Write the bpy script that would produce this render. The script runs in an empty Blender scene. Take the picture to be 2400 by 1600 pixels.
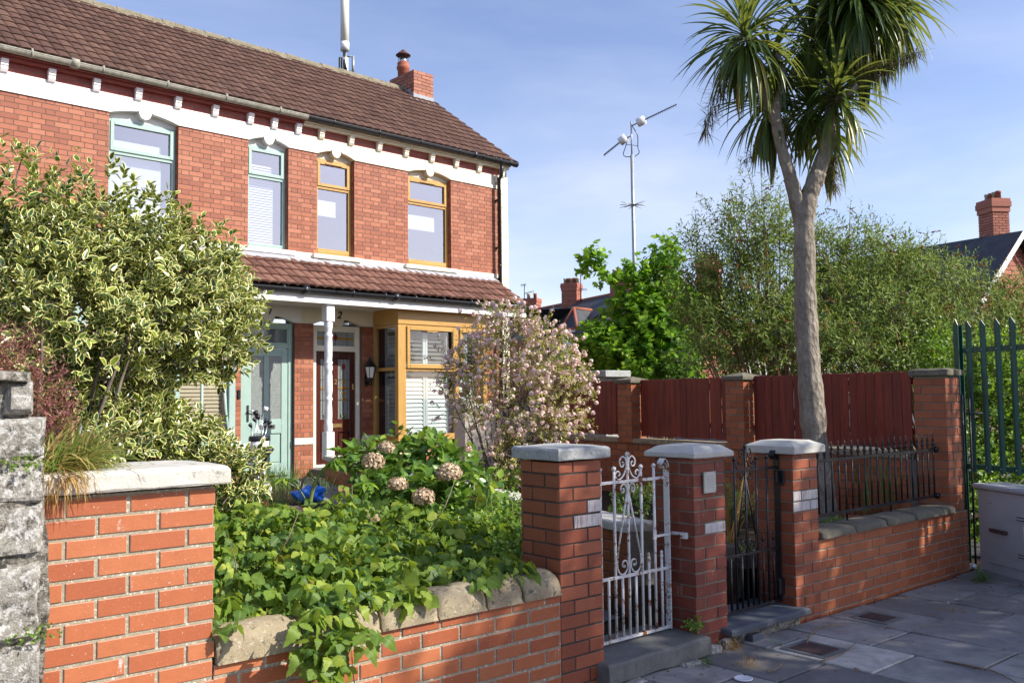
import bpy, math, random
import numpy as np
from mathutils import Vector, Matrix, Euler
R = math.radians
sc = bpy.context.scene
COL = sc.collection

# ------------------------------------------------------------ camera
HEAD, PITCH, ROLL, CAMH = 46.8, 3.46, -0.66, 1.65
cam = bpy.data.cameras.new('camera'); cam.sensor_width = 36.0; cam.lens = 2130/2400*36
cam.clip_start = 0.05; cam.clip_end = 3000
camo = bpy.data.objects.new('camera', cam); COL.objects.link(camo); sc.camera = camo
camo.matrix_world = (Matrix.Translation((0, 0, CAMH)) @ Matrix.Rotation(R(HEAD-90), 4, 'Z')
                     @ Matrix.Rotation(R(90+PITCH), 4, 'X') @ Matrix.Rotation(R(ROLL), 4, 'Z'))
# ------------------------------------------------------------ world, sun, exposure
SUN = Vector((.545, -.839, .74)).normalized()
w = bpy.data.worlds.new('World'); sc.world = w; w.use_nodes = True
nt = w.node_tree; nt.nodes.clear()
o_ = nt.nodes.new('ShaderNodeOutputWorld'); bg = nt.nodes.new('ShaderNodeBackground')
sky = nt.nodes.new('ShaderNodeTexSky'); sky.sky_type = 'NISHITA'; sky.sun_disc = False
sky.sun_elevation = math.asin(SUN.z); sky.sun_rotation = math.atan2(SUN.x, SUN.y)
sky.air_density = 1.0; sky.dust_density = .8; sky.ozone_density = 3.2; sky.altitude = 30
tc = nt.nodes.new('ShaderNodeTexCoord'); mp = nt.nodes.new('ShaderNodeMapping')
mp.inputs['Scale'].default_value = (1.1, 1.1, 4.5); mp.inputs['Rotation'].default_value = (R(6), R(4), R(20))
nz = nt.nodes.new('ShaderNodeTexNoise'); nz.inputs['Scale'].default_value = 1.7; nz.inputs['Detail'].default_value = 5
nz.inputs['Roughness'].default_value = .55; nz.inputs['Distortion'].default_value = .6
rp = nt.nodes.new('ShaderNodeValToRGB'); rp.color_ramp.elements[0].position = .36; rp.color_ramp.elements[1].position = .88
sep = nt.nodes.new('ShaderNodeSeparateXYZ'); mr = nt.nodes.new('ShaderNodeMapRange')
mr.inputs['From Min'].default_value = .50; mr.inputs['From Max'].default_value = .02
mr.inputs['To Min'].default_value = .02; mr.inputs['To Max'].default_value = 1.0
ml = nt.nodes.new('ShaderNodeMath'); ml.operation = 'MULTIPLY'
mx = nt.nodes.new('ShaderNodeMix'); mx.data_type = 'RGBA'; mx.inputs['B'].default_value = (4.9, 4.95, 5.6, 1)
L = nt.links.new
L(tc.outputs['Generated'], mp.inputs['Vector']); L(mp.outputs[0], nz.inputs['Vector']); L(nz.outputs['Fac'], rp.inputs[0])
L(tc.outputs['Generated'], sep.inputs[0]); L(sep.outputs['Z'], mr.inputs['Value'])
L(rp.outputs[0], ml.inputs[0]); L(mr.outputs[0], ml.inputs[1]); L(ml.outputs[0], mx.inputs['Factor'])
tn = nt.nodes.new('ShaderNodeMix'); tn.data_type = 'RGBA'; tn.blend_type = 'MULTIPLY'; tn.inputs[0].default_value = 1; tn.inputs['B'].default_value = (1.02, .875, .90, 1); L(sky.outputs[0], tn.inputs['A']); L(tn.outputs['Result'], mx.inputs['A']); L(mx.outputs['Result'], bg.inputs['Color'])
bg.inputs['Strength'].default_value = 0.15; L(bg.outputs[0], o_.inputs['Surface'])
sl = bpy.data.lights.new('sun', 'SUN'); sl.energy = 4.7; sl.angle = R(.5); sl.color = (1, .94, .84)
so = bpy.data.objects.new('sun', sl); COL.objects.link(so); so.rotation_euler = SUN.to_track_quat('Z', 'Y').to_euler()
so.location = (20, -20, 30)
sc.view_settings.view_transform = 'Standard'; sc.view_settings.look = 'None'; sc.view_settings.exposure = 0.68; sc.view_settings.gamma = 1
sc.cycles.max_bounces = 6; sc.cycles.transparent_max_bounces = 12; sc.cycles.transmission_bounces = 3; sc.cycles.caustics_reflective = False; sc.cycles.caustics_refractive = False

# ------------------------------------------------------------ frames of the place
WA = -2.8                                   # the boundary wall turns 2.8 degrees off the housefront
cw, sw = math.cos(R(WA)), math.sin(R(WA))
def l2w(s, p, z=0.0): return Vector((s*cw-p*sw, s*sw+p*cw, z))
WALL = ((0, 0), WA)                         # (origin, angle)
HOUSE = ((0, 0), 0.0)
FENCE = ((8.548, 3.637), 79.2)              # side fence: x runs back along it, +y faces the garden
def at(px, py, D):                          # a place seen at depth D, used once to read positions off the view
    a = (px-1200)/2130; b = -(py-800)/2130; cr, sr = math.cos(R(ROLL)), math.sin(R(ROLL))
    x = a*cr-b*sr; u = a*sr+b*cr; cp, sp = math.cos(R(PITCH)), math.sin(R(PITCH))
    f = cp-u*sp; z = sp+u*cp; k = D/f; hx, hy = math.cos(R(HEAD)), math.sin(R(HEAD))
    return Vector(((x*hy+f*hx)*k, (-x*hx+f*hy)*k, z*k+CAMH))

# ------------------------------------------------------------ materials
MATS = {}
class NT:
    def __init__(s, name):
        s.m = bpy.data.materials.new(name); s.m.use_nodes = True; s.t = s.m.node_tree; s.t.nodes.clear()
        s.o = s.t.nodes.new('ShaderNodeOutputMaterial'); s.p = s.t.nodes.new('ShaderNodeBsdfPrincipled')
        s.t.links.new(s.p.outputs[0], s.o.inputs[0]); MATS[name] = s.m; s._c = None
    def n(s, ty, **kw):
        nd = s.t.nodes.new('ShaderNode'+ty)
        for k, v in kw.items():
            if hasattr(nd, k): setattr(nd, k, v)
            else: nd.inputs[k.replace('_', ' ')].default_value = v
        return nd
    def l(s, a, b): s.t.links.new(a, b)
    def coord(s):
        if not s._c: s._c = s.n('TexCoord')
        return s._c.outputs['Object']
    def noise(s, scale, detail=5, rough=.6, vec=None, stretch=None, dist=0):
        nd = s.n('TexNoise', Scale=scale, Detail=detail, Roughness=rough, Distortion=dist)
        v = vec or s.coord()
        if stretch:
            mp = s.n('Mapping'); mp.inputs['Scale'].default_value = stretch; s.l(v, mp.inputs[0]); v = mp.outputs[0]
        s.l(v, nd.inputs['Vector']); return nd.outputs['Fac']
    def ramp(s, fac, stops):
        r = s.n('ValToRGB'); e = r.color_ramp.elements
        e[0].position, e[0].color = stops[0][0], (*stops[0][1], 1) if len(stops[0][1]) == 3 else stops[0][1]
        e[1].position, e[1].color = stops[1][0], (*stops[1][1], 1)
        for p, c in stops[2:]:
            x = e.new(p); x.color = (*c, 1)
        s.l(fac, r.inputs[0]); return r.outputs[0]
    def mask(s, fac, a, b):
        r = s.n('MapRange'); r.inputs['From Min'].default_value = a; r.inputs['From Max'].default_value = b; s.l(fac, r.inputs['Value']); return r.outputs[0]
    def attr(s, name): return s.n('Attribute', attribute_name=name).outputs['Fac']
    def mix(s, fac, a, b, mode='MIX'):
        m = s.n('Mix'); m.data_type = 'RGBA'; m.blend_type = mode
        for v, i in ((fac, 0), (a, 6), (b, 7)):
            if isinstance(v, (int, float)): m.inputs[i].default_value = v
            elif isinstance(v, tuple): m.inputs[i].default_value = (*v, 1)
            else: s.l(v, m.inputs[i])
        return m.outputs[2]
    def math(s, op, a, b=0.0):
        m = s.n('Math', operation=op)
        for v, i in ((a, 0), (b, 1)):
            if isinstance(v, (int, float)): m.inputs[i].default_value = v
            else: s.l(v, m.inputs[i])
        return m.outputs[0]
    def bump(s, h, dist=.005, strength=.6, prev=None):
        b = s.n('Bump', Distance=dist, Strength=strength); s.l(h, b.inputs['Height'])
        if prev: s.l(prev, b.inputs['Normal'])
        s.l(b.outputs[0], s.p.inputs['Normal']); return b.outputs[0]
    def col(s, c):
        if isinstance(c, tuple): s.p.inputs['Base Color'].default_value = (*c, 1)
        else: s.l(c, s.p.inputs['Base Color'])
    def set(s, rough=None, metal=None, spec=None):
        if rough is not None:
            if isinstance(rough, (int, float)): s.p.inputs['Roughness'].default_value = rough
            else: s.l(rough, s.p.inputs['Roughness'])
        if metal is not None: s.p.inputs['Metallic'].default_value = metal
        if spec is not None: s.p.inputs['Specular IOR Level'].default_value = spec

def plain(name, c, rough=.5, var=.12, scale=9, metal=0, bump=.001, spec=.5, dirt=None):
    m = NT(name); n = m.noise(scale, 6, .65)
    d = tuple(x*(1-var*2) for x in c); b = tuple(min(1, x*(1+var)) for x in c)
    cc = m.ramp(n, [(.3, d), (.7, b)])
    if dirt:
        n2 = m.noise(scale*3.1, 8, .75); cc = m.mix(m.mask(n2, dirt[1], dirt[1]+.1), cc, dirt[0])
    m.col(cc); m.set(rough, metal, spec)
    if bump: m.bump(m.noise(scale*12, 4, .6), bump, .5)
    return m.m

def brick_mat(name, lo, mid, hi, stain=.62, whites=.0, rough=.55, dark=(.03, .02, .02), darkamt=.75, gloss_spec=.4):
    m = NT(name); r = m.attr('rnd')
    c = m.ramp(r, [(0, lo), (1, hi), (.5, mid)])
    n = m.noise(14, 8, .7); c = m.mix(m.math('MULTIPLY', m.mask(n, .35, .75), .35), c, tuple(x*.55 for x in mid))
    n = m.noise(160, 3, .6); c = m.mix(m.math('MULTIPLY', m.mask(n, .55, .8), .30), c, tuple(min(1, x*1.7) for x in hi))
    sp = m.noise(3.1, 7, .72, dist=.3); c = m.mix(m.math('MULTIPLY', m.mask(sp, stain, stain+.16), darkamt), c, dark)
    if whites:
        v = m.noise(9, 6, .7, stretch=(2.2, 2.2, .55)); v2 = m.noise(75, 3, .7)
        k = m.math('MULTIPLY', m.mask(v, 1-whites, 1.06-whites), m.mask(v2, .40, .58)); c = m.mix(m.math('MULTIPLY', k, .75), c, (.66, .60, .57))
        v3 = m.noise(120, 2, .5); k = m.mask(v3, .72, .76); c = m.mix(m.math('MULTIPLY', k, .8), c, (.7, .68, .62))
    m.col(c); m.set(rough, spec=gloss_spec)
    m.bump(m.noise(90, 5, .7), .0025, .5); return m.m

def stone_mat(name, c1, c2, lich=(.62, .60, .52), amt=.56, dark=(.04, .04, .035), damt=.6, scale=6, bump=.006):
    m = NT(name); n = m.noise(scale, 9, .7); c = m.ramp(n, [(.3, c1), (.7, c2)])
    d = m.noise(scale*2.3, 8, .75, dist=.4); c = m.mix(m.math('MULTIPLY', m.mask(d, damt, damt+.1), .85), c, dark)
    l_ = m.noise(scale*4.7, 7, .75, dist=.2); c = m.mix(m.math('MULTIPLY', m.mask(l_, amt, amt+.08), .85), c, lich)
    f = m.noise(190, 3, .6); c = m.mix(m.math('MULTIPLY', m.mask(f, .6, .75), .5), c, dark)
    m.col(c); m.set(.9, spec=.2); h = m.math('ADD', m.noise(scale*7, 8, .75), m.math('MULTIPLY', m.noise(110, 4, .7), .35)); m.bump(h, bump, .8); return m.m

def leaf_mat(name, stops, rough=.4, trans=.32, tcol=(.35, .5, .05), margin=None, mlo=.62, rib=None, spec=.5):
    m = NT(name); r = m.attr('rnd'); c = m.ramp(r, stops)
    n = m.noise(45, 3, .6); c = m.mix(m.math('MULTIPLY', m.mask(n, .45, .7), .35), c, tuple(x*.5 for x in stops[0][1]))
    e = m.attr('edge')
    if rib: c = m.mix(m.math('MULTIPLY', m.mask(e, .16, .02), .6), c, rib)
    if margin:
        k = m.math('ADD', e, m.math('MULTIPLY', m.math('SUBTRACT', m.noise(60, 3, .6), .5), .5)); c = m.mix(m.mask(k, mlo, mlo+.08), c, margin)
    m.col(c); m.set(rough, spec=spec)
    t = m.n('BsdfTranslucent'); mxs = m.n('MixShader'); tcn = m.mix(.6, c, tcol); m.l(tcn, t.inputs['Color'])
    mxs.inputs[0].default_value = trans; m.l(m.p.outputs[0], mxs.inputs[1]); m.l(t.outputs[0], mxs.inputs[2]); m.l(mxs.outputs[0], m.o.inputs[0]); return m.m

# masonry
brick_mat('brick_house', (.25, .072, .036), (.35, .112, .054), (.42, .158, .085), .72, .14, .6, darkamt=.5)
brick_mat('brick_wall', (.32, .086, .034), (.39, .118, .046), (.43, .145, .060), .62, .36, .5)
brick_mat('brick_pier', (.21, .056, .028), (.28, .078, .037), (.35, .108, .052), .66, .30, .45)
brick_mat('brick_old', (.15, .036, .023), (.21, .050, .030), (.27, .070, .044), .56, .38, .5)
brick_mat('brick_side', (.27, .075, .030), (.35, .10, .040), (.41, .135, .055), .70, .12, .55)
brick_mat('brick_frieze', (.24, .05, .04), (.30, .065, .05), (.36, .10, .075), .75, .1, .6)
brick_mat('brick_far', (.30, .10, .06), (.38, .13, .08), (.44, .17, .10), .62, .1, .7)
brick_mat('brick_buff', (.40, .27, .15), (.46, .33, .19), (.5, .37, .22), .7, .1, .7)
brick_mat('brick_cream', (.60, .48, .32), (.66, .54, .36), (.7, .58, .40), .8, .1, .6)
stone_mat('mortar', (.26, .235, .165), (.37, .34, .25), (.74, .72, .64), .54, (.08, .07, .05), .62, 14, .006)
stone_mat('mortar_dark', (.05, .045, .04), (.10, .09, .075), (.4, .38, .33), .70, (.02, .02, .02), .6, 16, .004)
stone_mat('mortar_grey', (.17, .15, .12), (.26, .23, .18), (.5, .48, .42), .68, (.05, .045, .04), .6, 16, .004)
stone_mat('mortar_house', (.16, .11, .09), (.24, .18, .14), (.4, .36, .3), .8, (.06, .05, .04), .7, 12, .003)
stone_mat('cap_white', (.46, .44, .38), (.62, .60, .54), (.72, .71, .67), .60, (.09, .085, .07), .56, 10)
stone_mat('cap_grey', (.28, .30, .30), (.42, .43, .41), (.66, .66, .63), .56, (.05, .055, .05), .58, 11)
stone_mat('cap_pale', (.46, .45, .40), (.56, .55, .49), (.64, .62, .56), .64, (.20, .19, .16), .66, 8, .003)
stone_mat('coping_stone', (.27, .22, .14), (.42, .35, .23), (.62, .60, .52), .57, (.05, .045, .035), .54, 9, .012)
stone_mat('coping_dark', (.13, .12, .09), (.21, .19, .14), (.50, .48, .42), .64, (.05, .045, .035), .56, 8, .007)
stone_mat('rubble', (.26, .24, .20), (.42, .40, .35), (.66, .65, .62), .49, (.05, .045, .035), .50, 7, .025)
stone_mat('rubble_mortar', (.22, .20, .16), (.36, .33, .28), (.55, .53, .48), .52, (.04, .036, .03), .46, 9, .025)
stone_mat('concrete', (.13, .13, .12), (.20, .20, .19), (.42, .42, .40), .68, (.04, .04, .04), .6, 10, .006)
stone_mat('slate_slab', (.075, .085, .10), (.11, .125, .145), (.2, .21, .22), .75, (.04, .045, .05), .64, 5, .002)
stone_mat('lead', (.30, .31, .33), (.42, .43, .45), (.52, .53, .53), .62, (.15, .15, .16), .64, 9, .003)
stone_mat('render_wall', (.40, .36, .31), (.46, .42, .36), (.5, .47, .42), .7, (.25, .22, .18), .68, 5, .002)
plain('white_paint', (.80, .79, .77), .55, .03, 4, 0, .0012, .4, ((.55, .53, .48), .72))
plain('cream_paint', (.74, .68, .54), .6, .03, 4, 0, .0012, .4, ((.5, .45, .36), .74))
plain('sage_paint', (.33, .46, .41), .35, .04, 6, 0, .0004)
plain('sage_dark', (.20, .33, .30), .35, .04, 6, 0, .0004)
plain('cream_frame', (.76, .71, .58), .4, .04, 6, 0, .0006)
plain('post_white', (.78, .77, .77), .45, .04, 8, 0, .0015, .4, ((.5, .48, .46), .72))
plain('black_plastic', (.018, .019, .022), .28, .15, 9, 0, 0, .5)
plain('grey_gutter', (.34, .33, .27), .7, .2, 14, 0, .002, .3, ((.12, .12, .09), .62))
plain('black_iron', (.012, .012, .014), .33, .2, 30, 0, .001, .5)
plain('silver', (.62, .62, .62), .25, .06, 9, .9, 0)
plain('brass', (.60, .42, .18), .3, .1, 9, .9, 0)
plain('galv', (.38, .41, .40), .45, .12, 9, .5, .001)
plain('dark_metal', (.05, .055, .06), .4, .2, 9, .5, 0)
plain('terracotta', (.36, .12, .07), .75, .15, 10, 0, .002, .3, ((.12, .08, .06), .62))
plain('pot_buff', (.50, .42, .30), .8, .15, 10, 0, .002)
plain('palisade_green', (.012, .085, .06), .38, .15, 6, .0, .001, .5, ((.05, .12, .07), .70))
plain('cabinet_grey', (.40, .41, .43), .5, .05, 5, 0, .0006, .4, ((.2, .21, .23), .70))
plain('rust', (.10, .045, .04), .8, .25, 30, 0, .003)
plain('slate_roof', (.045, .05, .058), .6, .25, 3, 0, .004)
plain('drain_iron', (.075, .045, .042), .75, .2, 20, 0, .004, .3)
plain('bag_blue', (.03, .22, .80), .35, .1, 9, 0, .004)
plain('bag_white', (.82, .82, .80), .4, .05, 9, 0, .002)
plain('bag_black', (.02, .02, .022), .4, .2, 9, 0, .002)
plain('kraft', (.60, .38, .24), .8, .12, 9, 0, .004)
plain('kraft_orange', (.55, .20, .06), .8, .12, 9, 0, .004)
plain('paper_white', (.78, .78, .80), .7, .05, 9, 0, .003)
plain('twig', (.24, .17, .10), .85, .2, 20, 0, .003)
plain('bark_grey', (.17, .14, .11), .9, .3, 10, 0, .01)
plain('stem_green', (.16, .20, .06), .6, .2, 9, 0, .001)
plain('dead_leaf', (.26, .13, .06), .8, .3, 20, 0, .003)
plain('plaque', (.50, .52, .50), .35, .06, 12, .4, .0006)
plain('shutter_white', (.66, .70, .68), .45, .02, 5, 0, 0)
plain('blind_cream', (.74, .70, .60), .7, .02, 5, 0, 0)
plain('blind_white', (.80, .80, .79), .7, .02, 5, 0, 0)
plain('blind_tan', (.60, .46, .30), .6, .04, 5, 0, 0)
plain('room_dark', (.10, .11, .13), .9, .1, 2, 0, 0)
plain('curtain_grey', (.40, .43, .45), .8, .1, 3, 0, 0)
plain('soffit_cream', (.74, .71, .62), .55, .02, 4, 0, 0)
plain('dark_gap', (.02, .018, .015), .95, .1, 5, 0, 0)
m = NT('soil'); c = m.ramp(m.noise(5, 9, .7), [(.3, (.035, .024, .016)), (.7, (.09, .065, .042))]); m.col(c); m.set(.95, spec=.1); m.bump(m.noise(25, 8, .7), .04, 1)
m = NT('asphalt'); c = m.ramp(m.noise(4, 9, .7), [(.3, (.05, .048, .045)), (.7, (.085, .08, .075))]); m.col(c); m.set(.9); m.bump(m.noise(120, 4, .7), .004, .7)
m = NT('slab'); r = m.attr('rnd'); c = m.ramp(r, [(0, (.17, .165, .16)), (.8, (.36, .345, .32)), (1, (.56, .53, .47))])
c = m.mix(m.math('MULTIPLY', m.mask(m.noise(3.2, 9, .7, dist=.5), .42, .66), .6), c, (.075, .072, .07)); c = m.mix(m.math('MULTIPLY', m.mask(m.noise(150, 3, .6), .58, .7), .4), c, (.34, .33, .31))
c = m.mix(m.math('MULTIPLY', m.mask(m.noise(21, 7, .75), .66, .70), .7), c, (.40, .40, .38))
m.col(c); m.set(.75, spec=.35); m.bump(m.math('ADD', m.noise(40, 8, .75), m.math('MULTIPLY', m.noise(6, 4, .5), .6)), .006, .7)
plain('brick_edge', (.46, .25, .17), .7, .2, 20)
m = NT('brick_drip'); n = m.noise(10, 5, .7, stretch=(7, 7, .55)); c = m.ramp(n, [(.34, (.30, .07, .04)), (.50, (.60, .58, .56)), (.72, (.22, .24, .26))]); m.col(c); m.set(.5)
# wood
def wood(name, a, b, rough=.35, sc_=(14, 14, 1.1), bump=.0006):
    m = NT(name); n = m.noise(2.2, 8, .6, stretch=sc_, dist=1.2); c = m.ramp(n, [(.32, a), (.68, b)]); r = m.attr('rnd')
    c = m.mix(m.math('MULTIPLY', r, .35), c, tuple(x*.5 for x in a)); m.col(c); m.set(rough); m.bump(n, bump, .5); return m.m
wood('oak_v', (.44, .235, .055), (.60, .37, .115)); wood('oak_h', (.44, .235, .055), (.60, .37, .115), sc_=(1.1, 14, 14))
wood('mahogany', (.040, .009, .006), (.095, .020, .012), .25)
wood('fence_red', (.12, .015, .008), (.27, .038, .018), .6, (7, 7, .8), .002)
# painted iron with rust
m = NT('gate_white'); n = m.noise(13, 6, .7); n2 = m.noise(60, 5, .7)
k = m.mask(m.math('ADD', n, m.math('MULTIPLY', n2, .5)), .79, .86); c = m.mix(k, (.66, .66, .64), (.22, .075, .02)); m.col(c); m.set(.5); m.bump(m.noise(80, 5, .7), .002, .6)
# tiles
def tile(name, lo, hi, lichen, amt):
    m = NT(name); r = m.attr('rnd'); c = m.ramp(r, [(0, lo), (1, hi)])
    c = m.mix(m.math('MULTIPLY', m.mask(m.noise(8, 8, .7), .4, .7), .5), c, tuple(x*.4 for x in lo))
    c = m.mix(m.math('MULTIPLY', m.mask(m.noise(3.5, 9, .8, dist=.5), amt, amt+.08), .6), c, (.20, .17, .11))
    c = m.mix(m.math('MULTIPLY', m.mask(m.noise(23, 6, .7), .70, .74), .8), c, lichen); m.col(c); m.set(.88, spec=.25); m.bump(m.noise(60, 5, .7), .004, .6); return m.m
tile('tile_roof', (.085, .045, .034), (.145, .080, .058), (.42, .37, .30), .58); tile('tile_porch', (.125, .058, .042), (.25, .130, .095), (.5, .45, .38), .68)
stone_mat('ridge_mortar', (.17, .15, .10), (.27, .24, .17), (.48, .45, .36), .58, (.06, .05, .035), .54, 6, .01)
# glass
def glass(name, refl, tint=(.8, .85, .85), rough=.02):
    m = NT(name); m.t.nodes.remove(m.p); t = m.n('BsdfTransparent'); t.inputs[0].default_value = (*tint, 1)
    g = m.n('BsdfGlossy', Roughness=rough); g.inputs['Color'].default_value = (.95, .97, 1, 1); f = m.n('LayerWeight', Blend=.5)
    k = m.math('ADD', m.math('MULTIPLY', m.math('POWER', f.outputs['Facing'], 4.0), .9), refl+.04); x = m.n('MixShader'); m.l(k, x.inputs[0]); m.l(t.outputs[0], x.inputs[1]); m.l(g.outputs[0], x.inputs[2]); m.l(x.outputs[0], m.o.inputs[0])
    if name == 'glass':
        b = m.n('Bump', Distance=.03, Strength=.22); m.l(m.noise(1.3, 3, .5), b.inputs['Height']); m.l(b.outputs[0], g.inputs['Normal'])
glass('glass', .33); glass('glass_clear', .10)
m = NT('glass_obscure'); c = m.ramp(m.noise(70, 4, .8, dist=2), [(.42, (.13, .15, .145)), (.66, (.38, .42, .40))]); m.col(c); m.set(.15, spec=.8); m.bump(m.noise(70, 4, .8, dist=2), .004, 1)
m = NT('glass_dark'); m.col((.10, .13, .14)); m.set(.08, spec=.9)
m = NT('lamp_glass'); m.col((.75, .78, .70)); m.set(.1)
m = NT('stain_red'); m.col((.22, .02, .02)); m.set(.1)
m = NT('stain_amber'); m.col((.35, .19, .03)); m.set(.1)
m = NT('skylight'); m.col((.45, .52, .60)); m.set(.1, spec=1)
# trunks
m = NT('palm_bark'); n = m.noise(9, 8, .75, stretch=(1, 1, .45)); v = m.n('TexVoronoi', Scale=26); mp_ = m.n('Mapping'); mp_.inputs['Scale'].default_value = (1, 1, .5); m.l(m.coord(), mp_.inputs[0]); m.l(mp_.outputs[0], v.inputs['Vector'])
c = m.ramp(n, [(.3, (.15, .125, .10)), (.72, (.42, .37, .30))]); c = m.mix(m.math('MULTIPLY', m.mask(v.outputs['Distance'], .45, .1), .3), c, (.44, .38, .28)); m.col(c); m.set(.95, spec=.1)
m.bump(m.math('ADD', v.outputs['Distance'], m.math('MULTIPLY', n, 1.5)), .025, 1)
# leaves
leaf_mat('holly_leaf', [(0, (.012, .045, .018)), (1, (.26, .33, .04)), (.62, (.045, .11, .024))], .24, .20, (.42, .52, .06), (.76, .72, .28), .62, spec=.6)
leaf_mat('raspberry_leaf', [(0, (.035, .085, .018)), (1, (.36, .42, .060)), (.35, (.09, .17, .028)), (.7, (.18, .28, .035)), (.955, (.36, .42, .06)), (.975, (.30, .17, .05))], .5, .34, (.55, .72, .05), rib=(.20, .30, .08), spec=.3)
leaf_mat('hydrangea_leaf', [(0, (.035, .10, .022)), (1, (.30, .42, .05)), (.6, (.12, .24, .035))], .3, .28, (.34, .55, .05), rib=(.22, .30, .12))
leaf_mat('cord_leaf', [(0, (.035, .080, .028)), (1, (.30, .27, .055)), (.78, (.10, .17, .04))], .35, .30, (.5, .55, .08), spec=.5)
leaf_mat('cord_dead', [(0, (.28, .17, .06)), (1, (.55, .33, .07))], .6, .3, (.6, .35, .05))
leaf_mat('buddleia_leaf', [(0, (.045, .095, .025)), (1, (.34, .42, .09)), (.5, (.14, .22, .045))], .55, .30, (.40, .50, .08), spec=.3)
leaf_mat('sycamore_leaf', [(0, (.06, .15, .015)), (1, (.30, .44, .035)), (.5, (.14, .29, .022))], .45, .42, (.38, .72, .03), spec=.35)
leaf_mat('shrub_leaf', [(0, (.14, .17, .025)), (1, (.58, .52, .14)), (.6, (.36, .36, .07))], .5, .30, (.5, .55, .1))
leaf_mat('hedge_leaf', [(0, (.04, .10, .015)), (1, (.32, .44, .04)), (.6, (.14, .26, .03))], .45, .35, (.35, .6, .04))
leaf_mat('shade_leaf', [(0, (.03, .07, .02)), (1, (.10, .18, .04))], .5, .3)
leaf_mat('petal_pink', [(0, (.78, .42, .46)), (1, (.92, .85, .78)), (.35, (.90, .68, .66))], .6, .25, (.95, .6, .6))
leaf_mat('petal_dry', [(0, (.32, .20, .12)), (1, (.74, .60, .42)), (.5, (.58, .43, .28))], .8, .15, (.5, .35, .25))
leaf_mat('panicle_dry', [(0, (.07, .055, .03)), (1, (.24, .18, .09))], .8, .1)
leaf_mat('spike_brown', [(0, (.16, .06, .02)), (1, (.38, .17, .05))], .8, .1, (.4, .2, .05))
leaf_mat('heather_pink', [(0, (.20, .06, .05)), (1, (.38, .24, .16)), (.6, (.29, .09, .10))], .7, .2, (.5, .2, .2))
leaf_mat('grass_blade', [(0, (.07, .14, .02)), (1, (.45, .33, .12)), (.65, (.17, .26, .045))], .5, .3, (.5, .55, .1))
leaf_mat('lawn_blade', [(0, (.06, .14, .02)), (1, (.20, .32, .05))], .5, .3, (.4, .55, .1))

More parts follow.
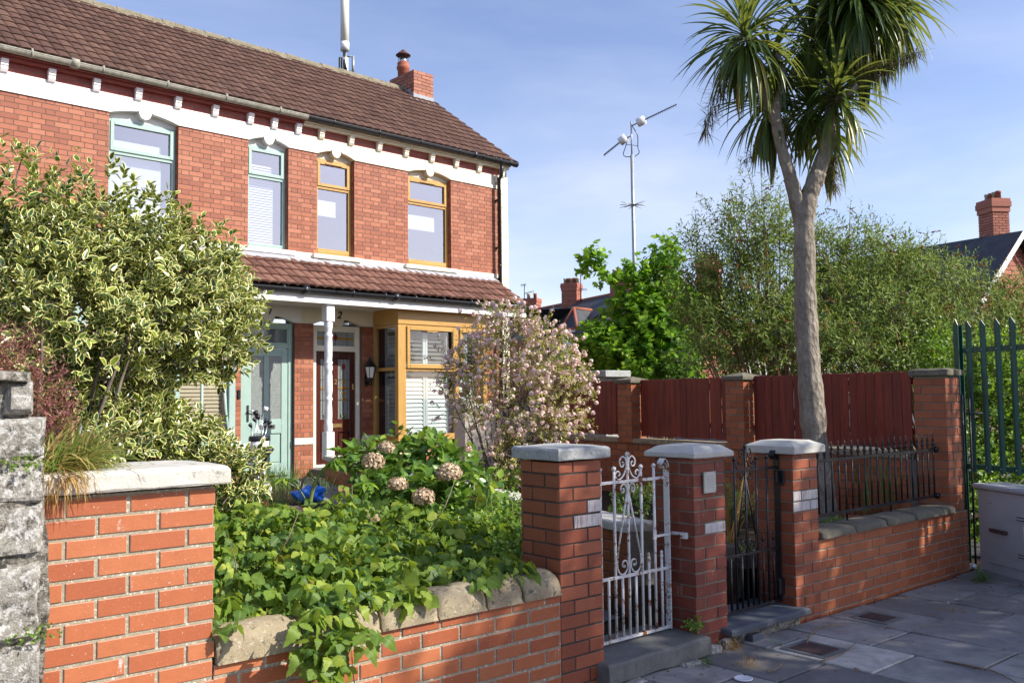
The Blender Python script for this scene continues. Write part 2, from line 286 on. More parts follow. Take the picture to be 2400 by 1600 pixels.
# ------------------------------------------------------------ builders
class MB:
    """collects faces in a frame's own coordinates; build() links them as ONE mesh object"""
    def __init__(s): s.V = []; s.F = []; s.M = []; s.A = []; s.mats = []; s.cur = 0; s.rnd = .5; s.T = None; s.S = False; s.Sm = []
    def mat(s, name):
        if name not in s.mats: s.mats.append(name)
        s.cur = s.mats.index(name); return s
    def v(s, *p):
        if s.T: p = s.T(*p)
        s.V.append(tuple(p)); return len(s.V)-1
    def f(s, idx): s.F.append(tuple(idx)); s.M.append(s.cur); s.A.append(s.rnd); s.Sm.append(s.S)
    def quad(s, a, b, c, d): s.f([s.v(*a), s.v(*b), s.v(*c), s.v(*d)])
    def box(s, x0, x1, y0, y1, z0, z1, skip=''):
        i = [s.v(x, y, z) for z in (z0, z1) for y in (y0, y1) for x in (x0, x1)]
        for k, q in (('b', (0, 2, 3, 1)), ('t', (4, 5, 7, 6)), ('f', (0, 1, 5, 4)), ('k', (2, 6, 7, 3)), ('l', (0, 4, 6, 2)), ('r', (1, 3, 7, 5))):
            if k not in skip: s.f([i[j] for j in q])
        return s
    def cbox(s, x0, x1, y0, y1, z0, z1, c=.004):
        """box with chamfered edges"""
        X = (x0, x0+c, x1-c, x1); Y = (y0, y0+c, y1-c, y1); Z = (z0, z0+c, z1-c, z1)
        def V(i, j, k): return s.v(X[i], Y[j], Z[k])
        c_ = {}
        for a in (0, 1):
            for b in (0, 1):
                for d in (0, 1):
                    i, j, k = (1, 2)[a], (1, 2)[b], (1, 2)[d]; I, J, K = (0, 3)[a], (0, 3)[b], (0, 3)[d]
                    c_[a, b, d] = (V(I, j, k), V(i, J, k), V(i, j, K))
        for a in (0, 1):
            q = [c_[a, b, d][0] for b, d in ((0, 0), (1, 0), (1, 1), (0, 1))]; s.f(q[::-1] if a == 0 else q)
            q = [c_[b, a, d][1] for b, d in ((0, 0), (1, 0), (1, 1), (0, 1))]; s.f(q if a == 0 else q[::-1])
            q = [c_[b, d, a][2] for b, d in ((0, 0), (1, 0), (1, 1), (0, 1))]; s.f(q[::-1] if a == 0 else q)
        for a in (0, 1):
            for b in (0, 1):
                p, q = c_[a, b, 0], c_[a, b, 1]; s.f([p[0], p[1], q[1], q[0]])
                p, q = c_[a, 0, b], c_[a, 1, b]; s.f([p[0], p[2], q[2], q[0]])
                p, q = c_[0, a, b], c_[1, a, b]; s.f([p[1], p[2], q[2], q[1]])
        for t in c_.values(): s.f(list(t))
        return s
    def prism(s, pts, y0, y1, cap=True):
        """outline in x,z pushed from y0 to y1"""
        n = len(pts); a = [s.v(x, y0, z) for x, z in pts]; b = [s.v(x, y1, z) for x, z in pts]
        if cap: s.f(a); s.f(b[::-1])
        for i in range(n): s.f([a[i], b[i], b[(i+1) % n], a[(i+1) % n]])
        return s
    def sweep(s, path, prof, closed=False, caps=True):
        """prof: 2-D outline swept along a 3-D path"""
        rings = []; n = len(path)
        for i, p in enumerate(path):
            p = Vector(p); a = Vector(path[max(0, i-1)]); b = Vector(path[min(n-1, i+1)]); t = (b-a).normalized()
            up = Vector((0, 0, 1)) if abs(t.z) < .95 else Vector((0, 1, 0)); sx = t.cross(up).normalized(); sy = sx.cross(t).normalized()
            rings.append([s.v(*(p+sx*q[0]+sy*q[1])) for q in (prof(i) if callable(prof) else prof)])
        k = len(rings[0])
        for i in range(n-1):
            for j in range(k): s.f([rings[i][j], rings[i][(j+1) % k], rings[i+1][(j+1) % k], rings[i+1][j]])
        if caps: s.f(rings[0][::-1]); s.f(rings[-1])
        return s
    def tube(s, path, r, n=8, caps=True):
        path = [tuple(p) for p in path]; N = len(path)
        rr = (lambda i: r[i]) if isinstance(r, (list, tuple, np.ndarray)) else (lambda i: r)
        old = s.S; s.S = True
        s.sweep(path, lambda i: [(rr(i)*math.cos(2*math.pi*j/n), rr(i)*math.sin(2*math.pi*j/n)) for j in range(n)], caps=caps); s.S = old; return s
    def lathe(s, cx, cy, prof, n=16, cap=True):
        old = s.S; s.S = True
        rings = [[s.v(cx+r*math.cos(2*math.pi*j/n), cy+r*math.sin(2*math.pi*j/n), z) for j in range(n)] for r, z in prof]
        for a, b in zip(rings, rings[1:]):
            for j in range(n): s.f([a[j], a[(j+1) % n], b[(j+1) % n], b[j]])
        if cap: s.f(rings[0][::-1]); s.f(rings[-1])
        s.S = old; return s
    def build(s, name, mat=None, parent=None, frame=HOUSE, base=(0, 0, 0)):
        if parent is not None and 'fr' in FR.get(parent.name, {}): frame, base = FR[parent.name]['fr'], FR[parent.name]['base']
        me = bpy.data.meshes.new(name)
        b = base; me.from_pydata([(x-b[0], y-b[1], z-b[2]) for x, y, z in s.V], [], s.F)
        names = s.mats or [mat]
        for m_ in names: me.materials.append(MATS[m_])
        me.polygons.foreach_set('material_index', s.M); me.polygons.foreach_set('use_smooth', s.Sm)
        at_ = me.attributes.new('rnd', 'FLOAT', 'FACE'); at_.data.foreach_set('value', s.A)
        me.update(); o = bpy.data.objects.new(name, me); COL.objects.link(o)
        if parent is not None: o.parent = parent; FR[o.name] = FR[parent.name]
        else: place(o, frame, base)
        return o
FR = {}
def place(o, frame, base):
    (ox, oy), a = frame; c, s = math.cos(R(a)), math.sin(R(a))
    o.location = (ox+base[0]*c-base[1]*s, oy+base[0]*s+base[1]*c, base[2]); o.rotation_euler = (0, 0, R(a)); FR[o.name] = dict(fr=frame, base=base)
def tag(o, label=None, cat=None, group=None, kind=None):
    if label: o['label'] = label
    if cat: o['category'] = cat
    if group: o['group'] = group
    if kind: o['kind'] = kind
    return o
def thing(name, label, cat, base=(0, 0, 0), frame=HOUSE, group=None):
    o = bpy.data.objects.new(name, None); COL.objects.link(o); o.empty_display_size = .1; place(o, frame, base); return tag(o, label, cat, group)
def sub(o, parent):                                  # hang a part on another part without moving it
    o.parent = parent; return o
def copy_tree(o, loc=None, **kw):
    c = o.copy(); COL.objects.link(c)
    for ch in list(o.children):
        d = ch.copy(); COL.objects.link(d); d.parent = c
        for g in ch.children: e = g.copy(); COL.objects.link(e); e.parent = d
    if loc is not None: c.location = loc
    tag(c, **kw); FR[c.name] = FR.get(o.name, {}); return c

rs = random.Random(7)
# ---- brickwork.  T maps (u along, depth into the wall, z) into the frame
def face(kind, u0=0, d0=0):
    if kind == 'front': return lambda u, d, z: (u, d0+d, z)        # normal -y, d goes +y
    if kind == 'back': return lambda u, d, z: (u, d0-d, z)
    if kind == 'left': return lambda u, d, z: (d0+d, u, z)         # normal -x
    if kind == 'right': return lambda u, d, z: (d0-d, u, z)        # normal +x
def bricks(mb, T, u0, u1, z0, z1, holes=(), c=.075, Lb=.225, j=.010, bond='stretcher', mat='brick_wall', jit=.0012, proud=.005, dep=.014, phase=0, lo=0., hi=1., pick=None, edge=None):
    old = mb.T; mb.T = T; mb.mat(mat); k = 0; z = z0
    while z < z1-.012:
        zt = min(z+c-j, z1)
        spans = [(u0, u1)]
        for (a, b, e, f) in holes:
            if e < zt-.004 and f > z+.004:
                ns = []
                for s0, s1 in spans:
                    if b <= s0 or a >= s1: ns.append((s0, s1)); continue
                    if a > s0: ns.append((s0, a))
                    if b < s1: ns.append((b, s1))
                spans = ns
        for s0, s1 in spans:
            if bond == 'flemish':
                seq = [Lb, Lb/2+j/2] ; u = s0 + 0; i = (k+phase) % 2
                if i: u -= Lb*.75; i = 0
            else: seq = [Lb]; u = s0-((k+phase) % 2)*Lb/2; i = 0
            while u < s1-.006:
                ln = seq[i % len(seq)]; a = max(u, s0); b = min(u+ln-j, s1)
                if s1-(u+ln) < .03 and u+ln < s1: b = s1; 
                if b-a > .012:
                    q = [rs.uniform(-jit, jit) for _ in range(5)]; d = -proud+q[4]; h = .0028
                    mb.rnd = min(1, max(0, lo+(hi-lo)*rs.random())); A = a+q[0]*(a > s0); B = b+q[1]*(b < s1); Z0, Z1 = z+q[2], zt+q[3]
                    if pick: mb.mat(pick(A, z) or mat)
                    o = [mb.v(A, d+h, Z0), mb.v(B, d+h, Z0), mb.v(B, d+h, Z1), mb.v(A, d+h, Z1)]
                    n_ = [mb.v(A+h, d, Z0+h), mb.v(B-h, d, Z0+h), mb.v(B-h, d, Z1-h), mb.v(A+h, d, Z1-h)]
                    e_ = [mb.v(A, dep, Z0), mb.v(B, dep, Z0), mb.v(B, dep, Z1), mb.v(A, dep, Z1)]
                    mb.f(n_)
                    if edge and not (pick and pick(A, z)): mb.mat(edge)
                    for t in range(4): mb.f([o[t], o[(t+1) % 4], n_[(t+1) % 4], n_[t]])
                    mb.mat(mat)
                    for t in range(4): mb.f([e_[t], e_[(t+1) % 4], o[(t+1) % 4], o[t]])
                if b >= s1: break
                u += ln; i += 1
        z += c; k += 1
    mb.T = old; mb.rnd = .5
def pier(name, label, frame, s0, s1, p0, p1, z0, z1, cap=None, mat='brick_pier', mort='mortar_dark', c=.078, Lb=.222, group=None, back=True, jit=.0015, pick=None, **k):
    base = ((s0+s1)/2, (p0+p1)/2, z0); t = thing(name, label, 'pier', base, frame, group)
    mb = MB(); g = .006; mb.mat(mort).box(s0+g, s1-g, p0+g, p1-g, z0, z1-.001)
    L_ = Lb; e = .0145
    bricks(mb, face('front', 0, p0+.005), s0, s1, z0, z1, c=c, Lb=L_, mat=mat, jit=jit, pick=pick, edge='brick_edge' if mat == 'brick_wall' else None, **k)
    bricks(mb, face('left', 0, s0+.005), p0+e, p1-e, z0, z1, c=c, Lb=L_, mat=mat, jit=jit, phase=1, **k)
    bricks(mb, face('right', 0, s1-.005), p0+e, p1-e, z0, z1, c=c, Lb=L_, mat=mat, jit=jit, phase=1, **k)
    bricks(mb, face('back', 0, p1-.005), s0, s1, z0, z1, c=c, Lb=L_, mat=mat, jit=jit, **k)
    mb.build('brick_shaft', parent=t)
    if cap: cap(t, s0, s1, p0, p1, z1)
    return t
def rough_grid(mb, x0, x1, y0, y1, zf, nx, ny):
    I = [[mb.v(x0+(x1-x0)*i/nx, y0+(y1-y0)*j/ny, zf(i/nx, j/ny)) for i in range(nx+1)] for j in range(ny+1)]
    for j in range(ny):
        for i in range(nx): mb.f([I[j][i], I[j][i+1], I[j+1][i+1], I[j+1][i]])
def lump(amp, sc_, seed=0):                           # smooth cheap noise
    r = random.Random(seed); W = [(r.uniform(-1, 1)*sc_, r.uniform(-1, 1)*sc_, r.uniform(-1, 1)*sc_, r.uniform(0, 6.3)) for _ in range(7)]
    return lambda x, y, z: amp*sum(math.sin(a*x+b*y+c*z+d) for a, b, c, d in W)/3.5
def stone_block(mb, x0, x1, y0, y1, z0, z1, top=0, cham=.012, amp=.003, seed=0, taper=.0, n=5):
    """worn stone: rounded, slightly lumpy block; top = rise of a weathered (sloped) top, taper = inset of that top"""
    nz_ = lump(amp, 26, seed); old = mb.S; mb.S = False
    lv = [(z0, 0), (z0+cham*.3, -cham*.2), (z1-cham, -cham*.2), (z1-cham*.3, cham*.35), (z1, cham)]
    if top: lv = [(z0, .004), (z0+.006, 0), (z1, 0), (z1+.006, .006), (z1+top-.006, taper-.006), (z1+top, taper+.006)]
    def ring(z, i):
        P = []
        X0, X1, Y0, Y1 = x0+i, x1-i, y0+i, y1-i
        for a in range(n): P.append((X0+(X1-X0)*a/n, Y0))
        for a in range(n): P.append((X1, Y0+(Y1-Y0)*a/n))
        for a in range(n): P.append((X1-(X1-X0)*a/n, Y1))
        for a in range(n): P.append((X0, Y1-(Y1-Y0)*a/n))
        return [mb.v(x+nz_(x, y, z), y+nz_(y, z, x), z+nz_(z, x, y)) for x, y in P]
    rg = [ring(z, i) for z, i in lv]; k = len(rg[0])
    for a, b in zip(rg, rg[1:]):
        for j in range(k): mb.f([a[j], a[(j+1) % k], b[(j+1) % k], b[j]])
    mb.f(rg[-1]); mb.f(rg[0][::-1]); mb.S = old

# ---- leaves in numbers
TPL = {}
def tpl(name, V, F, E): TPL[name] = (np.array(V, float), F, np.array(E, float))
tpl('leaf', [(0, 0, 0), (-.5, .30, .03), (-.42, .66, 0), (0, 1, -.14), (.42, .66, 0), (.5, .30, .03), (0, .32, -.06), (0, .68, -.07)],
    [(0, 6, 1), (1, 6, 7, 2), (2, 7, 3), (0, 5, 6), (5, 4, 7, 6), (4, 3, 7)], [.8, 1, 1, 1, 1, 1, 0, 0])
tpl('blade', [(-.3, 0, 0), (.3, 0, 0), (-.5, .4, .10), (.5, .4, .10), (-.3, .78, .02), (.3, .78, .02), (0, 1, -.12)], [(0, 1, 3, 2), (2, 3, 5, 4), (4, 5, 6)], [.5]*7)
tpl('slim', [(0, 0, 0), (-.5, .38, .02), (0, 1, -.18), (.5, .38, .02), (0, .45, -.05)], [(0, 4, 1), (1, 4, 2), (0, 3, 4), (4, 3, 2)], [.5, 1, 1, 1, 0])
tpl('petal', [(-.5, 0, 0), (.5, 0, .1), (.5, 1, 0), (-.5, 1, .12)], [(0, 1, 2, 3)], [.5]*4)
a_ = [(0, 0), (-.28, -.02), (-.55, .12), (-.36, .30), (-.62, .55), (-.30, .58), (-.20, .72), (0, 1.05), (.20, .72), (.30, .58), (.62, .55), (.36, .30), (.55, .12), (.28, -.02)]
tpl('maple', [(x, y, -.10*abs(x)-.12*y*y) for x, y in a_]+[(0, .32, 0)], [(i, (i+1) % 14, 14) for i in range(14)], [1]*14+[0])
V_, F_, E_ = [], [], []                               # toothed oval leaf: left edge, midrib, right edge
n_ = 11
for i in range(n_+1):
    t = i/n_; wv = (math.sin(math.pi*t**.72)*.5 if 0 < t < 1 else 0)*(1.11 if i % 2 else .89); b_ = -.16*t*t; f_ = .10*abs(wv)*(1 if i % 2 else .6)
    V_ += [(-wv, t+(.03 if i % 2 else 0)*(t < .95), b_+f_-.04*wv), (0, t, b_-.02*math.sin(math.pi*t)), (wv, t+(.03 if i % 2 else 0)*(t < .95), b_+f_-.04*wv)]; E_ += [1, 0, 1]
for i in range(n_):
    a = i*3; F_ += [(a, a+1, a+4, a+3), (a+1, a+2, a+5, a+4)]
tpl('toothed', V_, F_, E_)
tpl('curled', [(x*(.8+.2*math.cos(3*y)), y, z+.22*math.sin(5*y)*y-.25*abs(x)*y-.22*y*y) for x, y, z in V_], F_, E_)

def norm(a): return a/np.maximum(1e-9, np.linalg.norm(a, axis=1, keepdims=True))
def leaves(name, T, pos, ax, nr, ln, wd, mat, parent, rnd=None, rng=None, mats=None, midx=None, smooth=True):
    V0, F0, E0 = TPL[T]; n = len(pos); k = len(V0); rng = rng or np.random.default_rng(1)
    ax = norm(ax); sd = norm(np.cross(ax, nr)); nr = np.cross(sd, ax)
    ln = np.broadcast_to(np.asarray(ln, float), (n,)); wd = np.broadcast_to(np.asarray(wd, float), (n,))
    V = pos[:, None, :]+(V0[None, :, 1]*ln[:, None])[:, :, None]*ax[:, None, :]+(V0[None, :, 0]*wd[:, None])[:, :, None]*sd[:, None, :]+(V0[None, :, 2]*ln[:, None])[:, :, None]*nr[:, None, :]
    V = V.reshape(-1, 3); off = np.array(parent.location if parent and parent.parent is None else (0, 0, 0), float)
    if parent is not None and parent.parent is not None: off = np.array(parent.parent.location, float)
    V = V-off
    if parent is not None:
        a = -(parent.rotation_euler.z if parent.parent is None else parent.parent.rotation_euler.z)
        if abs(a) > 1e-6: c, s = math.cos(a), math.sin(a); V = np.stack([V[:, 0]*c-V[:, 1]*s, V[:, 0]*s+V[:, 1]*c, V[:, 2]], 1)
    tot = np.array([len(f) for f in F0]); fl = np.concatenate([np.array(f) for f in F0])
    loops = (fl[None, :]+(np.arange(n)*k)[:, None]).ravel(); totals = np.tile(tot, n); starts = np.concatenate([[0], np.cumsum(totals)[:-1]])
    me = bpy.data.meshes.new(name); me.vertices.add(n*k); me.vertices.foreach_set('co', V.astype(np.float32).ravel())
    me.loops.add(len(loops)); me.loops.foreach_set('vertex_index', loops.astype(np.int32))
    me.polygons.add(len(totals)); me.polygons.foreach_set('loop_start', starts.astype(np.int32)); me.polygons.foreach_set('loop_total', totals.astype(np.int32))
    if smooth: me.polygons.foreach_set('use_smooth', np.ones(len(totals), bool))
    if rnd is None: rnd = rng.random(n)
    A = me.attributes.new('rnd', 'FLOAT', 'POINT'); A.data.foreach_set('value', np.repeat(rnd, k).astype(np.float32))
    A = me.attributes.new('edge', 'FLOAT', 'POINT'); A.data.foreach_set('value', np.tile(E0, n).astype(np.float32))
    for m_ in (mats or [mat]): me.materials.append(MATS[m_])
    if midx is not None: me.polygons.foreach_set('material_index', np.repeat(midx, len(F0)).astype(np.int32))
    me.update(calc_edges=True); me.validate(); o = bpy.data.objects.new(name, me); COL.objects.link(o)
    if parent is not None: o.parent = parent; FR[o.name] = FR.get(parent.name, {})
    return o
def rdir(rng, n, up=0.): d = norm(rng.normal(size=(n, 3))); d[:, 2] += up; return norm(d)
def shell(rng, blobs, dens, inner=.55, lum=.14, under=.25):
    """points through the outer shell of a heap of ellipsoids, with outward directions. blobs: (c, (rx, ry, rz))"""
    P, N = [], []
    W = rng.normal(size=(6, 3))*3.2; ph = rng.uniform(0, 6.3, 6)
    for bi, (c, r) in enumerate(blobs):
        c = np.array(c, float); r = np.array(r, float)*np.ones(3); area = 4*math.pi*((r[0]*r[1]*r[2])**(2/3)); n = int(area*dens)
        d = norm(rng.normal(size=(n, 3))); keep = (d[:, 2] > -.35) | (rng.random(n) < under); d = d[keep]; n = len(d)
        rr = 1-(1-inner)*rng.random(n)**2.0; rr = rr*(1+lum*np.sin(d@W.T+ph).sum(1)/2)
        p = c+d*r*rr[:, None]; nn = norm(d/r); ok = np.ones(n, bool)
        for bj, (c2, r2) in enumerate(blobs):
            if bj == bi: continue
            q = (p-np.array(c2, float))/(np.array(r2, float)*np.ones(3)); ok &= (q**2).sum(1) > .45
        P.append(p[ok]); N.append(nn[ok])
    return np.concatenate(P), np.concatenate(N)
def shoot_leaves(rng, P, D, k, L_sh, ll, lw, spread=.9, upn=.35, jitter=.25, tipsmall=.3):
    """k leaves spiralling up each shoot (start P, direction D, length L_sh)"""
    n = len(P); D = norm(D); up = np.array([0, 0, 1.]); a = norm(np.cross(D, up+rng.normal(size=(n, 3))*.1)); b = np.cross(D, a)
    t = (np.arange(k)+.5)/k; ph = rng.uniform(0, 6.28, (n, 1))+np.arange(k)[None]*2.4
    rad = np.cos(ph)[..., None]*a[:, None]+np.sin(ph)[..., None]*b[:, None]
    Ls = L_sh*rng.uniform(.6, 1.3, (n, 1)); pos = P[:, None]+D[:, None]*(t[None]*Ls)[..., None]
    sp = spread*(1-.55*t)[None, :, None]; ax = D[:, None]*(1-sp*.6)+rad*sp+rng.normal(size=(n, k, 3))*jitter*.5
    nr = D[:, None]*.8+up*upn-rad*.2+rng.normal(size=(n, k, 3))*jitter
    s = (1-tipsmall*t)[None]*rng.uniform(.7, 1.25, (n, k)); R_ = lambda z: z.reshape(-1, 3)
    return R_(pos), R_(ax), R_(nr), (ll*s).ravel(), (lw*s).ravel(), np.tile(t, n)
def stems(mb, base, targets, r0=.03, r1=.006, n=5, sag=.1, rng=None, steps=6, fork=.35):
    """branches curving from the base out to the targets"""
    base = Vector(base)
    for t in targets:
        t = Vector(t); mid = base.lerp(t, .45)+Vector((rs.uniform(-1, 1)*.08, rs.uniform(-1, 1)*.08, abs(rs.gauss(0, 1))*sag))
        pts = []
        for i in range(steps+1):
            u = i/steps; q = base.lerp(mid, u).lerp(mid.lerp(t, u), u); pts.append(q+Vector((rs.gauss(0, 1), rs.gauss(0, 1), rs.gauss(0, 1)))*.012*(0 < i < steps))
        mb.tube(pts, [r0+(r1-r0)*(i/steps)**.7 for i in range(steps+1)], n, caps=False)

# ============================================================ THE HOUSES
YF = 13.27; PARTY = 7.69; XR = 12.36; ZE = 6.34; SL = .716; YE = 13.06; YR = 16.0
def text_mesh(name, s, size, mat, parent, x, y, z, depth=.008, shear=0., bold=0.004):
    cu = bpy.data.curves.new(name, 'FONT'); cu.body = s; cu.size = size; cu.extrude = depth; cu.shear = shear; cu.offset = bold; cu.align_x = 'CENTER'; cu.align_y = 'CENTER'
    o = bpy.data.objects.new(name, cu); COL.objects.link(o); bpy.context.view_layer.update()
    me = bpy.data.meshes.new_from_object(o.evaluated_get(bpy.context.evaluated_depsgraph_get())); bpy.data.objects.remove(o)
    me.materials.clear(); me.materials.append(MATS[mat]); o = bpy.data.objects.new(name, me); COL.objects.link(o)
    o.rotation_euler = (R(90), 0, 0); b = FR[parent.name]['base']; o.location = (x-b[0], y-b[1], z-b[2]); o.parent = parent; FR[o.name] = FR[parent.name]; return o
def core(mb, x0, x1, z0, z1, holes, y0, y1, mat):
    mb.mat(mat); xs = sorted({x0, x1, *[h[0] for h in holes if x0 < h[0] < x1], *[h[1] for h in holes if x0 < h[1] < x1]})
    for a, b in zip(xs, xs[1:]):
        m_ = (a+b)/2; cuts = sorted([(h[2], h[3]) for h in holes if h[0] < m_ < h[1]]); z = z0
        for c_, d_ in cuts:
            if c_ > z: mb.box(a, b, y0, y1, z, min(c_, z1), skip='' )
            z = max(z, d_)
        if z < z1: mb.box(a, b, y0, y1, z, z1)
def tiles(mb, X0, X1, y0, z0, y1, z1, n, per=.16, amp=.026, lift=.020, ragged=.0):
    L_ = math.hypot(y1-y0, z1-z0); ty, tz = (y1-y0)/L_, (z1-z0)/L_; ny, nz = -tz, ty
    S = [(0, 0), (.07, .55), (.28, .95), (.5, 1), (.74, .9), (.93, .5)]
    per = (X1-X0)/round((X1-X0)/per); cols = round((X1-X0)/per)
    for k in range(n):
        a = L_*k/n-.012; b = L_*(k+1)/n+.02
        for c_ in range(cols):
            mb.rnd = rs.random(); dl = rs.gauss(0, 1)*.0022; x = X0+c_*per; ja = a+rs.uniform(-.004, .004)
            lo, hi, lip = [], [], []
            for u, h in S+[(1.0, 0)]:
                e = h*amp
                lo.append(mb.v(x+u*per, y0+ty*ja+ny*(lift+e+dl), z0+tz*ja+nz*(lift+e+dl)))
                hi.append(mb.v(x+u*per, y0+ty*b+ny*(e*.9+.001), z0+tz*b+nz*(e*.9+.001)))
                lip.append(mb.v(x+u*per, y0+ty*(ja+.003)+ny*(e-.004), z0+tz*(ja+.003)+nz*(e-.004)))
            for i in range(len(S)):
                mb.f([lo[i], lo[i+1], hi[i+1], hi[i]]); mb.f([lip[i], lip[i+1], lo[i+1], lo[i]])
def arch_z(x, a, b, zs, rise):                      # underside of a shallow arch with a drop in the middle
    c_ = (a+b)/2; t = (x-a)/(b-a); z = zs+rise*(1-(2*t-1)**2)
    return z
def band(mb, x0, x1, z0, z1, y0, y1, openings, rise=.09, drop=.11, dw=.10, kind='round'):
    """plaster band whose underside arches over every opening, with a pendant"""
    X = [x0]
    for a, b in openings:
        c_ = (a+b)/2; X += [a]+[a+(b-a)*i/16 for i in range(1, 16)]+[b]+[c_-dw*1.25, c_-dw, c_-dw*.8, c_-dw*.5, c_, c_+dw*.5, c_+dw*.8, c_+dw, c_+dw*1.25]
    X = sorted(set([round(x, 4) for x in X]+[x1])); Z = []
    for x in X:
        z = z0
        for a, b in openings:
            if a < x < b:
                z = arch_z(x, a, b, z0, rise); d = abs(x-(a+b)/2)
                if d < dw*1.25:
                    if kind == 'round': q = math.sqrt(max(0, 1-(d/(dw*.9))**2)) if d < dw*.9 else -.12; z = z0+rise-drop*q
                    else: z = z0+rise-(drop if d < dw*.75 else drop*max(0, (dw*1.25-d)/(dw*.5)))
        Z.append(z)
    for i in range(len(X)-1):
        a, b = X[i], X[i+1]; p = [(a, y0, Z[i]), (b, y0, Z[i+1]), (b, y0, z1), (a, y0, z1)]; mb.quad(*p); mb.quad((a, y0, Z[i]), (a, y1, Z[i]), (b, y1, Z[i+1]), (b, y0, Z[i+1]))
    mb.quad((x0, y0, z1), (x1, y0, z1), (x1, y1, z1), (x0, y1, z1)); mb.quad((x1, y0, z0), (x1, y1, z0), (x1, y1, z1), (x1, y0, z1)); mb.quad((x0, y0, z0), (x0, y0, z1), (x0, y1, z1), (x0, y1, z0))
def frame_ring(mb, x0, x1, z0, z1, y0, y1, t, tb=None, c=.004):
    tb = tb or t
    mb.cbox(x0, x0+t, y0, y1, z0, z1, c); mb.cbox(x1-t, x1, y0, y1, z0, z1, c); mb.cbox(x0+t, x1-t, y0+.001, y1-.001, z1-t, z1, c); mb.cbox(x0+t, x1-t, y0+.001, y1-.001, z0, z0+tb, c)
def upper_window(root, x0, x1, z0, z1, matf, blind, wood_=False):
    y = YF+.085; mb = MB().mat(matf); t = .062 if wood_ else .055; zt = z0+(z1-z0)*.70
    frame_ring(mb, x0+.004, x1-.004, z0, z1, y, y+.07, t, .06); mb.cbox(x0+t, x1-t, y+.002, y+.068, zt-.025, zt+.025)
    if wood_: mb.mat('oak_h')
    frame_ring(mb, x0+t-.012, x1-t+.012, zt+.022, z1-t+.012, y-.018, y+.05, .052)          # opening top light
    mb.cbox(x0+t, x1-t, y-.006, y+.05, z0+.05, z0+.085 if not wood_ else z0+.12)
    if wood_: mb.box((x0+x1)/2-.17, (x0+x1)/2+.17, y-.03, y-.018, z1-t-.025, z1-t-.008)
    wn = mb.build('window', parent=root)
    g = MB().mat('glass'); g.quad((x0+t, y+.035, z0+.06), (x1-t, y+.035, z0+.06), (x1-t, y+.035, zt-.02), (x0+t, y+.035, zt-.02)); o = g.build('pane', parent=root); sub(o, wn)
    g = MB().mat('glass'); g.quad((x0+t+.03, y+.02, zt+.06), (x1-t-.03, y+.02, zt+.06), (x1-t-.03, y+.02, z1-t-.03), (x0+t+.03, y+.02, z1-t-.03)); o = g.build('pane', parent=root); sub(o, wn)
    b = MB()
    if blind == 'slats':
        b.mat('blind_white'); z = z0+.1
        while z < z1-.3: b.quad((x0+.04, y+.13, z), (x1-.16, y+.13, z), (x1-.16, y+.150, z+.034), (x0+.04, y+.150, z+.034)); z += .042
        o = b.build('blind', parent=root); sub(o, wn)
    elif blind == 'roller':
        b.mat('blind_white').box(x0+.06, x1-.17, y+.14, y+.145, z0, z1-.28); o = b.build('blind', parent=root); sub(o, wn)
    elif blind == 'patch':
        b.mat('blind_cream').box(x0+.02, x1-.26, y+.10, y+.105, z0+.70, z0+.97); o = b.build('blind', parent=root); sub(o, wn)
    b = MB().mat('room_dark'); b.box(x0-.25, x1+.25, y+.08, y+1.6, z0-.15, z1+.1, skip='f'); o = b.build('room', parent=root); sub(o, wn)
    return wn
def corbel(root, x, mat):
    pts = [(0, 0), (-.05, .02), (-.07, .055), (-.07, .10), (-.082, .105), (-.082, .13), (-.10, .14), (-.10, .185), (0, .185)]
    mb = MB().mat(mat); a = [mb.v(x-.045, YF+dy, 6.015+dz) for dy, dz in pts]; b = [mb.v(x+.045, YF+dy, 6.015+dz) for dy, dz in pts]
    mb.f(a[::-1]); mb.f(b)
    for i in range(len(pts)): j = (i+1) % len(pts); mb.f([a[i], a[j], b[j], b[i]])
    mb.build('corbel', parent=root)
def gutter(mb, x0, x1, y, z, r, brackets, thick=.006, uni=()):
    n = 8
    for rr, fl in ((r, 0), (r-thick, 1)):
        A = [(y+rr*math.cos(math.pi*(1+i/n)), z+rr*math.sin(math.pi*(1+i/n))) for i in range(n+1)]
        for i in range(n):
            q = [(x0, *A[i]), (x1, *A[i]), (x1, *A[i+1]), (x0, *A[i+1])]; mb.S = True; mb.quad(*(q if fl else q[::-1])); mb.S = False
    mb.box(x0, x1, y-r-.004, y-r+thick, z-.004, z+.012); mb.box(x0, x1, y+r-thick, y+r, z-.004, z+.006)
    for x in (x0, x1): mb.prism([(x, 0)], 0, 0) if False else None
    for x in brackets: mb.tube([(x+d, y, z) for d in (-.012, .012)], r+.008, 12)
    for x in uni: mb.tube([(x+d, y, z-.004) for d in (-.05, .05)], r+.012, 14)

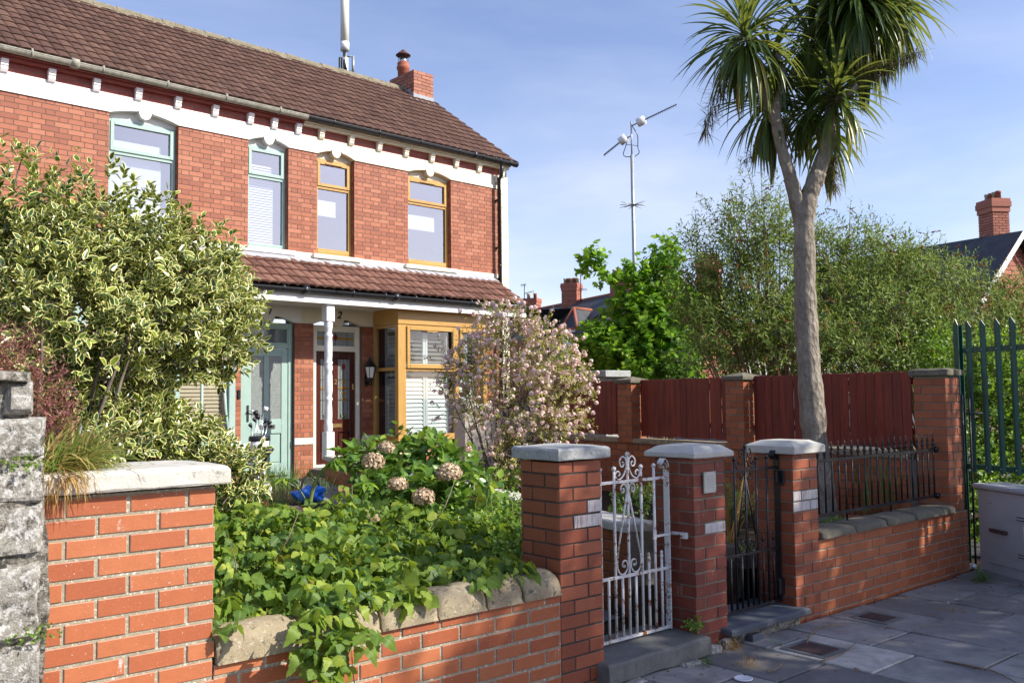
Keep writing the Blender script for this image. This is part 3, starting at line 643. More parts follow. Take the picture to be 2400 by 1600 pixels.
def house(name, label, x0, x1, cream, wins, doors, bay, brickz, corb, gmat):
    """one house of the pair; wins: upper windows; everything below hangs on its root"""
    root = thing(name, label, 'house', ((x0+x1)/2, YF, 0))
    WB = 'cream_paint' if cream else 'white_paint'
    uph = [(a, b, 4.06, 5.90) for a, b, *_ in wins]; dh = [(d[0], d[1], -.1, 2.97) for d in doors]; bh = [(bay[0]+.1, bay[1]-.1, .8, 3.0)]
    mb = MB(); core(mb, x0, x1, -.2, 6.30, uph+dh+bh, YF+.004, YF+.30, 'mortar_house')
    lim = x1-.168 if cream else x1
    bricks(mb, face('front', 0, YF+.004), x0, lim, 4.08, 5.78, uph, bond='flemish', mat='brick_house', jit=.0008, j=.008)
    bricks(mb, face('front', 0, YF+.004), x0, lim, 6.06, 6.29, mat='brick_frieze', jit=.0008, j=.008, proud=.002)
    bricks(mb, face('front', 0, YF+.004), x0, lim, .05, 2.89, dh+bh, bond='flemish', mat='brick_house', jit=.0008, j=.008)
    bricks(mb, face('front', 0, YF+.004), x0, lim, 3.17, 3.95, bond='flemish', mat='brick_house', jit=.0008, j=.008)
    for a, b, *_ in wins: bricks(mb, face('left', 0, b+.001), YF+.02, YF+.09, 4.08, 5.80, mat='brick_house', j=.008)
    if cream:                                          # gable end
        mb.mat('brick_house'); mb.prism([(YF+.3, -.2), (YF+.3, 6.3), (YF+.3, 6.3)], 0, 0, cap=False) if False else None
        mb.mat('brick_house'); old = mb.T; mb.T = lambda x, y, z: (XR-.02+y, x, z); mb.prism([(YF+.301, -.2), (19.0, -.2), (19.0, 6.3), (YR+.2, 8.35), (YF+.301, 6.5)], 0, .016); mb.T = old
    mb.build('wall', parent=root)
    # bands
    mb = MB().mat(WB); band(mb, x0, x1+(0 if not cream else -.02), 5.785, 6.055, YF-.022, YF+.10, [(a, b) for a, b, *_ in wins]); mb.build('lintel_band', parent=root)
    mb = MB().mat(WB)
    xs = sorted([(a, b) for a, b, *_ in wins])
    mb.cbox(x0, x1-.2*cream, YF-.020, YF+.02, 3.955, 4.075, .003); mb.build('string_course', parent=root)
    for a, b, *_ in wins:
        mb = MB().mat(WB); mb.cbox(a-.10, b+.10, YF-.085, YF+.13, 3.995, 4.07, .006)
        if not cream: mb.cbox(a-.07, b+.07, YF-.06, YF-.02, 3.955, 3.994, .005)
        mb.build('window_sill', parent=root)
        mb = MB().mat(WB); mb.box(a, b, YF+.10, YF+.16, 5.70, 5.90); mb.build('arch_infill', parent=root)
    for a, b, mf, bl in wins: upper_window(root, a, b, 4.072, 5.74, mf, bl, mf.startswith('oak'))
    # porch wall head
    mb = MB().mat(WB); band(mb, x0, x1-.02*cream, 2.895, 3.165, YF-.018, YF+.10, [(d[0], d[1]) for d in doors], rise=.10, drop=.115, dw=.09, kind='key'); mb.build('door_lintel', parent=root)
    mb = MB().mat(WB)
    segs = [x0]+[v for d in doors for v in (d[0], d[1])]+[bay[0] if bay[0] > doors[0][0] else x1]
    for a, b in zip(segs[::2], segs[1::2]):
        a2, b2 = max(a, x0), min(b, x1)
        if bay[0] < a2 < bay[1]: a2 = bay[1]
        if b2-a2 > .03: mb.cbox(a2, b2, YF-.016, YF+.02, .905, 1.01, .003)
    mb.build('dado_band', parent=root)
    # eaves
    mb = MB().mat('cream_paint' if cream else 'brick_frieze'); mb.rnd = .2
    mb.cbox(x0, x1, YF-.085, YF+.02, 6.20, 6.245, .004); mb.cbox(x0, x1, YF-.135, YF+.02, 6.247, 6.29, .004); mb.build('eaves_moulding', parent=root)
    for x in corb: corbel(root, x, WB)
    mb = MB().mat(gmat); X1 = x1+(.10 if cream else 0)
    gutter(mb, x0, X1, YE+.02, 6.315, .060, [x0+.5+i*.92 for i in range(int((x1-x0)/.92)) ]+([11.55, 12.0, 12.25, 12.42] if cream else []), uni=[11.35] if cream else [4.05])
    if cream: mb.tube([(X1, YE+.02, 6.313), (X1+.012, YE+.02, 6.313)], .064, 14)
    mb.build('gutter', parent=root)
    # roof
    mb = MB().mat('tile_roof'); XA = x1+(.09 if cream else 0); tiles(mb, x0, XA, YE, ZE, YR, ZE+SL*(YR-YE), 13, amp=.022)
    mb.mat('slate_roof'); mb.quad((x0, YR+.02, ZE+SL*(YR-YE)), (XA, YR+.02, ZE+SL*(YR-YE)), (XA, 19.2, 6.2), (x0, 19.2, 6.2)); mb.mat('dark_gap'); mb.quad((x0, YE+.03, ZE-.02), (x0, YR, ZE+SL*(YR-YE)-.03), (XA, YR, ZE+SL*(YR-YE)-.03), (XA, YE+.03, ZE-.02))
    rf = mb.build('roof', parent=root)
    mb = MB().mat('ridge_mortar'); x = x0; zr = ZE+SL*(YR-YE)
    xe = x1 if not cream else 11.78
    while x < xe-.05:
        e = min(x+.40, xe); q = rs.uniform(-.006, .006)
        for i in range(6):
            a0, a1 = math.pi*i/6, math.pi*(i+1)/6; r_ = .115; 
            mb.quad((x+.004, YR+r_*math.cos(a0), zr-.035+q+r_*math.sin(a0)), (e, YR+r_*math.cos(a0), zr-.04+q+r_*math.sin(a0)), (e, YR+r_*math.cos(a1), zr-.04+q+r_*math.sin(a1)), (x+.004, YR+r_*math.cos(a1), zr-.035+q+r_*math.sin(a1)))
        x += .40
    nzz = lump(.012, 30, 3); old = mb.T; mb.T = lambda x, y, z: (x, y+nzz(x, y, z), z+nzz(x, z, y)*.7)
    n_ = int((xe-x0)/.08)
    for i in range(n_):
        a, b = x0+(xe-x0)*i/n_, x0+(xe-x0)*(i+1)/n_; mb.quad((a, YR-.135, zr-.085), (b, YR-.135, zr-.085), (b, YR-.085, zr+.0), (a, YR-.085, zr+.0))
    mb.T = old; o = mb.build('ridge_tiles', parent=root); sub(o, rf)
    # lean-to porch roof
    P1 = x1 if not cream else 11.95
    mb = MB().mat('tile_porch'); tiles(mb, x0, P1, 12.27, 3.375, 13.22, 3.945, 4, amp=.030, lift=.026)
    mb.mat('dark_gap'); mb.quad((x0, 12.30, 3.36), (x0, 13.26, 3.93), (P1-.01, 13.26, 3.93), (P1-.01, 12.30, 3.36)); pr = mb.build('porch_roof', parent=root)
    mb = MB().mat('lead'); n_ = int((P1-x0)/.08); nz2 = lump(.006, 20, 5)
    for i in range(n_):
        a, b = x0+(P1-x0)*i/n_, x0+(P1-x0)*(i+1)/n_
        Q = lambda x, y, z: (x, y, z+nz2(x, 0, 0)+.010*abs(math.sin(math.pi*(x-x0)/.16)))
        mb.quad(Q(a, 13.05, 3.885), Q(b, 13.05, 3.885), Q(b, YF-.012, 4.0), Q(a, YF-.012, 4.0)); mb.quad((a, YF-.012, 3.99), (b, YF-.012, 3.99), (b, YF-.012, 4.03 if False else 3.956), (a, YF-.012, 3.956)) if False else None
    o = mb.build('lead_flashing', parent=root); sub(o, pr)
    mb = MB().mat('white_paint'); mb.cbox(x0, P1, 12.34, 12.365, 3.135, 3.34, .003); mb.cbox(x0, P1, 12.325, 12.34, 3.135, 3.215, .003); mb.build('fascia', parent=root)
    mb = MB().mat('soffit_cream'); n_ = 9
    for i in range(n_): a = 12.366+(YF-12.39)*i/n_; mb.box(x0, P1, a, a+(YF-12.39)/n_-.006, 3.165, 3.18)
    mb.box(x0, P1, YF-.05, YF-.02, 3.145, 3.1645); mb.build('soffit', parent=root)
    mb = MB().mat('black_plastic'); gutter(mb, x0+.01, P1+.03, 12.275, 3.325, .056, [x0+.35+i*.62 for i in range(int((x1-x0)/.62))], uni=[x0+1.2 if cream else x1-.5]); mb.build('porch_gutter', parent=root)
    return root

K1 = [1.44, 2.03, 2.62, 3.21, 3.80, 4.39, 4.98, 5.57, 6.16, 6.75, 7.17, 7.61]
K2 = [8.05, 8.64, 9.23, 9.82, 10.42, 11.01, 11.59, 12.21]
h1 = house('terraced_house', 'red brick terraced house with pale green windows and pale green door behind the holly', -1.6, PARTY, False,
           [(4.59, 5.60, 'sage_paint', 'roller'), (6.74, 7.45, 'sage_paint', 'slats')], [(6.64, 7.575)], (4.0, 6.20), 0, K1, 'grey_gutter')
h2 = house('terraced_house', 'red brick end house with golden oak windows, mahogany front door and square bay', PARTY, XR, True,
           [(7.99, 8.73, 'oak_v', 'patch'), (9.89, 10.90, 'oak_v', 'patch')], [(7.93, 8.89)], (9.11, 11.12), 0, K2, 'black_plastic')

# --- quoin strip and downpipe on the end house
mb = MB().mat('cream_paint'); z = 0.0
for i in range(22):
    b = min(z+.285, 6.055); mb.cbox(XR-.17, XR+.012, YF-.024, YF+.25, z+.003, b-.002, .004); z += .285
    if z > 6.0: break
mb.cbox(XR-.34, XR-.20, YF-.085, YF-.022, 5.90, 6.05, .01)
mb.build('quoin', parent=h2)
mb = MB().mat('black_plastic'); px_ = 12.07
mb.tube([(px_, YE+.03, 6.24), (px_, YE+.03, 6.15), (px_-.01, 13.10, 6.02), (px_-.01, 13.17, 5.95), (px_-.01, 13.17, .25)], .036, 10)
for z in (5.55, 4.60, 3.98, 1.9): mb.cbox(px_-.035, px_+.03, 13.20, YF-.001, z-.012, z+.012, .003)
for z in (5.93, 4.2): mb.tube([(px_-.01, 13.17, z), (px_-.01, 13.17, z+.06)], .042, 10)
mb.build('downpipe', parent=h2)
# --- chimney
mb = MB(); cx0, cx1, cy0, cy1, cz0, cz1 = 11.80, 12.34, 15.60, 16.50, 7.6, 8.80
mb.mat('mortar_house').box(cx0+.006, cx1-.006, cy0+.006, cy1-.006, cz0, cz1-.002)
for k_, (d, a, b) in dict(front=(cy0+.004, cx0, cx1), left=(cx0+.004, cy0+.015, cy1), right=(cx1-.004, cy0+.015, cy1)).items():
    bricks(mb, face(k_, 0, d), a, b, 8.05, cz1, mat='brick_house', jit=.003)
ch = mb.build('chimney', parent=h2)
mb = MB().mat('lead'); mb.box(cx0-.012, cx1+.008, cy0-.012, cy0-.003, 8.05, 8.27); mb.box(cx0-.016, cx0-.004, cy0-.01, 16.1, 8.1, 8.30)
for i in range(4): mb.box(cx0-.014, cx0-.003, cy0+.1+i*.18, cy0+.28+i*.18, 8.2, 8.40+i*.07 if i < 3 else 8.5)
mb.quad((cx0-.15, cy0-.2, 8.035), (cx1+.02, cy0-.2, 8.035), (cx1+.02, cy0-.012, 8.17), (cx0-.15, cy0-.012, 8.17)); o = mb.build('lead_flashing', parent=h2); sub(o, ch)
mb = MB().mat('terracotta'); mb.lathe(12.02, 16.28, [(.125, 8.75), (.125, 9.0), (.135, 9.01), (.15, 9.05), (.15, 9.09), (.125, 9.11), (.14, 9.16), (.12, 9.19)], 20); pot = mb.build('chimney_pot', parent=h2); sub(pot, ch)
mb = MB().mat('silver'); mb.lathe(12.02, 16.28, [(.09, 9.18), (.09, 9.27)], 18); mb.mat('dark_metal')
for i in range(4): a = i*1.57+.4; mb.tube([(12.02+.12*math.cos(a), 16.28+.12*math.sin(a), 9.15), (12.02+.13*math.cos(a), 16.28+.13*math.sin(a), 9.36)], .006, 5)
mb.mat('rust').lathe(12.02, 16.28, [(.165, 9.345), (.17, 9.36), (.10, 9.42), (.05, 9.45), (.045, 9.475), (.01, 9.48)], 22); o = mb.build('cowl', parent=h2); sub(o, ch)
mb = MB().mat('terracotta').lathe(12.10, 15.86, [(.09, 8.78), (.095, 8.83), (.08, 8.86), (.02, 8.87)], 18); o = mb.build('chimney_pot', parent=h2); sub(o, ch)

# --- doors
def door_frame(root, x0, x1, z0, z1, zt, mat, matd=None):
    y = YF+.06; mb = MB().mat(mat); t = .075
    frame_ring(mb, x0+.004, x1-.004, z0, z1, y, y+.09, t, .05, .006); mb.cbox(x0+t, x1-t, y+.004, y+.085, zt, zt+.07, .006)
    frame_ring(mb, x0+t-.01, x1-t+.01, zt+.06, z1-t+.01, y+.012, y+.07, .035); return mb.build('door_frame', parent=root)
# house 1: sage door
fr = door_frame(h1, 6.655, 7.575, .36, 2.885, 2.47, 'sage_paint')
g = MB().mat('glass_dark'); g.quad((6.74, YF+.10, 2.55), (7.49, YF+.10, 2.55), (7.49, YF+.10, 2.80), (6.74, YF+.10, 2.80)); o = g.build('fanlight', parent=h1); sub(o, fr)
x0, x1, y = 6.735, 7.495, YF+.075
mb = MB().mat('sage_paint'); mb.box(x0, x1, y+.022, y+.05, .42, 2.465)
for a, b, c_, d_ in ((x0, x0+.115, .42, 2.465), (x1-.115, x1, .42, 2.465), (x0+.115, x1-.115, 2.34, 2.465), (x0+.115, x1-.115, 1.10, 1.33), (x0+.115, x1-.115, .42, .62), (7.07, 7.16, .62, 1.10), (7.07, 7.16, 1.33, 2.34)): mb.cbox(a, b, y+.0012*rs.random(), y+.0221, c_, d_, .005)
for a, b in ((x0+.13, 7.055), (7.175, x1-.13)): mb.cbox(a, b, y+.010, y+.0222, .64, 1.08, .008)
mb.cbox(x0-.005, x1+.005, y-.05, y, .42, .50, .012)
dr = mb.build('door', parent=h1)
for a, b in ((x0+.115, 7.07), (7.16, x1-.115)):
    g = MB().mat('glass_obscure'); g.quad((a, y+.012, 1.33), (b, y+.012, 1.33), (b, y+.012, 2.34), (a, y+.012, 2.34)); o = g.build('door_glass', parent=h1); sub(o, dr)
mb = MB().mat('silver'); mb.cbox(7.0, 7.27, y-.014, y-.001, 1.18, 1.245, .004); mb.mat('dark_metal').cbox(7.03, 7.24, y-.018, y-.0145, 1.195, 1.23, .001); o = mb.build('letter_plate', parent=h1); sub(o, dr)
mb = MB().mat('dark_metal').cbox(6.775, 6.81, y-.012, y, 1.30, 1.56, .004); mb.mat('silver').tube([(6.79, y-.012, 1.47), (6.79, y-.05, 1.47), (6.92, y-.05, 1.47)], .010, 8); o = mb.build('handle', parent=h1); sub(o, dr)
text_mesh('house_number', '1', .15, 'black_iron', h1, 7.11, YF-.022, 3.06, .004, .35)
# house 2: mahogany door in a cream frame
fr = door_frame(h2, 7.94, 8.885, .50, 2.885, 2.45, 'cream_frame')
mb = MB().mat('glass_obscure'); mb.quad((8.0, YF+.105, 2.53), (8.82, YF+.105, 2.53), (8.82, YF+.105, 2.80), (8.0, YF+.105, 2.80)); o = mb.build('fanlight', parent=h2); sub(o, fr)
def leaded(mb, x0, x1, z0, z1, y, top=True):
    cx = (x0+x1)/2; h = z1-z0
    mb.mat('dark_metal')
    for u in (.2, .8): mb.box(x0+(x1-x0)*u-.003, x0+(x1-x0)*u+.003, y-.005, y-.001, z0, z1)
    mb.box(cx-.003, cx+.003, y-.0052, y-.0012, z0, z1)
    if top:
        for u in (.32, .5, .66): mb.box(x0, x1, y-.0054, y-.0014, z0+h*u-.003, z0+h*u+.003)
    mb.mat('stain_amber')
    if top:
        mb.box(x0, x1, y-.004, y-.0008, z0+h*.50, z0+h*.525)
        for i in range(4): mb.box(cx-.035, cx+.035, y-.0042, y-.0007, z0+h*(.30+.1*i), z0+h*(.355+.1*i))
    else: mb.box(x0+.02, x1-.02, y-.004, y-.0008, z0+h*.46, z0+h*.60)
    zc = z1-(.14 if top else h*.45); mb.mat('stain_red'); pts = [(cx-.035, zc), (cx-.028, zc+.05), (cx, zc+.075), (cx+.028, zc+.05), (cx+.035, zc), (cx, zc-.055)]
    mb.prism(pts, y-.009, y-.0055)
    if top:
        mb.mat('stem_green')
        for sx in (-1, 1): mb.prism([(cx+sx*.01, z0+.05), (cx+sx*.055, z0+.09), (cx+sx*.05, z0+.03), (cx+sx*.01, z0+.02)][::sx], y-.0085, y-.0052)
mb = MB(); leaded(mb, 8.03, 8.80, 2.53, 2.80, YF+.102, False); o = mb.build('leading', parent=h2); sub(o, fr)
x0, x1, y = 8.02, 8.81, YF+.10
mb = MB().mat('mahogany'); mb.box(x0, x1, y+.03, y+.05, .55, 2.45)
for a, b, c_, d_ in ((x0, x0+.11, .55, 2.45), (x1-.11, x1, .55, 2.45), (x0+.11, x1-.11, 2.32, 2.45), (x0+.11, x1-.11, 1.08, 1.30), (x0+.11, x1-.11, .55, .74), (8.36, 8.47, .74, 1.08), (8.36, 8.47, 1.30, 2.32)): mb.rnd = rs.random(); mb.cbox(a, b, y+.001*rs.random(), y+.0305, c_, d_, .006)
for a, b in ((x0+.125, 8.345), (8.485, x1-.125)): mb.cbox(a, b, y+.008, y+.0302, .76, 1.06, .012)
dr = mb.build('door', parent=h2)
for a, b in ((x0+.11, 8.36), (8.47, x1-.11)):
    g = MB().mat('glass_obscure'); g.quad((a, y+.015, 1.30), (b, y+.015, 1.30), (b, y+.015, 2.32), (a, y+.015, 2.32)); leaded(g, a, b, 1.30, 2.32, y+.012); o = g.build('door_glass', parent=h2); sub(o, dr)
mb = MB().mat('brass'); mb.cbox(8.29, 8.54, y-.014, y-.001, 1.155, 1.225, .004); o = mb.build('letter_plate', parent=h2); sub(o, dr)
mb = MB().mat('brass'); mb.lathe(8.70, y-.012, [(.018, .95), (.024, .962), (.018, .974)], 12); mb.cbox(8.745, 8.785, y-.012, y, 1.80, 1.90, .004); o = mb.build('handle', parent=h2); sub(o, dr)
o = text_mesh('door_number', '2', .12, 'brass', h2, 8.415, y-.006, 1.93, .004, 0, .002); sub(o, dr)
text_mesh('house_number', '2', .17, 'black_iron', h2, 8.41, YF-.022, 3.06, .004, .3)
# doorstep of each house
mb = MB().mat('concrete'); stone_block(mb, 6.5, 7.62, 12.75, YF+.06, .05, .36, seed=2); mb.build('doorstep', parent=h1)
mb = MB().mat('concrete'); stone_block(mb, 7.86, 9.0, 12.6, YF+.06, .05, .50, seed=4); mb.build('doorstep', parent=h2)
# --- turned porch post on the party line
mb = MB().mat('post_white'); X, Y = 7.705, 12.45
mb.cbox(X-.074, X+.074, Y-.074, Y+.074, .70, 1.13, .01); mb.cbox(X-.077, X+.077, Y-.077, Y+.077, 2.86, 3.164, .012)
mb.lathe(X, Y, [(0.0504, 1.12), (0.0714, 1.16), (0.0630, 1.18), (0.0739, 1.20), (0.0630, 1.225), (0.0714, 1.245), (0.0571, 1.27), (0.0630, 1.38), (0.0605, 1.5), (0.0521, 1.60), (0.0655, 1.63), (0.0672, 1.655), (0.0521, 1.68), (0.0605, 1.72), (0.0672, 1.78), (0.0638, 2.0), (0.0554, 2.08),
 (0.0706, 2.11), (0.0655, 2.13), (0.0714, 2.15), (0.0554, 2.18), (0.0706, 2.21), (0.0672, 2.225), (0.0554, 2.25), (0.0622, 2.32), (0.0638, 2.5), (0.0588, 2.62), (0.0722, 2.645), (0.0588, 2.67), (0.0538, 2.70), (0.0622, 2.76), (0.0722, 2.79), (0.0622, 2.81), (0.0739, 2.83), (0.0588, 2.865)], 24)
mb.build('porch_post', parent=h2)
# --- wall lantern
mb = MB().mat('black_iron'); X, Y = 8.965, 13.13
def sq(mb, x, y, prof, n=4, r0=math.pi/4):
    rg = [[mb.v(x+r*math.cos(r0+2*math.pi*j/n), y+r*math.sin(r0+2*math.pi*j/n), z) for j in range(n)] for r, z in prof]
    for a, b in zip(rg, rg[1:]):
        for j in range(n): mb.f([a[j], a[(j+1) % n], b[(j+1) % n], b[j]])
    mb.f(rg[0][::-1]); mb.f(rg[-1])
sq(mb, X, Y, [(.11, 2.185), (.115, 2.20), (.07, 2.25), (.035, 2.30), (.03, 2.34), (.012, 2.36)], 6)
sq(mb, X, Y, [(.035, 1.93), (.05, 1.945), (.06, 1.99), (.065, 2.0)], 6)
for j in range(6): a = j*math.pi/3+math.pi/4; mb.tube([(X+.06*math.cos(a), Y+.06*math.sin(a), 1.995), (X+.10*math.cos(a), Y+.10*math.sin(a), 2.19)], .006, 4)
mb.cbox(X-.03, X+.03, YF-.02, YF+.001, 1.86, 2.06, .004); mb.tube([(X, YF-.01, 1.92), (X, Y+.02, 1.90), (X, Y, 1.94)], .012, 6); mb.tube([(X, Y, 1.87), (X, Y, 1.935)], [.03, .032], 8)
lt = mb.build('wall_lantern', parent=h2)
mb = MB().mat('lamp_glass'); sq(mb, X, Y, [(.054, 2.0), (.092, 2.185)], 6); o = mb.build('glass', parent=h2); sub(o, lt)
mb = MB().mat('black_plastic'); mb.cbox(6.575, 6.625, YF-.025, YF+.001, 1.66, 1.80, .005); mb.build('doorbell', parent=h1)

# --- bay windows
def louvres(mb, x0, x1, z0, z1, y, stile=.045, pitch=.072, ang=70, T=None, mid=None):
    old = mb.T; mb.T = T
    for a, b in ([(x0, (x0+x1)/2-.004), ((x0+x1)/2+.004, x1)] if mid else [(x0, x1)]):
        mb.box(a, a+stile, y, y+.03, z0, z1); mb.box(b-stile, b, y, y+.03, z0, z1); mb.box(a+stile, b-stile, y+.001, y+.029, z0, z0+.07); mb.box(a+stile, b-stile, y+.001, y+.029, z1-.06, z1)
        z = z0+.10; c_, s_ = math.cos(R(ang))*.036, math.sin(R(ang))*.036
        while z < z1-.09: mb.quad((a+stile, y+.015-c_, z-s_), (b-stile, y+.015-c_, z-s_), (b-stile, y+.015+c_, z+s_), (a+stile, y+.015+c_, z+s_)); z += pitch
    mb.T = old
def bay(root, X0, X1, Y0, matv, math_, matd, mulls, zt, zs, zh, left_open, right_ret=True):
    mb = MB().mat(matv); t = .085
    xs = [X0]+mulls+[X1]
    mb.cbox(X0, X0+.17, Y0, Y0+.10, zs, zh, .006)
    for x in mulls: mb.cbox(x-.045, x+.045, Y0+.004, Y0+.09, zs, zh, .005)
    mb.cbox(X1-.10, X1, Y0, Y0+.10, zs, zh, .006)
    for yy in (YF-.06,): mb.cbox(X0+.002, X0+.09, yy, YF+.003, zs, zh, .005)
    mb.mat(math_)
    seg = [(X0+.17, mulls[0]-.045)]+[(a+.045, b-.045) for a, b in zip(mulls, mulls[1:])]+[(mulls[-1]+.045, X1-.10)]
    for a, b in seg:
        mb.cbox(a, b, Y0+.006, Y0+.088, zs, zs+.06, .004); mb.cbox(a, b, Y0+.006, Y0+.088, zt-.035, zt+.035, .004); mb.cbox(a, b, Y0+.006, Y0+.088, zh-.055, zh, .004)
    mb.cbox(X0+.003, X0+.085, Y0+.1, YF-.06, zs, zs+.06, .004); mb.cbox(X0+.003, X0+.085, Y0+.1, YF-.06, zt-.03, zt+.03, .004); mb.cbox(X0+.003, X0+.085, Y0+.1, YF-.06, zh-.05, zh, .004)
    # head and sill boards
    mb.cbox(X0-.008, X1+.008, Y0-.012, YF+.002, zh+.002, 3.1635, .006); mb.cbox(X0-.05, X1+.05, Y0-.07, YF+.001, zs-.045, zs-.001, .012)
    bw = mb.build('bay_window', parent=root)
    for a, b in seg[:2] if left_open else seg[:0]:
        s = MB().mat(math_); frame_ring(s, a+.004, b-.004, zt+.01, zh-.03, Y0-.028, Y0+.006, .065, .075, .006); s.box((a+b)/2-.12, (a+b)/2+.12, Y0-.036, Y0-.029, zh-.115, zh-.10)
        o = s.build('sash', parent=root); sub(o, bw)
    for a, b in seg:
        for z0, z1 in ((zs+.06, zt-.035), (zt+.035, zh-.055)):
            g = MB().mat('glass_clear'); g.quad((a, Y0+.045, z0), (b, Y0+.045, z0), (b, Y0+.045, z1), (a, Y0+.045, z1)); o = g.build('pane', parent=root); sub(o, bw)
    for z0, z1 in ((zs+.06, zt-.03), (zt+.03, zh-.05)):
        g = MB().mat('glass_clear'); g.quad((X0+.045, YF-.06, z0), (X0+.045, Y0+.1, z0), (X0+.045, Y0+.1, z1), (X0+.045, YF-.06, z1)); o = g.build('pane', parent=root); sub(o, bw)
    b = MB().mat('room_dark'); b.box(X0+.1, X1-.02, Y0+.4, YF+2.0, zs-.3, zh+.1, skip='fl'); b.quad((X0+.1, Y0+.75, zs-.3), (X0+.1, YF+2.0, zs-.3), (X0+.1, YF+2.0, zh+.1), (X0+.1, Y0+.75, zh+.1)); o = b.build('room', parent=root); sub(o, bw)
    # brick base
    mb = MB(); mb.mat('mortar_grey').box(X0+.03, X1-.03, Y0+.03, YF, -.1, zs-.046)
    kw = dict(mat='brick_side', Lb=.225, c=.075, jit=.001)
    bricks(mb, face('front', 0, Y0+.03), X0+.02, X1-.02, -.04, .66, **kw); bricks(mb, face('front', 0, Y0+.03), X0+.02, X1-.02, .66, .735, **{**kw, 'mat': 'brick_cream' if left_open else 'brick_side'}); bricks(mb, face('front', 0, Y0+.03), X0+.02, X1-.02, .735, zs-.05, **kw)
    bricks(mb, face('left', 0, X0+.03), Y0+.045, YF, -.04, zs-.05, **kw); mb.build('bay_base', parent=root)
    return bw, seg
bw, seg = bay(h2, 9.11, 11.12, 12.52, 'oak_v', 'oak_h', None, [10.41], 2.14, .955, 2.90, True)
for i, (a, b) in enumerate(seg):
    s = MB().mat('shutter_white'); louvres(s, a+.0, b-.05, .99, 2.08, 12.66, mid=True); o = s.build('shutter', parent=h2); sub(o, bw)
    s = MB().mat('shutter_white'); louvres(s, a+.02, b-.07, 2.17, 2.86, 12.66, ang=12, mid=True); o = s.build('shutter', parent=h2); sub(o, bw)
TS = lambda x, y, z: (9.25+y-12.0, x, z)
for z0, z1 in ((.99, 2.08), (2.17, 2.86)):
    s = MB().mat('curtain_grey'); louvres(s, 12.66, 13.10, z0, z1, 12.0, T=TS, ang=72); o = s.build('shutter', parent=h2); sub(o, bw)
bw, seg = bay(h1, 3.9, 6.18, 12.52, 'sage_paint', 'sage_paint', None, [5.30], 2.14, 1.02, 2.90, False)
s = MB().mat('blind_tan'); z = 1.1
while z < 2.85: s.quad((3.98, 12.66, z), (6.1, 12.66, z), (6.1, 12.675, z+.045), (3.98, 12.675, z+.045)); z += .055
o = s.build('blind', parent=h1); sub(o, bw)
mb = MB().mat('white_paint'); mb.cbox(3.85, 6.45, 12.36, 12.50, .93, 1.0, .01); mb.build('sill_ledge', parent=h1)

# ============================================================ GROUND, PAVEMENT, GARDENS
def ground_obj(name, mb, frame=HOUSE): o = mb.build(name, frame=frame); o['kind'] = 'structure'; return o
mb = MB().mat('asphalt'); mb.quad((-900, -900, -.13), (900, -900, -.13), (900, 900, -.13), (-900, 900, -.13)); ground_obj('ground', mb)
mb = MB().mat('soil'); mb.box(-4, 14, -1.2, 5.2, -.12, -.004); ground_obj('pavement_bed', mb, WALL)
mb = MB().mat('slab'); S_ = [-3.9+.53*i for i in range(34)]; S_ = [s+.14-.0 for s in S_]; off = 5.1-min(S_, key=lambda v: abs(v-5.1)); S_ = [s+off for s in S_]
for i, (a, b) in enumerate(zip(S_, S_[1:])):
    p = 3.70 if i % 2 else 3.70; cuts = [3.70]; first = {0: .42, 1: .63, 2: .90}[i % 3]; p = 3.70-first
    if abs(a-5.1) < .02: cuts = [3.70, 3.49, 2.77]; p = 2.05
    if abs(a-5.63) < .02: cuts = [3.70, 3.07]; p = 2.37
    while p > -1.2: cuts.append(p); p -= .70+rs.uniform(-.03, .03)
    for hi, lo in zip(cuts, cuts[1:]):
        mb.rnd = rs.random()*.75
        if abs(a-5.1) < .02 and abs(hi-3.49) < .01: mb.rnd = 1.0
        tz = rs.uniform(-.005, .006); tx, ty = rs.uniform(-.012, .012), rs.uniform(-.012, .012); g = rs.uniform(.004, .011); sx, sy = (a+b)/2, (hi+lo)/2
        old = mb.T; mb.T = lambda x, y, z: (x, y, z+tz+tx*(x-sx)+ty*(y-sy)); mb.cbox(a+g, b-g, lo+g, hi-g, -.03, .012, .005); mb.T = old
ground_obj('pavement', mb, WALL)
# gardens: beds stand above the two paths
DX, DY = (7.68-4.99)/8.3, 1
def hgt(x, y):
    s, p = x*cw+y*sw, -x*sw+y*cw; xd = 4.99+(y-4.0)*DX; d = x-xd
    if s > 8.6+.14*(p-4) and p < 13: return .30
    if y > 12.9: return .05
    k = .10+.034*(y-3.9)
    if -.78 < d < -.1: return k
    if .12 < d < .90: return k+.02
    return .36+.02*math.sin(x*3)*math.cos(y*2.3)+.015*math.sin(9*x+y*7)
mb = MB().mat('soil'); N = 150; X0, X1_, Y0_, Y1_ = -.8, 13.0, 3.78, 16.0
I = [[mb.v(X0+(X1_-X0)*i/N, Y0_+(Y1_-Y0_)*j/N+ (0), hgt(X0+(X1_-X0)*i/N, Y0_+(Y1_-Y0_)*j/N)) if True else 0 for i in range(N+1)] for j in range(N+1)]
for j in range(N):
    for i in range(N):
        x = X0+(X1_-X0)*i/N; y = Y0_+(Y1_-Y0_)*j/N; p = -x*sw+y*cw
        if p > 3.80 and not (y > YF and -1.5 < x < XR): mb.f([I[j][i], I[j][i+1], I[j+1][i+1], I[j+1][i]])
ground_obj('garden_soil', mb)
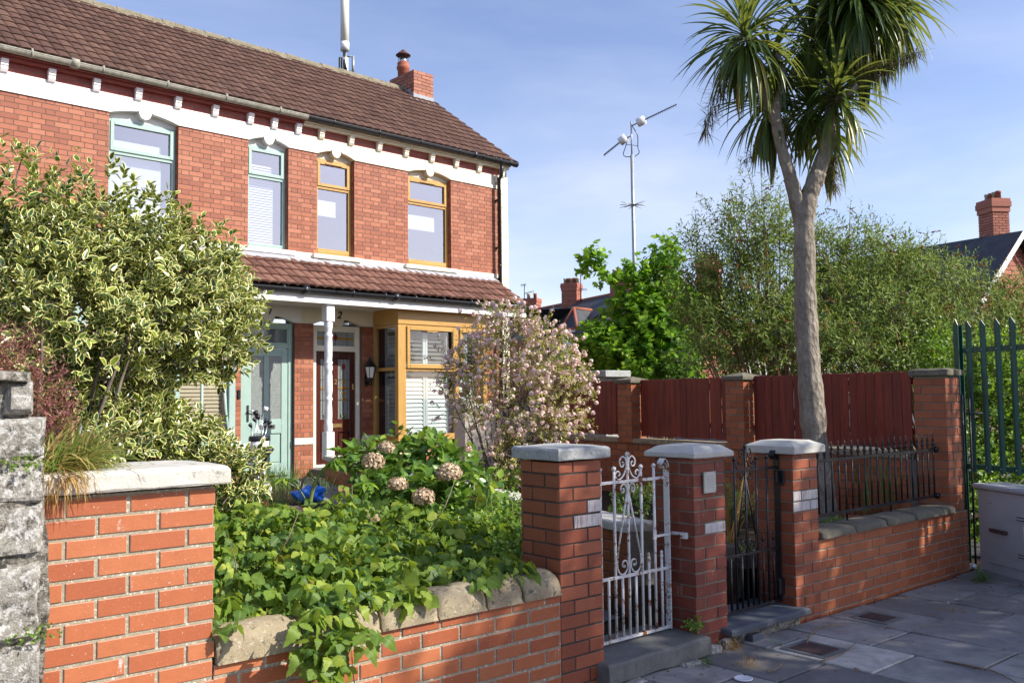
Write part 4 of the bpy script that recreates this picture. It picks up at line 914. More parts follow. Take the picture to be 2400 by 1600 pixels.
for k_, (a, b) in enumerate(((-.76, -.12), (.14, .88))):
    mb = MB().mat('slab'); y = 4.15
    while y < 12.6:
        n_ = 4
        for q in range(n_):
            u0 = a+(b-a)*q/n_; u1 = a+(b-a)*(q+1)/n_; mb.rnd = .35+rs.random()*.5; z = .10+.034*(y-3.9)+.012+.02*k_
            X = 4.99+(y-4.0)*DX; X2 = X+.205*DX
            mb.quad((X+u0+.004, y+.004, z), (X+u1-.004, y+.004, z), (X2+u1-.004, y+.205, z+.006), (X2+u0+.004, y+.205, z+.006))
        y += .21
    ground_obj('garden_path', mb)
mb = MB().mat('asphalt'); mb.box(9.6, 60, -30, 60, -.12, .02); ground_obj('waste_ground', mb)

# ============================================================ BOUNDARY WALLS
def cap_flat(mat, ov=.045, h=.085, seed=1, cham=.018, z=0): 
    def f(t, s0, s1, p0, p1, z1):
        mb = MB().mat(mat); stone_block(mb, s0-ov, s1+ov, p0-ov, p1+ov, z1+.012+z, z1+.012+h+z, cham=cham, amp=.004, seed=seed, n=10); mb.build('cap_stone', parent=t)
    return f
def cap_bevel(mat, ov=.05, h=.05, top=.045, tap=.055, seed=1, amp=.0015):
    def f(t, s0, s1, p0, p1, z1):
        mb = MB().mat(mat); stone_block(mb, s0-ov, s1+ov, p0-ov, p1+ov, z1+.006, z1+h, top=top, taper=tap, amp=amp, seed=seed, n=8); mb.build('cap_stone', parent=t)
    return f
def half_round(t, s0, s1, pc, r, z, mat, joints, seed=0, flat=False):
    for q, (a, b) in enumerate(zip(joints, joints[1:])):
        mb = MB().mat(mat); nz_ = lump(.005, 24, seed+q); n = 12; m_ = 9; mb.S = True; rg = []
        for i in range(m_+1):
            x = a+.005+(b-a-.010)*i/m_; e = 1-.10*(abs(2*i/m_-1)**8); P = [(pc-r, z)]
            P += [(pc-r*e*math.cos(math.pi*j/n), z+.012+(r*.95 if not flat else r*.36)*e*math.sin(math.pi*j/n)**(.9 if not flat else .45)) for j in range(n+1)]+[(pc+r, z)]
            rg.append([mb.v(x, y+nz_(x, y, z_)*(z_ > z+.01), z_+nz_(y, x, z_)*(z_ > z+.01)) for y, z_ in P])
        for g_, h_ in zip(rg, rg[1:]):
            for j in range(len(g_)-1): mb.f([g_[j], g_[j+1], h_[j+1], h_[j]])
        mb.S = False; mb.f(rg[0][::-1]); mb.f(rg[-1]); mb.build('coping_stone', parent=t)
C_ = .078; LB = .232
p = pier('brick_pier', 'orange brick pier with thick pale mortar and a white weathered cap beside the rubble wall', WALL, .84, 1.53, 3.72, 4.13, -.11, 1.293, cap_flat('cap_white', .045, .075, 3), 'brick_wall', 'mortar', C_, LB, 'brick piers of the front boundary', j=.013)
pier('brick_pier', 'dark red brick pier with a flat grey weathered cap left of the white gate', WALL, 3.50, 3.835, 3.72, 4.05, -.11, 1.278, cap_flat('cap_grey', .035, .070, 8, .016), 'brick_pier', 'mortar_dark', C_, .222, 'brick piers of the front boundary', pick=lambda u, z: 'brick_drip' if .86 < z < 1.01 and u > 3.55 and rs.random() < .8 else None)
pier('brick_pier', 'old worn brick pier with a small metal plaque between the white and black gates', WALL, 4.68, 5.005, 3.72, 4.05, -.11, 1.235, cap_bevel('cap_pale', .045, .035, .045, .06, 2, .003), 'brick_old', 'mortar_grey', C_, .222, 'brick piers of the front boundary', jit=.003, pick=lambda u, z: 'brick_drip' if .70 < z < .76 and u > 4.75 else None)
pier('brick_pier', 'orange brick pier with a clean moulded pale cap, between the black gate and the railings', WALL, 5.81, 6.13, 3.72, 4.05, -.11, 1.206, cap_bevel('cap_pale', .045, .058, .04, .075, 6, .0006), 'brick_pier', 'mortar_grey', C_*.97, .222, 'brick piers of the front boundary', jit=.001, pick=lambda u, z: 'brick_drip' if .74 < z < .88 else None)
pier('brick_pier', 'tall brick corner pier with a grey cap at the far end of the black railings', WALL, 8.36, 8.64, 3.75, 4.05, -.11, 1.79, cap_bevel('coping_dark', .03, .055, .02, .06, 7), 'brick_side', 'mortar_grey', C_*.97, .215, 'brick piers of the front boundary')
# plaque on the old pier
t = thing('wall_plaque', 'small square metal plaque screwed to the old worn brick pier', 'plaque', (4.85, 3.70, 1.08), WALL)
mb = MB().mat('plaque').cbox(4.765, 4.887, 3.700, 3.7145, 1.012, 1.148, .002); mb.build('plate', parent=t)
mb = MB().mat('dark_metal')
for a in (4.775, 4.877):
    for b in (1.022, 1.138): mb.tube([(a, 3.7005, b), (a, 3.697, b)], .003, 6)
mb.mat('galv')
for i in range(5):
    u = 4.788
    while u < 4.866: e = u+rs.uniform(.006, .016); mb.box(u, min(e, 4.868), 3.6993, 3.7001, 1.045+.018*i, 1.049+.018*i); u = e+.005
mb.build('engraving', parent=t)
# low front wall with half round coping
t = thing('front_wall', 'low orange brick front wall with half round stone coping under the raspberry bushes', 'wall', (2.5, 3.8, -.1), WALL)
mb = MB().mat('mortar').box(1.531, 3.499, 3.726, 3.93, -.11, .555); bricks(mb, face('front', 0, 3.725), 1.531, 3.499, -.11, .555, c=C_, Lb=LB, mat='brick_wall', jit=.002, edge='brick_edge', j=.013)
bricks(mb, face('back', 0, 3.929), 1.531, 3.499, -.11, .555, c=C_, Lb=LB, mat='brick_wall'); mb.build('brickwork', parent=t)
half_round(t, 1.53, 3.5, 3.83, .132, .558, 'coping_stone', [1.535, 1.93, 2.33, 2.66, 2.97, 3.22, 3.498], 20)
# railings wall
t = thing('front_wall', 'low brick wall with a dark worn coping under the black spiked railings', 'wall', (7.3, 3.8, -.1), WALL)
mb = MB().mat('mortar_grey').box(6.131, 8.63, 3.726, 3.94, -.11, .565); bricks(mb, face('front', 0, 3.725), 6.131, 8.64, -.11, .57, c=C_*.97, Lb=.222, mat='brick_wall', jit=.0015, edge='brick_edge'); bricks(mb, face('back', 0, 3.939), 6.131, 8.36, .0, .57, c=C_, Lb=.222, mat='brick_wall'); mb.build('brickwork', parent=t)
half_round(t, 6.13, 8.36, 3.83, .148, .572, 'coping_dark', [6.135, 6.62, 7.11, 7.60, 8.10, 8.355], 40, True)
# railings
t = thing('iron_railings', 'black iron railings with spear tips on the low wall in front of the palm', 'railings', (7.3, 3.86, .65), WALL)
mb = MB().mat('black_iron').box(6.14, 8.37, 3.852, 3.868, 1.112, 1.136); mb.build('top_rail', parent=t)
mb = MB().mat('black_iron').box(6.14, 8.37, 3.852, 3.868, .695, .719); mb.build('bottom_rail', parent=t)
for i in range(22):
    x = 6.17+i*.1015; mb = MB().mat('black_iron'); mb.tube([(x, 3.86, .625 if i in (6, 13) else .70), (x, 3.86, 1.14)], .0075, 6); mb.lathe(x, 3.86, [(.006, 1.137), (.013, 1.145), (.008, 1.153), (.015, 1.168), (.015, 1.185), (.008, 1.20), (.012, 1.206), (.004, 1.245), (.001, 1.275)], 8); mb.build('bar', parent=t)
for z in (1.124, .707): mb = MB().mat('black_iron').tube([(8.33, 3.86, z), (8.362, 3.86, z)], .028, 8); mb.build('fixing', parent=t)

# gates
def spiral(cx, cz, r0, a0, turns, sgn, n=22, r1=.25):
    return [(cx+(r0*(1-(1-r1)*i/n))*math.cos(a0+sgn*2*math.pi*turns*i/n), cz+(r0*(1-(1-r1)*i/n))*math.sin(a0+sgn*2*math.pi*turns*i/n)) for i in range(n+1)]
def curve(pts, n=14):
    out = []
    P = [Vector(q) for q in pts]; P = [P[0]*2-P[1]]+P+[P[-1]*2-P[-2]]
    for a, b, c, d in zip(P, P[1:], P[2:], P[3:]):
        for i in range(n):
            u = i/n; out.append(tuple(.5*((2*b)+(c-a)*u+(2*a-5*b+4*c-d)*u*u+(3*b-a-3*c+d)*u**3)))
    return out+[tuple(pts[-1])]
def gate(label, s0, s1, p, mat, latch_right, r=.0085, hinge=False):
    t = thing('garden_gate', label, 'gate', ((s0+s1)/2, p, .14), WALL, 'iron garden gates'); W_ = s1-s0; st = W_/6; cx = s0+W_/2
    def flat(name, x0, x1, z0, z1, d=.008): mb = MB().mat(mat); mb.cbox(x0, x1, p-d, p+d, z0, z1, .0015); mb.build(name, parent=t)
    flat('bottom_rail', s0, s1, .150, .168); flat('middle_rail', s0, s1, .525, .543); flat('top_rail', s0, s1, 1.105, 1.123)
    for sx, x in ((0, s0), (1, s1)):
        mb = MB().mat(mat); mb.cbox(x-.005, x+.005, p-.022, p+.022, .15, 1.17, .001); q = curve([(x, 1.16), (x, 1.20), (x-.03*(1 if sx else -1), 1.235), (x-.06*(1 if sx else -1), 1.205), (x-.035*(1 if sx else -1), 1.175), (x-.02*(1 if sx else -1), 1.195), (x-.032*(1 if sx else -1), 1.207)], 8)
        mb.sweep([(a, p, b) for a, b in q], [(-.022, -.004), (.022, -.004), (.022, .004), (-.022, .004)]) if False else None
        for (a, b), (c, d) in zip(q, q[1:]):
            nx, nz_ = -(d-b), (c-a); l_ = math.hypot(nx, nz_) or 1; nx, nz_ = nx/l_*.004, nz_/l_*.004
            mb.prism([(a+nx, b+nz_), (c+nx, d+nz_), (c-nx, d-nz_), (a-nx, b-nz_)], p-.021, p+.021)
        mb.build('stile', parent=t)
    for i in range(1, 6):
        x = s0+st*i; z1 = 1.20 if i != 3 else 1.285; mb = MB().mat(mat); mb.tube([(x, p, .16), (x, p, z1-.015)], r, 6); mb.lathe(x, p, [(r*.9, z1-.02), (r*1.55, z1-.008), (r*1.5, z1+.004), (r*.4, z1+.012)], 8); mb.build('bar', parent=t)
    for i in range(6):
        x = s0+st*(i+.5); z1 = .60 if i in (0, 4, 5) else .53; mb = MB().mat(mat); mb.tube([(x, p, .16), (x, p, z1)], r, 6)
        if z1 > .55: mb.lathe(x, p, [(r, z1), (r*1.3, z1+.02), (r*.7, z1+.032), (r*1.2, z1+.042), (r*.4, z1+.052)], 8)
        mb.build('dog_bar', parent=t)
    for s in (-1, 1):
        def cv(*pts): return [(cx+s*a, b) for a, b in pts]
        q = curve([(.010, 1.215), (.016, 1.25), (.042, 1.268), (.070, 1.245), (.062, 1.210), (.040, 1.208), (.034, 1.228), (.048, 1.236)], 8)
        mb = MB().mat(mat); mb.tube([(cx+s*a, p, b) for a, b in q], r*.6, 5)
        q = curve([(.006, 1.235), (.016, 1.19), (.045, 1.145), (.085, 1.128), (.112, 1.155), (.092, 1.180), (.070, 1.165), (.082, 1.150)], 8); mb.tube([(cx+s*a, p, b) for a, b in q], r*.6, 5); mb.build('scroll', parent=t)
        q = curve([(.004, 1.03), (.012, 1.075), (.035, 1.098), (.062, 1.085), (.060, 1.055), (.040, 1.048), (.036, 1.066), (.048, 1.070)], 8); mb = MB().mat(mat); mb.tube([(cx+s*a, p, b) for a, b in q], r*.6, 5)
        mb.tube([(cx+s*.006, p, 1.05), (cx+s*.105, p, .66)], r*.75, 5)
        q = curve([(.105, .66), (.108, .60), (.085, .555), (.045, .550), (.016, .585), (.026, .625), (.055, .625), (.062, .600), (.045, .590), (.040, .603)], 8); mb.tube([(cx+s*a, p-.002, b) for a, b in q], r*.6, 5); mb.build('scroll', parent=t)
    if latch_right:
        mb = MB().mat(mat); mb.cbox(s1-.13, s1+.012, p-.022, p-.016, .742, .758, .002); mb.cbox(s1-.16, s1-.13, p-.024, p-.012, .73, .79, .003); mb.build('latch', parent=t)
    else:
        mb = MB().mat(mat); mb.cbox(s1-.04, s1+.01, p-.03, p-.01, 1.0, 1.09, .004); mb.build('latch', parent=t); mb = MB().mat(mat); mb.cbox(s1-.05, s1+.015, p-.04, p-.005, .20, .32, .008); mb.build('hinge', parent=t); mb = MB().mat(mat); mb.cbox(5.795, 5.809, 3.79, 3.87, .985, 1.09, .003); mb.build('hinge', parent=t)
    return t
gate('white iron garden gate with rust spots and curled scrolls, left of the plaque pier', 3.885, 4.625, 3.90, 'gate_white', True, .0092)
gate('black iron garden gate with curled scrolls, next to the pier with the clean moulded cap', 5.035, 5.80, 3.85, 'black_iron', False, .0088)
t = thing('gate_bracket', 'small white painted latch bracket fixed to the side of the old worn pier', 'bracket', (4.67, 3.85, .75), WALL)
mb = MB().mat('gate_white'); mb.cbox(4.660, 4.679, 3.80, 3.90, .742, .762, .003); mb.cbox(4.655, 4.679, 3.77, 3.82, .725, .765, .003); mb.build('plate', parent=t)
# steps
def step(name, label, mat, s0, s1, p0, p1, z0, z1, seed):
    mb = MB().mat(mat); stone_block(mb, s0, s1, p0, p1, z0, z1, cham=.014, amp=.005, seed=seed, n=16); o = mb.build(name, frame=WALL, base=((s0+s1)/2, p0, z0)); tag(o, label, 'step')
step('gate_step', 'worn dark concrete step under the white gate', 'concrete', 3.78, 4.70, 3.63, 4.12, .02, .135, 5)
mb = MB().mat('concrete'); stone_block(mb, 3.86, 4.62, 3.66, 4.05, -.10, .018, seed=3, amp=.006, n=12); o = mb.build('step_footing', frame=WALL, base=(4.2, 3.9, -.1)); tag(o, 'rough concrete footing under the worn step of the white gate', 'footing')
step('gate_step', 'smooth blue grey slate step under the black gate', 'slate_slab', 4.93, 5.86, 3.64, 4.10, .085, .130, 9)
mb = MB().mat('rubble_mortar'); stone_block(mb, 5.01, 5.805, 3.70, 4.08, -.10, .084, seed=13, amp=.010, n=12); o = mb.build('step_footing', frame=WALL, base=(5.4, 3.9, -.1)); tag(o, 'crumbling rendered footing under the slate step of the black gate', 'footing')
for i, (s, p_, a, b, h, lab) in enumerate(((4.78, 3.68, .10, .06, .06, 'loose pale footing stone under the old worn pier, nearer the white gate'), (4.93, 3.685, .07, .045, .07, 'loose pale footing stone at the right foot of the old worn pier'), (5.22, 3.665, .14, .05, .055, 'long blue grey stone lying under the slate step'), (3.95, 3.60, .17, .07, .02, 'flat broken stone on the pavement under the concrete step'), (4.48, 3.60, .16, .06, .03, 'grey stone fragment in the rubble below the concrete step, beside the old pier'))):
    mb = MB().mat('rubble' if i != 2 else 'slate_slab'); stone_block(mb, s-a/2, s+a/2, p_-b/2, p_+b/2, 0, h, cham=.014, amp=.008, seed=i+30, n=6); o = mb.build('loose_stone', frame=WALL, base=(s, p_, 0)); tag(o, lab, 'stone', 'loose stones under the gate steps')

# rubble stone wall on the left
t = thing('stone_wall', 'old lichen covered rubble stone wall at the left edge', 'wall', (.2, 3.8, -.1), WALL)
mb = MB().mat('rubble_mortar'); nn = lump(.035, 9, 77); n2 = lump(.016, 31, 78); nx_, nzk = 46, 78
def wp(u, z):
    top = 1.0; return nn(u, 0, z)+n2(u, 1, z)
G = []
for j in range(nzk+1):
    z = -.11+(1.745+.11)*j/nzk; e = .865-.015*math.sin(z*5)-(.05 if z > 1.56 else 0)
    G.append([mb.v(-1.4+(e+1.4)*i/nx_, 3.645+wp(i*.05, z)*.8-.0*z, z+.02*math.sin(i*.7)*(j == nzk)) for i in range(nx_+1)])
for j in range(nzk):
    for i in range(nx_): mb.f([G[j][i], G[j][i+1], G[j+1][i+1], G[j+1][i]])
B_ = [mb.v(-1.4+(.84+1.4)*i/nx_, 4.15, 1.73+.02*math.sin(i*.5)) for i in range(nx_+1)]
for i in range(nx_): mb.f([G[nzk][i], G[nzk][i+1], B_[i+1], B_[i]])
E_ = [mb.v(.85+.01*math.sin(j), 4.15, -.11+1.855*j/nzk) for j in range(nzk+1)]
for j in range(nzk): mb.f([G[j][nx_], E_[j], E_[j+1], G[j+1][nx_]])
mb.build('mortar_face', parent=t)
rr = random.Random(5); z = -.1; row = 0
while z < 1.66:
    h = rr.uniform(.14, .30); h = min(h, 1.73-z); x = .862-(.045 if z > 1.5 else 0)
    first = True
    while x > -1.4:
        w_ = rr.uniform(.20, .46)
        if z > 1.50: w_ = rr.uniform(.07, .16)
        x0_ = x-w_; nz_ = lump(.016, 13, rr.randint(0, 9999)); nk = lump(.009, 48, rr.randint(0, 9999)); mb = MB().mat('rubble'); mb.S = False; n_ = 12; g = rr.uniform(.000, .006)
        xi, xo, zi, zo = x0_+g, x-g*(not first)-.0, z+g, z+h-g; jl = [rr.uniform(-.04, .04) for _ in range(4)]
        Gd = []
        for b in range(n_+1):
            rowv = []
            for a in range(n_+1):
                u, v_ = a/n_, b/n_; e = min(u, 1-u)*w_*1.0; f_ = min(v_, 1-v_)*h; d = min(1, min(e, f_)/.022); rd = (1-d)**2
                js = min(1, w_/.3)*min(1, h/.2); X = xi+(xo-xi)*u+js*jl[0]*(v_-.5)*(1-u)+js*jl[1]*(v_-.5)*u*.3; Z = zi+(zo-zi)*v_+js*.6*jl[2]*(u-.5)*(1-v_)+js*.6*jl[3]*(u-.5)*v_
                rowv.append(mb.v(X, 3.618+.045*rd+nz_(X, 0, Z)+nk(X, 0, Z), Z))
            Gd.append(rowv)
        for b in range(n_):
            for a in range(n_): mb.f([Gd[b][a], Gd[b][a+1], Gd[b+1][a+1], Gd[b+1][a]])
        ring = Gd[0]+[r_[-1] for r_ in Gd[1:]]+Gd[-1][-2::-1]+[r_[0] for r_ in Gd[-2:0:-1]]
        back_ = [mb.v(mb.V[i][0], 3.70, mb.V[i][2]) for i in ring]; m_ = len(ring)
        for i in range(m_): mb.f([ring[i], back_[i], back_[(i+1) % m_], ring[(i+1) % m_]][::-1])
        mb.build('stone', parent=t); x = x0_; first = False
    z += h; row += 1
mb = MB().mat('rubble_mortar'); stone_block(mb, -1.4, .80, 3.60, 4.16, 1.725, 1.765, seed=9, amp=.010, n=30); mb.build('coping', parent=t)

# dividing wall between the gardens
ang = math.degrees(math.atan2(8.3, 2.69)); DIV = ((4.99, 4.0), ang)
t = thing('dividing_wall', 'low brick dividing wall with pale stone coping running back from the gates to the porch', 'wall', (4.3, 0, .1), DIV)
mb = MB().mat('mortar_grey').box(.05, 8.74, -.10, .10, 0, .70); bricks(mb, face('back', 0, .105), .06, 8.74, .02, .70, mat='brick_side', c=.076); bricks(mb, face('front', 0, -.105), .06, 8.74, .02, .70, mat='brick_side', c=.076); mb.build('brickwork', parent=t)
x = .06; i = 0
while x < 8.6:
    mb = MB().mat('cap_pale' if i % 3 else 'cap_white'); stone_block(mb, x, min(x+.58, 8.74), -.13, .13, .703, .768, cham=.014, amp=.004, seed=50+i, n=8); mb.build('coping_stone', parent=t); x += .585; i += 1
t = thing('border_kerb', 'low dark stone kerb beside the path of the right hand garden', 'kerb', (3, -1.0, .2), DIV)
mb = MB().mat('coping_dark'); stone_block(mb, .3, 7.4, -1.06, -.96, .1, .50, cham=.02, amp=.006, seed=71, n=40); mb.build('kerb_stone', parent=t)

# side fence: wall, pillars, board panels
t = thing('side_wall', 'low brick side wall with stone coping carrying the dark red fence', 'wall', (3, 0, 0), FENCE)
mb = MB().mat('mortar_grey').box(.0, 6.2, -.10, .10, -.1, 1.03); bricks(mb, face('back', 0, .105), .0, 6.2, .02, 1.035, mat='brick_side', c=.077); mb.build('brickwork', parent=t)
for a, b in ((.02, 1.985), (2.27, 3.925), (4.21, 6.2)):
    n_ = round((b-a)/.66)
    for i in range(n_): mb = MB().mat('coping_stone'); stone_block(mb, a+(b-a)*i/n_+.004, a+(b-a)*(i+1)/n_-.004, -.13, .13, 1.037, 1.092, cham=.012, amp=.003, seed=90+i, n=8); mb.build('coping_stone', parent=t)
for u, lab in ((1.99, 'brick fence pillar with grey cap just left of the palm trunk, behind the black gate'), (3.92, 'brick fence pillar with grey cap behind the white gate, right of the pink shrub')):
    pier('fence_pillar', lab, FENCE, u, u+.275, -.12, .135, 1.036, 1.80, cap_bevel('coping_dark', .03, .045, .045, .13, 5), 'brick_side', 'mortar_grey', .0765, .215, 'brick pillars of the side fence')
def boards(u0, u1, label, y=-.02):
    t = thing('fence_panel', label, 'fence', ((u0+u1)/2, y, 1.1), FENCE, 'dark red board panels of the side fence'); mb = MB().mat('fence_red'); u = u0+.005
    while u < u1-.03:
        w_ = .097+rs.uniform(-.006, .006); w_ = min(w_, u1-u-.004); mb.rnd = rs.random(); z1 = 1.845+rs.uniform(-.005, .005); tl = rs.uniform(-.001, .001); yy = y+rs.uniform(-.006, .006)
        old = mb.T; mb.T = lambda x, yv, z: (x+tl*(z-1.1), yv, z); mb.cbox(u, u+w_, yy-.009, yy+.009, 1.115+rs.uniform(0, .012), z1, .0055); mb.T = old; u += w_+rs.choice([.001, .0015, .002, .003])
    mb.build('boards', parent=t); mb = MB().mat('fence_red'); 
    for z in (1.25, 1.72): mb.cbox(u0, u1, y-.06, y-.012, z, z+.06, .003)
    mb.build('rails', parent=t)
boards(.03, 1.985, 'dark red board fence panel behind the palm trunk, next to the tall corner pier')
boards(2.27, 3.915, 'dark red board fence panel between the two brick fence pillars')
boards(4.20, 6.2, 'dark red board fence panel half hidden by the pink flowering shrub')
mb = MB().mat('render_wall').cbox(6.25, 6.55, -.6, 1.3, .1, 1.55, .02); t = thing('rendered_wall', 'grey rendered block wall end behind the pink flowering shrub', 'wall', (6.3, 0, .1), FENCE); mb.build('render', parent=t)
t = thing('grey_post', 'square grey stone gatepost with a flat moulded cap beyond the red fence', 'gatepost', tuple(at(1415, 905, 17.5)))
q = at(1416, 905, 17.5); mb = MB().mat('cap_grey').box(q.x-.24, q.x+.24, q.y-.24, q.y+.24, 0, 2.06); mb.build('shaft', parent=t); mb = MB().mat('cap_grey'); stone_block(mb, q.x-.36, q.x+.36, q.y-.36, q.y+.36, 2.0, 2.12, amp=.002); mb.build('cap_stone', parent=t)

# ============================================================ CABINET, PALISADE
CAB = ((8.932, 3.247), 236)
t = thing('utility_cabinet', 'grey metal utility cabinet standing on the pavement in front of the green palisade', 'cabinet', (.5, .14, 0), CAB)
mb = MB().mat('cabinet_grey'); mb.cbox(0, 1.15, 0, .29, -.01, .755, .008); mb.build('body', parent=t)
mb = MB().mat('cabinet_grey'); mb.cbox(-.035, 1.185, -.035, .32, .756, .80, .012); mb.prism([(0, 0)], 0, 0) if False else None; mb.build('lid', parent=t)
mb = MB().mat('cabinet_grey'); mb.cbox(.13, 1.06, -.012, -.0005, .10, .69, .005); d = mb.build('door', parent=t)
mb = MB().mat('rust'); mb.cbox(.19, .40, -.045, -.025, .385, .42, .008); mb.tube([(.385, -.012, .40), (.385, -.05, .40)], .018, 8); o = mb.build('handle', parent=t); sub(o, d)
for z in (.54, .22):
    mb = MB().mat('cabinet_grey'); mb.cbox(.50, .74, -.018, -.0125, z-.03, z+.05, .002); mb.mat('dark_metal')
    for q in (0, .025): mb.box(.53, .71, -.0195, -.0185, z-.012+q, z-.004+q)
    o = mb.build('vent', parent=t); sub(o, d)
mb = MB().mat('paper_white').box(.60, .78, -.0135, -.0125, .33, .49); o = mb.build('notice', parent=t); sub(o, d)
mb = MB().mat('dark_metal')
for a in (.17, .20):
    for z in (.15, .64): mb.tube([(a, -.0122, z), (a, -.0135, z)], .005, 6)
mb.build('rivets', parent=t)
PAL = ((9.30, 3.50), 247)
t = thing('palisade_fence', 'dark green steel palisade fence behind the grey cabinet', 'fence', (0, 0, 0), PAL)
mb = MB().mat('palisade_green'); mb.box(-.03, .03, -.03, -.024, 0, 2.30); mb.box(-.03, .03, .024, .03, 0, 2.30); mb.box(-.003, .003, -.023, .023, 0, 2.30); mb.prism([(-.03, 2.30), (.03, 2.30), (.0, 2.36)], -.03, -.024); mb.build('post', parent=t)
for z in (2.02, .90): mb = MB().mat('palisade_green'); mb.box(.03, 3.2, .012, .018, z, z+.05); mb.box(.03, 3.2, .018, .05, z+.044, z+.05); mb.build('rail', parent=t)
for i in range(19):
    u = .12+i*.165; mb = MB().mat('palisade_green'); w_ = .034; z0, z1 = .88, 2.27
    pr = [(-w_, .006), (-w_*.55, -.006), (-w_*.2, -.012), (w_*.2, -.012), (w_*.55, -.006), (w_, .006)]
    for (a, c), (b, d_) in zip(pr, pr[1:]):
        ta = z1+.075*(1-abs(a)/w_); tb_ = z1+.075*(1-abs(b)/w_); lean = .0
        mb.quad((u+a, c, z0), (u+b, d_, z0), (u+b, d_, tb_), (u+a, c, ta)); mb.quad((u+a, c+.004, z0), (u+a, c+.004, ta), (u+b, d_+.004, tb_), (u+b, d_+.004, z0)); mb.quad((u+a, c, ta), (u+b, d_, tb_), (u+b, d_+.004, tb_), (u+a, c+.004, ta))
    mb.build('pale', parent=t)
    if i < 8:
        mb = MB().mat('galv')
        for z in (2.045, .925): mb.tube([(u, -.012, z), (u, -.019, z)], .008, 6)
        mb.build('bolt', parent=t)
q = l2w(8.80, 3.80)
t = thing('iron_post', 'thin black iron bars between the tall corner pier and the green palisade post', 'railings', (q.x, q.y, 0))
mb = MB().mat('black_iron'); mb.tube([(q.x, q.y, 0), (q.x, q.y, 1.62)], .010, 6); mb.tube([(q.x+.12, q.y-.02, 0), (q.x+.12, q.y-.02, 1.58)], .010, 6); mb.tube([(q.x, q.y, 1.44), (q.x+.35, q.y-.1, 1.44)], .009, 6); mb.build('bars', parent=t)

# drain covers, litter, twigs
for (a, b, c, d_, lab) in ((5.19, 5.40, 3.155, 3.39, 'rusty square drain cover set in the pale slab below the slate step'), (6.27, 6.45, 3.31, 3.51, 'rusty drain cover in the pavement near the railings wall')):
    t = thing('drain_cover', lab, 'drain cover', ((a+b)/2, (c+d_)/2, .015), WALL, 'drain covers in the pavement')
    mb = MB().mat('concrete').cbox(a-.045, b+.045, c-.045, d_+.045, .0, .020, .003); mb.build('surround', parent=t); mb = MB().mat('drain_iron').cbox(a, b, c, d_, .005, .0245, .003); mb.build('plate', parent=t)
def blobby(name, label, cat, pos, size, mat, seed, flat=.5, n=10, crumple=.5):
    mb = MB().mat(mat); nz_ = lump(crumple, 3.1, seed); r_ = []
    for j in range(n+1):
        th = math.pi*j/n; row_ = []
        for i in range(n*2):
            ph = math.pi*i/n; x, y, z = math.sin(th)*math.cos(ph), math.sin(th)*math.sin(ph), math.cos(th); k = 1+nz_(x*2, y*2, z*2)+.25*rs.uniform(-1, 1)*crumple; row_.append(mb.v(pos[0]+x*size[0]*k, pos[1]+y*size[1]*k, pos[2]+size[2]*(1+z*k)*.9))
        r_.append(row_)
    for j in range(n):
        for i in range(n*2): mb.f([r_[j][i], r_[j+1][i], r_[j+1][(i+1) % (2*n)], r_[j][(i+1) % (2*n)]])
    o = mb.build(name, base=(pos[0], pos[1], pos[2])); tag(o, label, cat); return o
def gp(px, py, z=.013):                              # ground point under a pixel
    a = at(px, py, 1.0); d = a-Vector((0, 0, CAMH)); k = (z-CAMH)/d.z; return Vector((d.x*k, d.y*k, z))
q = gp(2228, 1345); blobby('litter', 'crumpled white paper litter on the pavement by the tall corner pier', 'litter', q, (.06, .03, .016), 'paper_white', 3)
q = gp(2278, 1330); blobby('litter', 'crumpled white and brown paper litter at the foot of the grey cabinet', 'litter', q, (.055, .04, .02), 'paper_white', 5)
q = gp(1742, 1590); mb = MB().mat('paper_white'); mb.lathe(q.x, q.y, [(.052, .014), (.055, .018), (.048, .021), (.044, .018), (.01, .018)], 24); o = mb.build('plastic_lid', base=(q.x, q.y, .013)); tag(o, 'round white plastic lid lying on the pavement', 'lid')
def twig(pts, r, label):
    P = [gp(x, y, .03 if i % 2 else .022) for i, (x, y) in enumerate(pts)]; P = curve([tuple(v) for v in P], 6); n_ = len(P); mb = MB().mat('twig'); mb.tube(P, [r*(1-.55*i/n_) for i in range(n_)], 6); o = mb.build('twig', base=tuple(P[0])); tag(o, label, 'twig', 'twigs on the pavement')
twig([(1890, 1508), (1898, 1488), (1922, 1470), (1950, 1463), (1978, 1462)], .006, 'curved brown twig lying across the drain cover in the pale slab')
twig([(1925, 1548), (1950, 1540), (1975, 1530), (2008, 1503)], .005, 'brown twig lying on the edge of the pale slab')
twig([(2215, 1548), (2280, 1560), (2330, 1572), (2385, 1600)], .006, 'long thin twig on the slabs at the bottom right corner')
twig([(1798, 1573), (1820, 1565), (1832, 1555), (1828, 1550)], .006, 'short pale stick near the bottom of the pavement')

